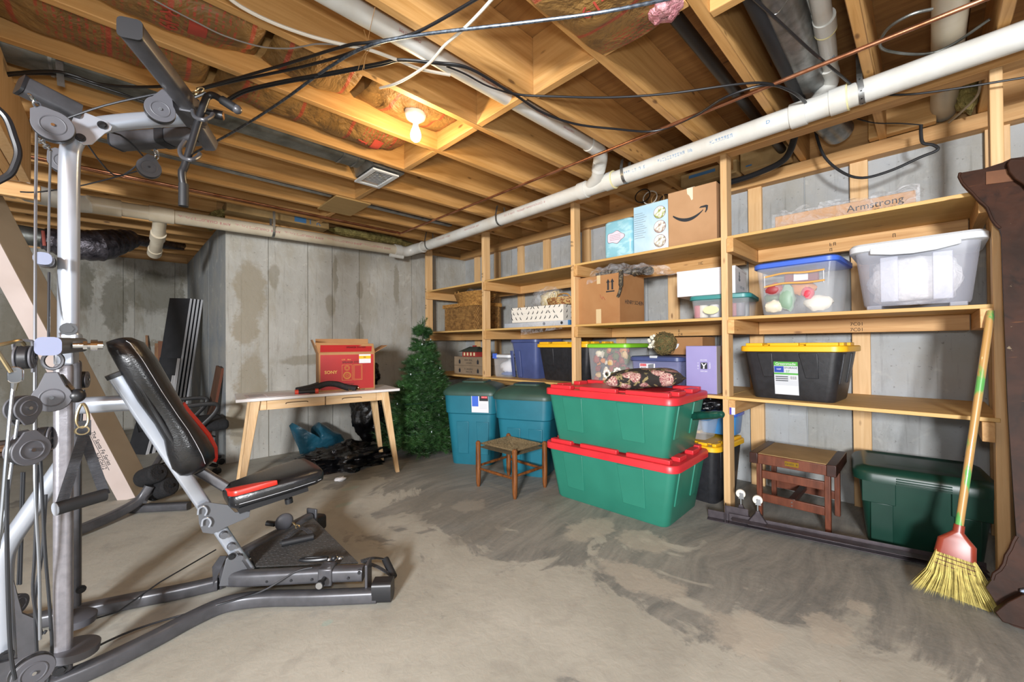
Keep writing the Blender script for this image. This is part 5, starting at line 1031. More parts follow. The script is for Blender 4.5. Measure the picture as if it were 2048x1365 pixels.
MB().bb((-.11, -.13, .0005), (.10, .12, .002)).build('sheet', mt('paper_grey', '#ddd6d8', .7, 0, '#c9c0c4', 30, (1, 6, 1)), pa); MB().bb((.02, -.15, .002), (.24, .10, .0035)).build('sheet', 'paper_grey', pa); MB().bb((.22, -.16, .003), (.30, -.10, .0045)).build('pink_slip', mt('paper_pink', '#d99aa5', .7), pa)
for i in range(6): MB().bb((-.09, -.10+i*.032, .0022), (.01, -.096+i*.032, .0026)).build('print_line', 'print_grey', pa)
tb = thing('tool_strap', 'black padded strap with a red ended grip lying on the desk', 'strap', on_desk(-.06, -.12, 0))
hp_ = [on_desk(-.20, -.16, .018), on_desk(-.06, -.17, .018)]
MB().tube(hp_, .017, 14).build('grip', 'black_foam', tb)
for a in hp_: MB().tube([a-(hp_[1]-hp_[0]).normalized()*.012, a+(hp_[1]-hp_[0]).normalized()*.012], .020, 14).build('grip_end', mt('grip_red', '#c8402c', .5), tb)
MB().sweep(sm([on_desk(-.18, -.08, .02), on_desk(-.08, -.06, .035), on_desk(.02, -.05, .062), on_desk(.10, -.06, .058), on_desk(.18, -.08, .03), on_desk(.26, -.12, .012)], 6), rrect(.11, .05, .02, 3), up=(0, 0, 1)).build('strap_pad', mt('strap_black', '#141416', .7, 0, '#202024', 40, bmp=.4), tb)
for u, v in ((.20, -.15), (.26, -.13), (.31, -.11)): MB().tube([on_desk(u+.015*math.cos(a), v+.008*math.sin(a), .012+.009*math.sin(a)) for a in [2*math.pi*i/10 for i in range(10)]], .003, 6, close=True).build('metal_clip', mt('brass_clip', '#a89a78', .3, .9), tb)
# red speaker carton with open flaps
bx = thing('speaker_carton', 'open red speaker carton with gold print standing on the desk', 'carton', on_desk(.20, .03), R(-14), local=True)
BL_, BD_, BH_ = .44, .27, .32; red = mt('carton_red', '#a8201f', .5, 0, '#9c1c1c', 3); gold = mt('print_gold', '#d3a650', .5); 
MB().bb((-BL_/2, -BD_/2, 0), (BL_/2, BD_/2, BH_-.004)).build('carton_body', 'carton', bx, bevel=.002)
decal(rect(-BL_/2+.012, .012, BL_/2-.012, BH_-.02), red, bx, front(BD_, 0, 0), 'front_print'); decal(rect(-BD_/2+.01, .012, BD_/2-.01, BH_-.02), mt('carton_red_side', '#7d1416', .5), bx, right(BL_, 0, 0), 'side_print')
F = lambda x, z: front(BD_+.003, x, z)
text('SONY', .036, gold, bx, F(-.13, .155), 'brand_print', bold=.0006); text('SPEAKER SYSTEM', .022, mt('print_darkred', '#4a0d0d', .6), bx, F(.04, .235), 'title_print', bold=.0005); scribble(8, .014, gold, bx, F(-.01, .258), 'model_print')
def frame_(x0, y0, x1, y1, w, nm):
    for r_ in (rect(x0, y0, x1, y0+w), rect(x0, y1-w, x1, y1), rect(x0, y0, x0+w, y1), rect(x1-w, y0, x1, y1)): decal(r_, gold, bx, F(0, 0), nm)
frame_(-.045, .085, .035, .215, .0015, 'speaker_outline'); frame_(.045, .085, .115, .215, .0015, 'speaker_outline'); frame_(.052, .092, .108, .208, .001, 'speaker_outline')
for zz, r_ in ((.187, .020), (.187, .012), (.125, .028), (.125, .02), (.125, .009)):
    b_ = MB(); Mf = F(-.005, zz); b_.tube([Mf @ V((r_*math.cos(a), r_*math.sin(a), .0004)) for a in [2*math.pi*i/28 for i in range(28)]], .0012 if r_ < .028 else .0022, 4, close=True); b_.build('speaker_ring', gold, bx)
for i in range(3): decal(rect(-.045, .035+i*.010, .03+.01*i, .038+i*.010), MAT['print_darkred'], bx, F(0, 0), 'fine_print')
st_ = decal(rect(.09, .225, .185, .30), 'paper_white', bx, F(0, 0), 'price_label'); decal(rect(.09, .262, .185, .287), 'plastic_yellow', st_, front(BD_+.005, 0, 0), 'price_band'); text('46', .022, 'ink_black', st_, front(BD_+.0065, .135, .275), 'price_text')
decal(rect(-.05, .15, .0, .24), 'paper_white', bx, right(BL_+.002, .02, 0), 'shipping_label'); decal(rect(-.03, .16, -.01, .23), 'ink_black', bx, right(BL_+.004, .02, 0), 'barcode')
text('SONY', .03, gold, bx, right(BL_+.002, .07, .06), 'brand_print')
def flap(pts, mat, nm='flap'): 
    p = [V(q) for q in pts]; n_ = (p[1]-p[0]).cross(p[2]-p[0]).normalized()*.003; return MB().hexa(p+[q+n_ for q in p]).build(nm, mat, bx)
z_ = BH_-.004
flap([(-BL_/2, -BD_/2, z_), (BL_/2, -BD_/2, z_), (BL_/2-.02, -BD_/2-.035, z_+.075), (-BL_/2-.03, -BD_/2-.035, z_+.085)], 'carton')
decal(rect(-BL_/2+.01, .008, BL_/2-.03, .07), red, bx, basis((0, -BD_/2-.0042, z_), (1, 0, 0), (0, -.035, .08)), 'flap_print'); text('SPEAKER SYSTEM', .02, MAT['print_darkred'], bx, basis((.06, -BD_/2-.0295, z_+.045), (1, 0, 0), (0, -.035, .08)) @ Matrix.Translation((0, 0, .002)), 'flap_text')
flap([(BL_/2, -BD_/2, z_), (BL_/2, BD_/2, z_), (BL_/2+.11, BD_/2-.02, z_+.06), (BL_/2+.11, -BD_/2+.02, z_+.06)], 'carton')
flap([(BL_/2, BD_/2, z_), (-BL_/2, BD_/2, z_), (-BL_/2, BD_/2+.03, z_+.12), (BL_/2, BD_/2+.03, z_+.12)], 'carton')
flap([(-BL_/2, BD_/2, z_), (-BL_/2, -BD_/2, z_), (-BL_/2-.04, -BD_/2+.04, z_+.11), (-BL_/2-.04, BD_/2-.02, z_+.11)], 'carton')
# ------------------------------------------------------------------ artificial tree
tr = thing('christmas_tree', 'artificial green Christmas tree standing in the back corner', 'tree', (2.20, 3.72, 0))
TX, TY = 2.29, 3.68
MB().tube([V((TX, TY, .02)), V((TX, TY, 1.34))], [.02, .008], 8).build('trunk', mt('trunk_green', '#2a3320', .8), tr)
for i in range(3):
    a = i*2.094; MB().tube([V((TX, TY, .10)), V((TX+.25*math.cos(a), TY+.25*math.sin(a), .012))], .011, 6).build('stand_leg', mt('stand_brown', '#3a2a1c', .7), tr)
random.seed(21); nd = MB(); stems = MB()
def tuft(p0, p1, n_, ln):
    d = (p1-p0); L_ = d.length; d.normalize(); a0 = d.orthogonal().normalized(); b0 = d.cross(a0)
    for k in range(n_):
        t_ = k/n_; an = random.uniform(0, 6.283); q = p0+d*L_*t_; o_ = (a0*math.cos(an)+b0*math.sin(an)); tip = q+(o_*.8+d*.75)*ln*random.uniform(.75, 1.15); w_ = d.cross(o_)*.0019
        i0 = len(nd.v); nd.v += [q-w_, q+w_, tip]; nd.f.append((i0, i0+1, i0+2))
for lvl in range(22):
    z = .05+lvl*.0585; rr = (.50*(1-(z/1.42))**1.2+.03)*(1 if lvl else .85); nb = int(9+30*rr/.4)
    for b_ in range(nb):
        a = 2*math.pi*(b_+random.random()*.6)/nb+lvl; up_ = random.uniform(-.05, .4); r2 = rr*random.uniform(.66, 1.12)
        z = max(.05, z+random.uniform(-.03, .03)); base = V((TX, TY, z)); end = V((TX+r2*math.cos(a), TY+r2*math.sin(a), z+up_*r2-.02))
        stems.tube([base, end], [.003, .0015], 4); m_ = base.lerp(end, .35); tuft(m_, end, 60, .042)
        for s in (-1, 1):
            for f_ in (.5, .75):
                q = base.lerp(end, f_); a2 = a+s*.75; e2 = q+V((math.cos(a2), math.sin(a2), random.uniform(.0, .5)))*r2*(.34 if f_ == .5 else .26); tuft(q, e2, 40, .040)
for k in range(9):
    a = k*.9; tuft(V((TX, TY, 1.16+.02*k)), V((TX+.05*math.cos(a), TY+.05*math.sin(a), 1.30+.012*k)), 40, .03)
nd.build('needles', mt('needle_green', '#1f3a1c', .5, 0, '#38602f', 6, lo=.35, hi=.7), tr, kind='stuff', smooth=0); stems.build('branches', mt('branch_brown', '#26301c', .9), tr, kind='stuff')
lw = [V((TX+(.36*(1-z/1.42)+.03)*math.cos(t), TY+(.36*(1-z/1.42)+.03)*math.sin(t), z)) for t, z in [(i*.55, .15+i*.0125) for i in range(88)]]
MB().tube(lw, .0022, 5).build('light_string', mt('wire_green', '#1c3a2e', .5), tr)
for i in range(0, 88, 4): MB().ball(lw[i]+V((0, 0, .008)), (.006, .006, .012), 6, 4).build('mini_light', mt('mini_light', '#b9c4c6', .2), tr)
# ------------------------------------------------------------------ bags under and beside the desk
mt('bag_blue', '#23576a', .3, 0, '#1a4456', 6, bmp=.8, bscale=12); mt('liner_red', '#8e2a30', .5)
bb_ = thing('plastic_bag', 'teal blue plastic bag slumped against the back wall under the desk', 'bag', (1.55, 4.38, 0))
def puff(out, Y, depth, nm, mat, par, amp=.02, sd=0, n=12):
    """crumpled bag body: an outline with real depth, full in the middle and thin at the rim"""
    P = [pY(x, y, Y) for x, y in out]; P = [p for i in range(len(P)) for p in (P[i], (P[i]+P[(i+1) % len(P)])/2)]
    c = sum(P, V((0, 0, 0)))/len(P); b_ = MB()
    for sgn in (1, -1):
        rs = []
        for k in range(n+1):
            t_ = 1-k/n; ring = []
            for p in P:
                q = c+(p-c)*max(t_, .02); nn = noise.noise(q*9+V((sd, 0, sgn)))*amp+abs(noise.noise(q*23+V((sd, 0, 0))))*amp*.9
                ring.append(q+V((0, -sgn*(depth*math.sqrt(max(0, 1-t_*t_))+nn*min(1, 3*(1-t_))), nn*.4*(1-t_))))
            rs.append(ring)
        b_.rings(rs, cap=True)
    return b_.build(nm, mat, par, smooth=60)
puff([(578, 852), (584, 846), (594, 852), (606, 864), (622, 872), (634, 870), (631, 852), (638, 845), (652, 852), (666, 862), (682, 868), (691, 882), (686, 897), (660, 903), (630, 907), (600, 909), (596, 895), (588, 878)], 4.40, .13, 'bag_body', 'bag_blue', bb_, .022, 3)
bag('shiny black bin liner spread on the floor below the desk', (1.52, 3.80, .045), (.33, .26, .105), 'liner_black', 8, k=.62)
bag('black bin liner bundled behind the right desk legs', (1.95, 4.20, .40), (.17, .16, .30), 'liner_black', 12, k=.28)
bag('black bin liner behind the red speaker carton', (1.93, 4.18, .80), (.11, .12, .14), 'liner_black', 14, k=.25)
tag(MB().ball((1.49, 4.22, .015), (.05, .03, .012), 12, 8, disp=lambda d: .3*noise.noise(d*3)).build('red_cloth', 'liner_red'), 'red scrap poking out under the teal bag', 'cloth')
tag(MB().ball((1.305, 3.35, .014), (.045, .035, .016), 16, 10, disp=lambda d: .5*noise.noise(d*3)).build('paper_tissue', 'tissue', smooth=80), 'crumpled white tissue on the floor in front of the black liner', 'tissue')
# ------------------------------------------------------------------ recess: boards leaning and lying
mt('board_black', '#2c2d30', .45, 0, '#232427', 8); mt('board_edge', '#cfcfd2', .5); mt('board_brown', '#4f3526', .5, 0, '#3d281c', 6, (6, 6, .5)); mt('lath_tan', '#9c744e', .6, 0, '#80583a', 8, (5, 5, .5)); mt('lath_red', '#7c5038', .6)
def lean(label, base, top, w_, t_, wd, mface, medge=None, name='board', cat='board', group=None):
    """board from base to top, w_ wide along wd, t_ thick"""
    base, top = V(base), V(top); ax_ = (top-base).normalized(); wd = V(wd); wd = (wd-ax_*wd.dot(ax_)).normalized(); nn = ax_.cross(wd)
    t = thing(name, label, cat, base, group=group)
    pr = lambda a, b, c: base+wd*a+nn*b+ax_*c; L_ = (top-base).length
    MB().hexa([pr(a, b, c) for c in (0, L_) for a, b in ((-w_/2, -t_/2), (w_/2, -t_/2), (w_/2, t_/2), (-w_/2, t_/2))]).build('board_face', mface, t, bevel=.001)
    if medge: MB().hexa([pr(a, b, c) for c in (0, L_) for a, b in ((w_/2, -t_/2), (w_/2+.004, -t_/2), (w_/2+.004, t_/2), (w_/2, t_/2))]).build('board_edge', medge, t)
    return t
# tall black boards with white edges against the side wall
for i in range(4):
    lean(['black board with white edge nearest the camera in the tall stack', 'black board with white edge second in the tall stack', 'black board with white edge third in the tall stack', 'black board with white edge next to the wall in the tall stack'][i], (.33+.036*i, 5.95+.022*i, .0), (.535+.036*i, 6.02+.022*i, 1.66), .27, .022, (.62, -.78, 0), 'board_black', 'board_edge', group='tall black boards leaning in the recess')
for i, (h_, dx) in enumerate(((.98, -.0), (.80, -.05), (.70, -.10), (.58, -.15))):
    lean(['shorter black board with white edge, tallest of the short ones', 'short black board with white edge, second of the short ones', 'short black board with white edge, third of the short ones', 'shortest black board with white edge in the recess'][i], (.31+dx, 5.75-.02*i, 0), (.42+dx*.9, 5.78-.02*i, h_), .22, .03, (.62, -.78, 0), 'board_black', 'board_edge', group='short black boards leaning in the recess')
lean('single dark brown plank leaning on the corner of the concrete wall', (.60, 4.95, 0), (.715, 4.75, .905), .10, .022, (.35, -1, 0), 'board_brown', mt('plank_edge', '#6b4030', .5), name='plank')
for i, (x, h_, dx) in enumerate(((.20, .98, -.06), (.31, 1.14, -.02), (.40, 1.03, .02), (.44, 1.06, 0), (.52, .96, .14))):
    lean(['short tan lath leftmost in the row against the recess wall', 'thin tall lath second in the row against the recess wall', 'tan lath in the middle of the row against the recess wall', 'reddish lath right of the middle one against the recess wall', 'tilted tan lath rightmost against the recess wall'][i], (x-dx, 7.15, 0), (x+dx*.6, 7.44, h_+.12), (.055, .025, .06, .05, .06)[i], .018, (1, 0, 0), ('lath_tan', 'lath_tan', 'lath_tan', 'lath_red', 'lath_tan')[i], name='lath', group='laths leaning on the recess wall')
for i in range(5):
    y = 6.55+.07*(i % 3); z = .03+.038*(i//3*2+(i % 2)); tag(MB().bb((-1.7+.1*i, y-.05, z-.018), (.02-.06*i, y+.05, z+.018)).build('lumber_board', ('board_brown', 'lath_tan', 'lath_red', 'board_brown', 'lath_tan')[i], bevel=.003), ['dark board lying lowest', 'tan board lying behind the dark one', 'reddish board lying at the back', 'dark board lying on top', 'tan board uppermost'][i]+' in the lumber pile on the recess floor', 'board', 'lumber pile on the recess floor')
# long carton leaning across the far left
mt('carton_pinkwhite', '#c3b4ad', .7, 0, '#b7a79f', 3); mt('carton_shade_tan', '#94836c', .75, 0, '#87765f', 3)  # tan of the sides includes the shade of facing away from the flash
bA, tA_ = pZ(254, 1000, 0), pY(-60, 418, 3.95); ax_ = (tA_-bA).normalized(); vv = V((0, 1, 0)); vv = (vv-ax_*vv.dot(ax_)).normalized(); uu = vv.cross(ax_).normalized()
if uu.x < 0: uu = -uu
th_ = R(38); uu, vv = uu*math.cos(th_)-vv*math.sin(th_), vv*math.cos(th_)+uu*math.sin(th_)
lc = thing('long_carton', 'long white carton printed with black lettering leaning at the far left', 'carton', bA)
pr = lambda a, b, c: bA+uu*a+vv*b+ax_*c
w1, d1, L1 = .118, .165, 2.15
MB().hexa([pr(a, b, c) for c in (0, L1) for a, b in ((-w1/2, 0), (w1/2, 0), (w1/2, d1), (-w1/2, d1))]).build('carton_body', 'carton_shade_tan', lc, bevel=.004)
MB().hexa([pr(a, b, c) for c in (.0, L1) for a, b in ((-w1/2, -.002), (w1/2, -.002), (w1/2, 0), (-w1/2, 0))]).build('white_face', 'carton_pinkwhite', lc)
Mt = basis(pr(.012, -.0028, .42), -ax_, uu, -vv); text('The Santa Fe Series', .042, 'ink_black', lc, Mt, 'series_print', stretch=.8); text('NAGH12', .042, 'ink_black', lc, Mt @ Matrix.Translation((.09, -.044, 0)), 'model_print', stretch=.8); decal(rect(-.12, -.022, .17, -.0195), 'ink_black', lc, Mt, 'underline')
# built-up girder and cross board at the upper left
gd = thing('beam_girder', 'built-up wooden girder under the joists at the upper left edge', 'beam', (-.42, 2.2, 2.1))
for i in range(4): MB().bb((-.353-.045*i, .6, 2.055), (-.353-.045*i-.043, 3.62, 2.387)).build('beam_ply', 'stud_wood' if i == 0 else 'rail_wood_y', gd, bevel=.002)
tag(MB().bb((-1.2, 3.70, 1.985), (-.325, 3.74, 2.075)).build('cross_board', 'rail_wood_x', bevel=.002), 'orange board end sticking out below the girder at the left edge', 'board')
# ------------------------------------------------------------------ office chair
oc = thing('office_chair', 'black mesh office chair with looped arms behind the bench back', 'chair', (.42, 4.95, 0))
mt('chair_black', '#121315', .5); mt('chair_fabric', '#18191c', .9, 0, '#101113', 60, bmp=.3)
CX, CY = .43, 4.5
MB().box((CX+.03, CY, .42), (.50, .48, .09)).build('seat', 'chair_fabric', oc, bevel=.035, seg=4)
bk = MB().grid(lambda u, v: V((CX-.29-.06*v+.05*math.sin(math.pi*u), CY-.22+.44*u, .44+.30*v)), 10, 10).build('backrest', 'chair_fabric', oc, solid=.03)
for s in (-1, 1):
    MB().sweep(sm([V((CX-.10, CY+s*.27, .42)), V((CX-.14, CY+s*.28, .52)), V((CX-.12, CY+s*.285, .60)), V((CX+.05, CY+s*.285, .62)), V((CX+.18, CY+s*.285, .61)), V((CX+.17, CY+s*.28, .54)), V((CX+.08, CY+s*.27, .44))], 6), rrect(.035, .02, .008, 2), up=(0, 1, 0)).build('armrest', 'chair_black', oc)
MB().tube([V((CX, CY, .12)), V((CX, CY, .38))], .028, 12).build('gas_lift', 'chair_black', oc)
for k in range(5):
    a = k*1.2566+.4; e = V((CX+.29*math.cos(a), CY+.29*math.sin(a), .075)); MB().tube([V((CX, CY, .13)), e], [.024, .015], 8).build('base_arm', 'chair_black', oc)
    MB().tube([e+V((-.02*math.sin(a), .02*math.cos(a), -.045)), e+V((.02*math.sin(a), -.02*math.cos(a), -.045))], .028, 12).build('caster', 'chair_black', oc)
MB().tube([V((CX+.1, CY-.2, .36)), V((CX+.16, CY-.34, .35))], .008, 8).build('lever', 'chair_black', oc)
# ------------------------------------------------------------------ antique headboard at the right edge
def pH(x, y, o=0): d = ray(x, y); t_ = (2.46+o+.17*EYE.z)/(d.x-.17*d.z); return EYE+d*t_
def worn():
    m, nt, b = nodes('antique_wood'); co = coords(nt, (1, 1, 1)); st = coords(nt, (2, 2, 14))
    c = mixc(nt, noise_fac(nt, co, 5, 6, .8, .35, .65), hx('#24150d'), hx('#3a2115')); c = mixc(nt, math_(nt, 'MULTIPLY', noise_fac(nt, co, 9, 6, 1, .55, .68), .7), c, hx('#120d0a'))
    c = mixc(nt, math_(nt, 'MULTIPLY', noise_fac(nt, st, 2.2, 3, .3, .68, .72), .7), c, hx('#80502a')); c = mixc(nt, math_(nt, 'MULTIPLY', noise_fac(nt, co, 34, 3, 0, .70, .75), .5), c, hx('#9a8a6e'))
    nt.links.new(c, b.inputs['Base Color']); b.inputs['Roughness'].default_value = .6; b.inputs['Specular IOR Level'].default_value = .2; bump(nt, b, noise_fac(nt, co, 14, 3), .15, .003); MAT['antique_wood'] = m
worn()
hb = thing('antique_headboard', 'worn dark brown headboard with a scalloped edge leaning at the right', 'headboard', (2.5, -.4, 0))
outl = [(1920, 346), (1918, 354), (1924, 366), (1934, 377), (1945, 387), (1951, 394), (1958, 402), (1966, 408), (1974, 416), (1979, 428), (1984, 440), (1992, 450), (2000, 457), (2003, 470), (2008, 620), (2016, 820), (2028, 1000), (2033, 1073), (2027, 1083), (2021, 1098), (2012, 1112), (2008, 1128), (2000, 1140), (1988, 1148), (1984, 1160), (1972, 1176), (1985, 1195), (2000, 1222), (2010, 1244)]
pts = [pH(*p) for p in outl]; zb = min(p.z for p in pts)
dY = V((0, 1, 0)); nH = V((1, 0, -.17)).normalized()
right_top = [pH(1965, 338), pH(1990, 330), pH(2006, 325), pH(2022, 317), pH(2060, 312)]
rt = [V((2.46+.17*1.86, -.85, 1.86)), V((2.46+.17*.01, -.85, .01))]
poly = pts+[V((2.46, pts[-1].y-.02, .004)), V((2.46, -.85, .004)), V((2.46+.17*1.86, -.85, 1.86))]+right_top[::-1]
b_ = MB(); b_.rings([[p+nH*o for p in poly] for o in (0, .028)]); b_.build('panel', 'antique_wood', hb)
edge = MB(); edge.tube([p-nH*.001 for p in pts[:13]], .0055, 6); edge.build('edge_moulding', 'antique_wood', hb); edge = MB(); edge.tube([p-nH*.001 for p in pts[17:25]], .006, 6); edge.build('edge_moulding', 'antique_wood', hb)
q = [pH(2019, 318, -.03), pH(2014, 328, -.03), pH(2018, 344, -.03), pH(2030, 358, -.03), pH(2046, 368, -.03), pH(2075, 400, -.03), pH(2100, 316, -.03)]
b_ = MB(); b_.rings([[p+nH*o for p in q] for o in (0, .028)]); b_.build('scroll_bracket', 'antique_wood', hb, bevel=.004)
q = [pH(1972, 344, -.005), pH(1972, 369, -.005), pH(2030, 362, -.005), pH(2030, 336, -.005)]
b_ = MB(); b_.rings([[p+nH*o for p in q] for o in (0, .004)]); b_.build('repair_patch', mt('patch_wood', '#6d4426', .6, 0, '#523018', 8), hb)
q = [pH(2040, 1180, -.02), pH(2040, 1208, -.02), pH(2075, 1214, -.02), pH(2075, 1176, -.02)]
b_ = MB(); b_.rings([[p+nH*o for p in q] for o in (0, .02)]); b_.build('metal_plate', mt('plate_blue', '#6c7686', .4, .5), hb, bevel=.003)
q = [pH(1990, 1225, -.06), pH(2005, 1245, -.06), pH(2048, 1258, -.06), pH(2120, 1275, -.06), pH(2120, 1205, -.06), pH(2045, 1190, -.06), pH(2015, 1205, -.06)]
b_ = MB(); b_.rings([[V((p.x, p.y, max(p.z, .003)))+nH*o for p in q] for o in (0, .05)]); b_.build('foot_rail', 'antique_wood', hb, bevel=.003)
# ------------------------------------------------------------------ home gym
mt('gym_silver', '#b3b9c3', .28, .55, '#a6adb8', 3); mt('gym_bronze', '#8f8d92', .34, .5, '#817f84', 40, bmp=.06); mt('gym_dark', '#525256', .38, .35, '#48484b', 20); mt('gym_grey', '#5d5f63', .45, .2); mt('pulley_grey', '#4d4d52', .5)
mt('gym_black', '#1a1b1e', .4); mt('leather', '#141517', .27, 0, '#1b1c1f', 60, bmp=.12, bscale=160, spec=.6); mt('leather_red', '#c0281c', .35); mt('stitch', '#b9b9bd', .6); mt('wire', '#2a2c30', .35, .2); mt('steel_wire', '#8f949b', .3, .8); mt('brass_hook', '#a39372', .3, .9)
mt('strap_web', '#3a3b3f', .85, 0, '#2e2f33', 50, (1, 1, 6), bmp=.5); mt('tread', '#4b4a49', .6, 0, '#3a3938', 55, (1, 3, 1), bmp=.5)
GY = 2.13
gy = thing('home_gym', 'silver and grey multi station home gym with a black and red bench at the left', 'gym', (.3, 2.1, 0))
G = lambda x, y, Y=GY: pY(x, y, Y)
def sq(path, w_, h_, mat, name, r=.012, up=(0, 1, 0), par=gy, n=5, smooth_=True):
    P = sm(path, n) if smooth_ and len(path) > 2 else [V(p) for p in path]
    return MB().sweep(P, rrect(w_, h_, r, 3), up=up).build(name, mat, par, smooth=40)
def bolt(p, d, r=.011, par=gy, mat='gym_black'):
    d = V(d).normalized(); b = MB(); b.tube([p, p+d*.004], r*1.3, 14); b.tube([p, p+d*.009], r*.8, 6); return b.build('bolt', mat, par)
FR = V((0, -1, 0))                                       # towards the camera side of the frame
# mast and top arm
sq([G(137, 700), G(138, 500), G(139, 330), G(146, 288), G(168, 262), G(205, 250), G(300, 240), G(398, 238)], .055, .055, 'gym_silver', 'mast', .022)
MB().prism([(150, 228), (160, 222), (215, 244), (224, 254), (222, 262), (210, 268), (196, 280), (184, 290), (168, 291), (152, 280), (140, 252)], 0, .006, lambda u, v, k: G(u, v, 2.086)+FR*k).build('gusset', 'gym_silver', gy, bevel=.001)
bolt(G(205, 251, 2.08), FR); bolt(G(161, 276, 2.08), FR)
# lower uprights, near and far
for Y, mat in ((1.965, 'gym_bronze'), (2.42, 'gym_dark')):
    x_ = -.122; MB().bb((x_-.022, Y-.026, .05), (x_+.022, Y+.026, 1.05)).build('upright', mat, gy, bevel=.014, seg=4)
bolt(G(121, 1340, 1.93), FR, .014); bolt(V((-.10, 2.385, .13)), FR, .012)
MB().bb((-.142, 1.93, 1.045), (-.098, 2.2, 1.115)).build('bracket_plate', 'gym_silver', gy, bevel=.006); MB().bb((-.145, 2.085, 1.09), (-.092, 2.30, 1.155)).build('socket', 'gym_silver', gy, bevel=.01)
bolt(V((-.118, 2.088, 1.165)), FR, .017)
# horizontal press socket with its silver end cap and chrome pin
a_ = pY(97, 693, 1.60); sq([a_, a_+V((.035, .38, .005))], .046, .046, 'gym_grey', 'press_socket', .013, up=(0, 0, 1)); sq([a_-V((0, .008, 0)), a_], .048, .048, mt('cap_blue', '#6a7088', .6), 'end_cap', .014, up=(0, 0, 1))
b_ = MB(); p0, p1 = pY(146, 691, 1.72), pY(206, 691, 1.72); dx_ = (p1-p0).normalized()
b_.tube([p0, p0.lerp(p1, .35)], .0095, 16); b_.tube([p0.lerp(p1, .33), p0.lerp(p1, .47)], .0135, 6); b_.tube([p0.lerp(p1, .47), p0.lerp(p1, .6)], .007, 12); b_.tube([p0.lerp(p1, .58), p0.lerp(p1, .82)], .016, 12); b_.tube([p0.lerp(p1, .8), p1], .0125, 16); b_.build('chrome_pin', 'chrome', gy, smooth=30)
# pulleys: teardrop covers over a wheel
def pulley(px_, Y, r, hang=None, name='pulley', mat='pulley_grey', d=FR, thick=.02, par=gy):
    c = G(*px_, Y); d = V(d).normalized(); u = V((0, 0, 1)).cross(d).normalized(); v = d.cross(u).normalized()
    pt = []
    if hang:
        h = G(*hang, Y)-c; ha = math.atan2(h.dot(v), h.dot(u)); L_ = h.length
        n_ = 28
        for i in range(n_+1):
            a = ha+.75+(2*math.pi-1.5)*i/n_; pt.append((r*math.cos(a), r*math.sin(a)))
        pr_ = .3*r
        pt += [(L_*math.cos(ha)+pr_*math.cos(ha-1.57), L_*math.sin(ha)+pr_*math.sin(ha-1.57)), (L_*math.cos(ha)+pr_*math.cos(ha+1.57), L_*math.sin(ha)+pr_*math.sin(ha+1.57))]
    else: pt = circ(r, 30)
    w_ = MB().prism(circ(r*1.02, 30), -thick/2, thick/2, lambda a, b, k: c+u*a+v*b+d*k).build(name, 'gym_black', par, bevel=.003)
    for s in (-1, 1): MB().prism(pt, s*(thick/2+.001), s*(thick/2+.006), lambda a, b, k: c+u*a+v*b+d*k).build('pulley_cover', mat, w_, bevel=.0015)
    ri = MB(); ri.tube([c+u*math.cos(t)*r*.6+v*math.sin(t)*r*.6+d*(thick/2+.006) for t in [2*math.pi*i/28 for i in range(28)]], .0022, 6, close=True); ri.build('cover_ring', mat, w_)
    MB().tube([c+d*(thick/2+.004), c+d*(thick/2+.011)], .005, 8).build('axle', 'chrome', w_); return c
pulley((107, 254), 2.03, .050, (72, 217)); pulley((320, 222), 1.98, .045, (333, 186)); pulley((298, 337), 2.38, .042, (302, 312)); pulley((128, 325), 2.25, .042, (103, 300)); pulley((105, 795), 1.80, .041, (104, 745)); pulley((46, 817), 1.72, .034, (48, 850), d=(.75, -.66, 0)); pulley((55, 900), 1.66, .040, (50, 862), d=(.6, -.8, 0)); pulley((64, 1343), 1.80, .044, d=(.3, -.95, 0)); pulley((30, 1210), 2.30, .034, d=(.8, -.6, 0))
pulley((50, 715), 1.66, .03, None, d=(1, -.15, 0)); pulley((88, 878), 1.95, .036, None, d=(1, -.15, 0)); pulley((165, 760), 2.45, .034, None, d=(1, -.2, 0))
for Y, x_ in ((2.10, 148), (1.92, 150)):
    c = pZ(x_, 1240 if Y > 2 else 1300, .11); b_ = MB(); b_.lathe([(.052, -.016), (.06, -.012), (.06, .012), (.052, .016)], 28, c, Matrix.Rotation(R(8), 4, 'Y')); b_.build('guide_pulley', 'pulley_grey', gy)
# arms at the top: square tubes spreading from the arm end
J = G(395, 246)
nr_end = pZ(262, 60, J.z+.0); fr_end = pZ(236, 284, J.z-.04)
sq([nr_end, J+V((-.0, -.05, 0))], .058, .058, 'gym_dark', 'near_arm', .012, up=(0, 0, 1)); dv = (J-nr_end).normalized()
sq([nr_end-dv*.008, nr_end], .061, .061, 'gym_black', 'end_cap', .013, up=(0, 0, 1)); sq([J-dv*.16, J-dv*.02], .07, .07, 'gym_dark', 'arm_sleeve', .012, up=(0, 0, 1)); sq([J-dv*.05, J+dv*.06+V((.03, 0, -.06))], .05, .06, 'gym_dark', 'arm_link', .012, up=(0, 0, 1))
k0 = J-dv*.12+V((.035, -.01, .0)); b_ = MB(); b_.tube([k0, k0+V((.05, -.02, -.005))], .010, 12); b_.tube([k0+V((.05, -.02, -.005)), k0+V((.078, -.032, -.008))], .018, 16); b_.build('pull_knob', 'gym_black', gy); b_ = MB(); b_.tube([k0+V((.078, -.032, -.008)), k0+V((.0795, -.0326, -.008))], .014, 16); b_.build('knob_cap', mt('knob_copper', '#9a7048', .4, .6), gy)
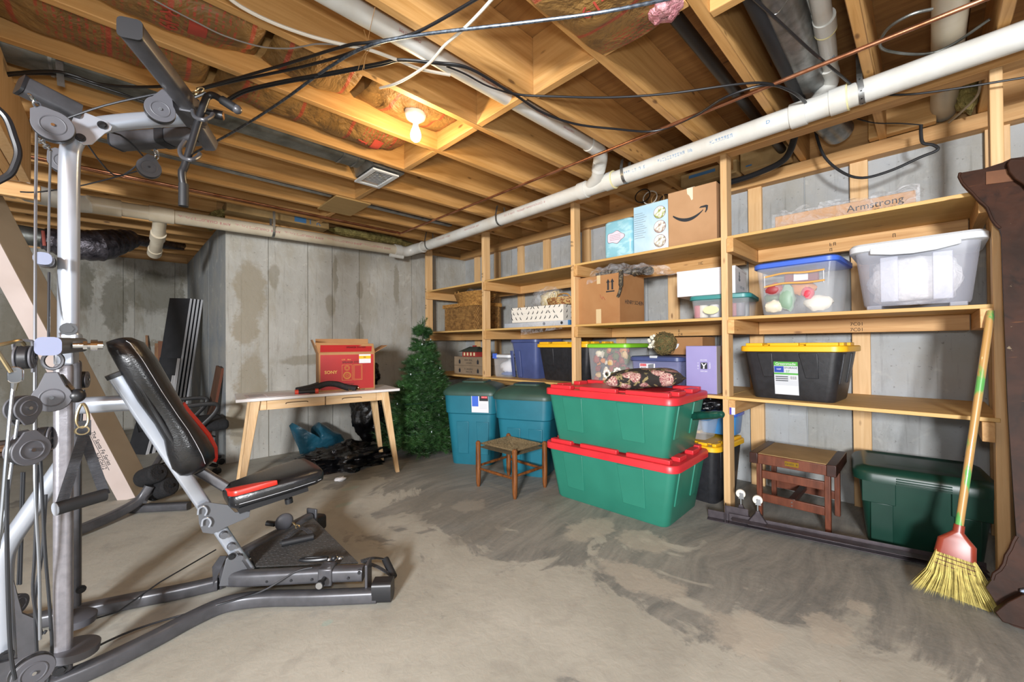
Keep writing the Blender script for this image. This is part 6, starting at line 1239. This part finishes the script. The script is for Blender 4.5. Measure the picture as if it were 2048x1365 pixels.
sq([fr_end, G(398, 272, 2.2)], .075, .06, 'gym_dark', 'far_arm', .014, up=(0, 0, 1)); dv2 = (G(398, 272, 2.2)-fr_end).normalized(); sq([fr_end+dv2*.2, fr_end+dv2*.24], .082, .066, 'gym_black', 'arm_collar', .014, up=(0, 0, 1)); sq([fr_end-dv2*.008, fr_end], .078, .063, 'gym_black', 'end_cap', .014, up=(0, 0, 1))
a1 = pZ(45, 172, 1.955); a2 = G(156, 232, 2.10); sq([a1+V((.0, -.0, .0)), a2+V((0, 0, .01))], .058, .058, 'gym_dark', 'rear_arm', .012, up=(0, 0, 1)); dv3 = (a2-a1).normalized(); sq([a1-dv3*.008, a1], .061, .061, 'gym_black', 'end_cap', .013, up=(0, 0, 1))
def link(p, q, mat='chrome', r=.0035, nm='chain_link'):
    p, q = V(p), V(q); n_ = max(2, int((q-p).length/.018))
    for i in range(n_):
        a = p.lerp(q, (i+.5)/n_); d = (q-p).normalized(); s = d.orthogonal().normalized() if i % 2 else d.cross(d.orthogonal()).normalized()
        MB().tube([a+d*.013*math.cos(t)+s*.008*math.sin(t) for t in [2*math.pi*k/12 for k in range(12)]], r, 6, close=True).build(nm, mat, gy)
link(G(60, 190, 1.98), G(78, 215, 2.02)); link(G(342, 172, 1.93), G(345, 190, 1.97)); link(G(76, 275, 2.08), G(100, 300, 2.18)); link(G(312, 300, 2.32), G(314, 318, 2.36)); link(G(405, 178, 1.95), G(360, 202, 1.97), 'brass_hook', .003)
b_ = MB(); b_.tube([G(372, 202, 1.97), G(412, 186, 1.95)], .006, 8); b_.build('snap_hook', 'chrome', gy); MB().ball(G(357, 200, 1.98), .018, 12, 8).build('cable_ball', 'gym_black', gy)
# hooked lat bar
LB = 1.93; lp = [G(418, 192, LB), G(408, 208, LB), G(372, 325, LB), G(364, 345, LB), G(367, 372, LB)]
MB().tube(sm([G(446, 202, LB-.03), G(430, 192, LB-.01)]+lp, 5), .0125, 12).build('lat_bar', 'gym_black', gy)
MB().tube([G(474, 219, LB-.06), G(444, 200, LB-.03)], .0165, 14).build('bar_grip', 'black_foam', gy); MB().tube([G(367, 368, LB), G(367, 413, LB)], .0155, 14).build('bar_grip', 'black_foam', gy); MB().ball(G(474, 219, LB-.06), .0175, 12, 8).build('grip_end', 'gym_dark', gy)
for x, y in ((388, 232), (362, 312)): MB().tube(sm([G(x+8, y-30, 2.0), G(x-2, y-14, 1.97), G(x+2, y+2, 1.93), G(x+20, y+8, 1.90), G(x+34, y+2, 1.92), G(x+38, y-4, 1.94)], 5), .0075, 10).build('bar_hook', 'gym_dark', gy)
# cables
def gwire(pts, r=.0035, mat='wire', nm='cable'): return MB().tube(sm([G(p[0], p[1], p[2] if len(p) > 2 else 1.9) for p in pts], 4), r, 7).build(nm, mat, gy)
gwire([(108, 246, 2.03), (210, 211, 2.0), (322, 186, 1.97)]); gwire([(73, 265, 2.03), (71, 420, 1.98), (70, 680, 1.9), (70, 960, 1.8), (78, 1130, 1.8), (80, 1280, 1.8)], .0038, 'steel_wire'); gwire([(101, 300, 2.2), (98, 420, 2.15), (97, 520, 2.1)], .0036, 'steel_wire'); gwire([(98, 545, 2.1), (97, 680, 2.05)], .0036, 'wire')
gwire([(40, 745, 1.6), (27, 770, 1.6), (14, 900, 1.58), (4, 1020, 1.58), (-4, 1100, 1.58)], .0038, 'steel_wire'); gwire([(36, 840, 1.66), (22, 940, 1.64), (8, 1040, 1.62), (-4, 1090, 1.62)], .0036, 'steel_wire'); gwire([(14, 960, 1.62), (14, 1100, 1.62), (20, 1290, 1.65), (30, 1360, 1.66)], .0042); gwire([(75, 930, 1.85), (70, 1100, 1.85), (66, 1190, 1.85), (82, 1265, 1.85), (92, 1262, 1.85)], .004); gwire([(80, 900, 1.85), (90, 1100, 1.85), (98, 1200, 1.86), (104, 1300, 1.86), (96, 1365, 1.86)], .004); gwire([(92, 990, 1.9), (84, 1110, 1.9), (70, 1200, 1.9), (74, 1310, 1.9)], .004); gwire([(44, 945, 2.3), (40, 1070, 2.3), (36, 1170, 2.3)], .004); gwire([(48, 945, 2.3), (44, 1070, 2.3), (41, 1170, 2.3)], .004); gwire([(168, 780, 2.4), (160, 900, 2.4), (156, 1190, 2.4)], .004); gwire([(152, 255, 2.13), (240, 270, 2.3), (286, 312, 2.38)], .0035)
gwire([(160, 268, 2.2), (230, 352, 2.4), (284, 322, 2.4)], .003)
fl_ = [pZ(150, 1250, .10), pZ(235, 1225, .06), pZ(320, 1165, .06), pZ(432, 1100, .10)]; MB().tube(fl_, .0032, 7).build('floor_cable', 'wire', gy)
fl_ = sm([pZ(152, 1315, .10), pZ(270, 1260, .07), pZ(420, 1215, .05), pZ(520, 1185, .09), pZ(590, 1145, .14), pZ(625, 1136, .15)], 5); MB().tube(fl_, .0036, 7).build('floor_cable', 'wire', gy)
sq([G(85, 517, 2.0), G(89, 520, 2.08)], .042, .04, mt('cap_blue2', '#757b90', .6), 'stop_block', .016, up=(0, 0, 1)); sq([G(90, 521, 2.08), G(95, 525, 2.16)], .044, .042, 'gym_dark', 'stop_block_body', .016, up=(0, 0, 1))
# bent steel hanger and clevis at far left
MB().tube(sm([G(-10, 692, 1.55), G(20, 686, 1.56), G(40, 682, 1.58), G(48, 690, 1.6)], 4), .0045, 8).build('hanger_rod', 'brass_hook', gy); MB().tube([G(-8, 698, 1.56), G(22, 745, 1.57)], .0045, 8).build('hanger_rod', 'brass_hook', gy)
b_ = MB(); b_.prism(rrect(.026, .042, .011, 4), -.008, .008, lambda u, v, k: G(31, 750, 1.6)+V((u, k, v))); b_.build('clevis', 'chrome', gy, bevel=.002); MB().tube([G(30, 762, 1.6), G(27, 782, 1.6)], [.008, .005], 8).build('cable_ferrule', 'chrome', gy)
MB().tube(sm([G(28, 700, 1.66), G(27, 688, 1.66), G(36, 682, 1.66), G(60, 682, 1.66), G(66, 690, 1.66), G(66, 745, 1.66)], 3), .004, 6).build('pulley_yoke', 'gym_dark', gy)
# silver brace
sq([G(134, 918, 2.1), G(95, 975, 2.12), G(50, 1040, 2.14), G(20, 1085, 2.15), G(5, 1130, 2.15), G(6, 1230, 2.15), G(12, 1325, 2.15)], .052, .052, 'gym_silver', 'rear_brace', .02); bolt(G(13, 1312, 2.1), FR, .014)
MB().prism([(28, 1160), (45, 1225), (80, 1240), (75, 1310), (30, 1370), (-20, 1375), (-20, 1330), (36, 1315)], 0, .01, lambda u, v, k: G(u, v, 2.09)+FR*k).build('foot_plate', 'gym_dark', gy)
# support arm and seat column
sq([G(152, 812), G(266, 806)], .058, .058, 'gym_silver', 'support_arm', .018)
ct, cb = G(233, 752), G(495, 1140); cd_ = (cb-ct).normalized(); cn = V((-cd_.z, 0, cd_.x))
sq([ct, cb], .05, .072, 'gym_silver', 'seat_column', .012)
MB().sweep([ct-cd_*.012, ct+cd_*.004], rrect(.058, .08, .014, 3), up=(0, 1, 0)).build('column_cap', 'gym_black', gy)
L_ = (cb-ct).length
for k in (.635, .705, .775, .84, .905):
    q = ct+cd_*L_*k+FR*.036; b_ = MB(); b_.tube([q, q+FR*.004], .016, 14); b_.build('slot_ring', 'gym_dark', gy); MB().tube([q, q+FR*.022], .0135, 12).build('adjust_pin', 'gym_grey', gy)
# backrest pad
bt, bb2 = V((.018, GY-.01, 1.13)), V((.252, GY-.01, .585)); bd = (bb2-bt).normalized(); bn = V((-bd.z, 0, bd.x)); 
if bn.x < 0: bn = -bn
ta = R(24); WB = V((math.sin(ta), math.cos(ta), 0)); bn = V((bn.x*math.cos(ta), -bn.x*math.sin(ta), bn.z))      # the bench back is turned a little to the room
def pad_ring(k, w_, th, off): 
    c = bt.lerp(bb2, k)+bn*off
    return [c+WB*(w_*math.copysign(abs(math.cos(a))**.75, math.cos(a)))+bn*(th*math.copysign(abs(math.sin(a))**.75, math.sin(a))) for a in [2*math.pi*i/28 for i in range(28)]]
prof = ((-.005, .035, .018, -.016), (.0, .055, .030, -.010), (.05, .07, .044, .0), (.18, .075, .050, .004), (.40, .068, .052, .002), (.58, .06, .050, .006), (.70, .066, .054, .010), (.80, .08, .064, .006), (.90, .085, .068, .002), (.965, .072, .058, .0), (.99, .05, .042, -.002), (1.0, .03, .02, -.004))
bk_ = MB().rings([pad_ring(*p) for p in prof]).build('backrest', 'leather', gy, smooth=80)
def rim(f, n=40): return [f(i/n) for i in range(n+1)]
def wid(k):
    for (k0, w0, t0, o0), (k1, w1, t1, o1) in zip(prof, prof[1:]):
        if k0 <= k <= k1: t = (k-k0)/(k1-k0); return w0+(w1-w0)*t, t0+(t1-t0)*t, o0+(o1-o0)*t
    return prof[-1][1:]
MB().tube(rim(lambda t: bt.lerp(bb2, .03+.93*t)-WB*wid(.03+.93*t)[0]*.80+bn*(wid(.03+.93*t)[2]+wid(.03+.93*t)[1]*.80)), .0009, 5).build('seam', 'stitch', bk_)
MB().sweep(rim(lambda t: bt.lerp(bb2, .52+.46*t)+WB*(.55+.25*math.sin(math.pi*t))*wid(.52+.46*t)[0]+bn*(wid(.52+.46*t)[2]+wid(.52+.46*t)[1]*.9)), [(-.016, -.004), (.016, -.004), (.016, .004), (-.016, .004)], up=bn).build('red_stripe', 'leather_red', bk_)
MB().sweep([bt.lerp(bb2, .05)-bn*.03, bt.lerp(bb2, .9)-bn*.03], rrect(.014, .15, .005, 2), up=(0, 1, 0)).build('pad_board', 'gym_black', bk_)
MB().sweep([bt.lerp(bb2, .22)-bn*.02, ct+cd_*.02], rrect(.03, .04, .006, 2), up=(0, 1, 0)).build('pad_bracket', 'gym_silver', gy)
# seat pad, tilted up at the front
sa, sb = V((.335, GY-.02, .452)), V((.70, GY-.02, .50)); sd_ = (sb-sa).normalized(); sn = V((-sd_.z, 0, sd_.x))
def seat_ring(k, w_, th): 
    c = sa.lerp(sb, k); return [c+V((0, 1, 0))*(w_*math.copysign(abs(math.cos(a))**.6, math.cos(a)))+sn*(th*math.copysign(abs(math.sin(a))**.6, math.sin(a))) for a in [2*math.pi*i/28 for i in range(28)]]
sp_ = ((0, .06, .016), (.01, .085, .032), (.06, .105, .040), (.3, .125, .042), (.6, .145, .043), (.88, .155, .042), (.96, .148, .036), (.995, .12, .024), (1, .09, .012))
se_ = MB().rings([seat_ring(*p) for p in sp_]).build('seat', 'leather', gy, smooth=80)
def sw_(k):
    for (k0, w0, t0), (k1, w1, t1) in zip(sp_, sp_[1:]):
        if k0 <= k <= k1: t = (k-k0)/(k1-k0); return w0+(w1-w0)*t, t0+(t1-t0)*t
    return sp_[-1][1:]
b_ = MB(); b_.grid(lambda u, v: (lambda k, w_: sa.lerp(sb, k)+V((0, -1, 0))*w_*(1.0-.75*(1-u)**.7*v)+sn*(.0435 if v > .05 else .026))(.005+.46*u, sw_(.005+.46*u)[0]), 16, 6); b_.build('red_swoosh', 'leather_red', se_, solid=.003)
MB().tube(rim(lambda t: sa.lerp(sb, .05+.92*t)+V((0, -1, 0))*sw_(.05+.92*t)[0]*.985-sn*.012, 24), .0012, 5).build('piping', 'stitch', se_)
MB().hexa([sa.lerp(sb, k)+V((0, y, 0))-sn*h for h in (.06, .036) for k, y in ((.08, -.085), (.80, -.11), (.80, .11), (.08, .085))]).build('seat_board', 'gym_black', se_)
kn = sa.lerp(sb, .62)-sn*.05+V((0, -.03, 0)); b_ = MB(); b_.tube([kn, kn-sn*.045], .010, 10); b_.tube([kn-sn*.04, kn-sn*.062], .017, 12); b_.build('seat_knob', 'gym_black', gy)
MB().prism([(395, 1012), (412, 1004), (455, 1010), (470, 1025), (500, 1022), (498, 1034), (450, 1055), (425, 1068), (405, 1065), (398, 1048)], 0, .006, lambda u, v, k: G(u, v, 2.075)+FR*k).build('seat_plate', 'gym_grey', gy, bevel=.001)
sq([G(395, 940, 2.2), G(452, 975, 2.16)], .04, .05, 'gym_dark', 'leg_link', .008); 
for x, y in ((404, 1022), (412, 1045)): MB().tube(sm([G(x-8, y+8, 2.06), G(x-6, y-4, 2.06), G(x+4, y-8, 2.06), G(x+10, y, 2.06), G(x+6, y+10, 2.06)], 4), .004, 7).build('latch_hook', 'gym_silver', gy)
# base rails and tread plate
def rail(pts, name, z=.032, w_=.05, h_=.055, mat='gym_dark'): return sq([V((x, y, z)) for x, y in pts], w_, h_, mat, name, .014, up=(0, 0, 1), n=6)
rail([(-.16, 1.945), (-.05, 1.95), (.09, 1.985), (.22, 2.03), (.33, 2.04), (.45, 1.97), (.6, 1.83), (.80, 1.655)], 'near_rail')
rail([(-.42, 2.53), (-.265, 2.463), (.0, 2.37), (.2, 2.29), (.33, 2.25)], 'far_rail')
rail([(.33, 2.25), (.45, 2.30), (.62, 2.40), (.82, 2.53)], 'far_rail', .032)
vz = .105
sq([V((.36, 2.19, vz)), V((.345, 2.12, vz)), V((.40, 2.055, vz)), V((.50, 1.97, vz)), V((.65, 1.845, vz)), V((.775, 1.735, vz))], .052, .06, 'gym_dark', 'near_spread_arm', .016, up=(0, 0, 1), n=6)
sq([V((.36, 2.16, vz)), V((.36, 2.24, vz)), V((.42, 2.29, vz)), V((.55, 2.365, vz)), V((.80, 2.50, vz))], .052, .06, 'gym_dark', 'far_spread_arm', .016, up=(0, 0, 1), n=6)
ne_, fe_ = V((.80, 1.69, 0)), V((.83, 2.53, 0))
for p, d in ((V((.815, 1.655, .05)), V((.75, -.66, 0))), (V((.84, 2.53, .05)), V((.85, .5, 0)))):
    sq([p-d*.03, p+d*.05], .07, .085, 'gym_black', 'rubber_foot', .016, up=(0, 0, 1))
MB().box((.79, 1.72, .09), (.012, .07, .13), Matrix.Rotation(R(-41), 4, 'Z')).build('end_plate', 'gym_dark', gy, bevel=.004); MB().box((.815, 2.51, .09), (.012, .07, .13), Matrix.Rotation(R(28), 4, 'Z')).build('end_plate', 'gym_dark', gy, bevel=.004)
tp_ = [V((.445, 2.09, 0)), V((.78, 1.80, 0)), V((.80, 2.44, 0)), V((.45, 2.27, 0))]
MB().rings([[p+V((0, 0, z)) for p in tp_] for z in (.118, .124)]).build('tread_plate', 'tread', gy)
random.seed(2); tb_ = MB()
for i in range(20):
    for j in range(16):
        u, v = (i+.5)/20, (j+.5+.5*(i % 2))/17; p = (tp_[0]*(1-v)+tp_[3]*v)*(1-u)+(tp_[1]*(1-v)+tp_[2]*v)*u
        tb_.box(p+V((0, 0, .1245)), (.010, .0018, .001), Matrix.Rotation(R(45 if (i+j) % 2 else -45), 4, 'Z'))
tb_.build('tread_bars', 'tread', gy, kind='stuff', smooth=0)
MB().prism([(438, 1172), (452, 1118), (470, 1103), (478, 1112), (508, 1158), (500, 1168), (470, 1170)], 0, .007, lambda u, v, k: G(u, v, 2.085)+FR*k).build('column_plate', 'gym_grey', gy, bevel=.001); bolt(G(464, 1113, 2.08), FR, .011); bolt(G(488, 1149, 2.08), FR, .011)
MB().prism([(426, 1172), (424, 1135), (440, 1112), (452, 1112)], 0, .007, lambda u, v, k: G(u, v, 2.18)+FR*k).build('column_plate', 'gym_dark', gy)
# slider block with pin, pulley and loop handles on the arms
sb_ = V((.66, 1.838, .105)); ra_ = math.atan2(-.11, .125); Mz = Matrix.Rotation(ra_, 4, 'Z')
MB().box(sb_, (.06, .066, .075), Mz).build('slider_block', 'gym_dark', gy, bevel=.006); sd2 = Mz.to_3x3() @ V((0, -1, 0))
b_ = MB(); b_.tube([sb_+sd2*.033, sb_+sd2*.075], .009, 12); b_.tube([sb_+sd2*.07, sb_+sd2*.088], .016, 16); b_.build('slider_pin', 'gym_black', gy); MB().tube([sb_+sd2*.088, sb_+sd2*.0895], .0135, 16).build('pin_cap', 'chrome', gy)
bolt(V((.755, 1.728, .12)), sd2, .010)
for t in (.46, .535, .60, .715): MB().tube([V((t, 2.055-(t-.40)*.87-.03, .10))+sd2*.0, V((t, 2.055-(t-.40)*.87-.03, .10))+sd2*.004], .0055, 10).build('index_hole', 'gym_black', gy)
hk = V((.625, 1.90, .155)); MB().tube([hk+V((.045*math.cos(a), .012*math.sin(a)-.035*math.cos(a), .005)) for a in [2*math.pi*i/16 for i in range(16)]], .008, 8, close=True).build('cable_thimble', 'gym_black', gy); link(V((.665, 1.865, .155)), V((.72, 1.825, .158))); MB().ball(V((.69, 1.845, .16)), .012, 10, 8).build('cable_ball', 'gym_black', gy)
MB().ball((.64, 2.40, .165), (.045, .018, .045), 18, 12).build('swivel_pulley', 'pulley_grey', gy); MB().tube([V((.60, 2.42, .16)), V((.57, 2.45, .165))], .014, 10).build('slider_pin', 'gym_black', gy); link(V((.67, 2.36, .165)), V((.69, 2.32, .14)), 'brass_hook')
def stirrup(a, b, g0, g1, nm='strap_handle'):
    MB().tube([g0, g1], .016, 12).build('stirrup_grip', 'black_foam', gy)
    for g in (g0, g1): MB().sweep(sm([a, a.lerp(g, .5)+V((0, 0, .01)), g], 4), [(-.011, -.0015), (.011, -.0015), (.011, .0015), (-.011, .0015)], up=(0, 0, 1)).build('stirrup_web', 'strap_web', gy)
stirrup(V((.69, 2.30, .15)), None, V((.575, 2.20, .142)), V((.71, 2.165, .142))); stirrup(V((.79, 1.79, .13)), None, V((.90, 1.70, .05)), V((.905, 1.79, .095)))
# hanging hand strap on the mast
hs0 = G(167, 872, 1.78); bar_a, bar_b = G(121, 1016, 1.72), G(210, 990, 1.76)
MB().sweep([hs0+V((0, 0, .045)), hs0], [(-.016, -.003), (.016, -.003), (.016, .003), (-.016, .003)], up=(0, 1, 0)).build('strap_stitching', 'strap_web', gy)
for g in (bar_a, bar_b): MB().sweep([hs0, hs0.lerp(g, .5), g], [(-.012, -.002), (.012, -.002), (.012, .002), (-.012, .002)], up=(0, 1, 0)).build('hand_strap', 'strap_web', gy)
MB().tube([bar_a-(bar_b-bar_a).normalized()*.01, bar_b], .0185, 16).build('strap_grip', 'black_foam', gy); MB().tube([bar_a-(bar_b-bar_a).normalized()*.012, bar_a-(bar_b-bar_a).normalized()*.009], .0185, 16).build('grip_cap', mt('cap_grey', '#8f949c', .4), gy)
cp = G(165, 832, 1.78); MB().tube([cp+V((.012*math.sin(t)*(1-.3*math.cos(t)), 0, .036*math.cos(t))) for t in [2*math.pi*i/20 for i in range(20)]], .004, 8, close=True).build('carabiner', 'brass_hook', gy); MB().tube([cp+V((.014*math.cos(t), 0, -.044+.012*math.sin(t))) for t in [2*math.pi*i/16 for i in range(16)]], .004, 7, close=True).build('d_ring', 'brass_hook', gy)
MB().ball(G(153, 792, 1.80), .021, 14, 10).build('cable_ball', 'gym_black', gy); MB().tube([G(120, 752, 1.84), G(150, 788, 1.80)], .008, 8).build('cable_sleeve', 'chrome', gy); MB().tube([G(106, 722, 1.8)+V((.02*math.cos(t), 0, .024*math.sin(t))) for t in [2*math.pi*i/16 for i in range(16)]], .005, 7, close=True).build('hanger_ring', 'gym_dark', gy)
# ------------------------------------------------------------------ leg developer lying behind the bench
ld = thing('leg_developer', 'dark grey leg lift attachment with black foam rollers lying behind the bench', 'gym part', (.2, 3.6, 0))
sq([pZ(120, 1075, .05), pZ(180, 1052, .05), pZ(240, 1025, .06), pZ(280, 1000, .10), pZ(300, 972, .18)], .05, .055, 'gym_dark', 'curved_tube', .014, up=(0, 0, 1), par=ld); sq([pZ(262, 1018, .03), pZ(378, 1012, .03)], .05, .05, 'gym_dark', 'foot_bar', .012, up=(0, 0, 1), par=ld)
for a, b in (((285, 958), (318, 945)), ((305, 985), (342, 972))):
    p, q = pY(a[0], a[1], 3.72), pY(b[0], b[1], 3.60); MB().tube([p, q], .062, 20).build('foam_roller', mt('foam_roller', '#0e0e10', .85, 0, '#17171a', 60, bmp=.4), ld, bevel=.012); MB().tube([q, q+(q-p).normalized()*.01], .012, 10).build('roller_axle', 'gym_black', ld)
MB().box(pY(345, 945, 3.8), (.14, .04, .16), Matrix.Rotation(R(-25), 4, 'Y')).build('pivot_plate', 'gym_grey', ld, bevel=.006); MB().tube([pY(300, 948, 3.7), pY(330, 900, 3.85), pY(345, 870, 3.95)], .018, 10).build('lever_tube', 'gym_dark', ld); sq([pY(345, 960, 3.8), pY(300, 990, 3.62), pY(290, 1005, 3.55)], .02, .02, 'gym_dark', 'roller_bracket', .005, par=ld)
# ------------------------------------------------------------------ tidy
for o in bpy.data.objects:
    if '_t' in o: del o['_t']
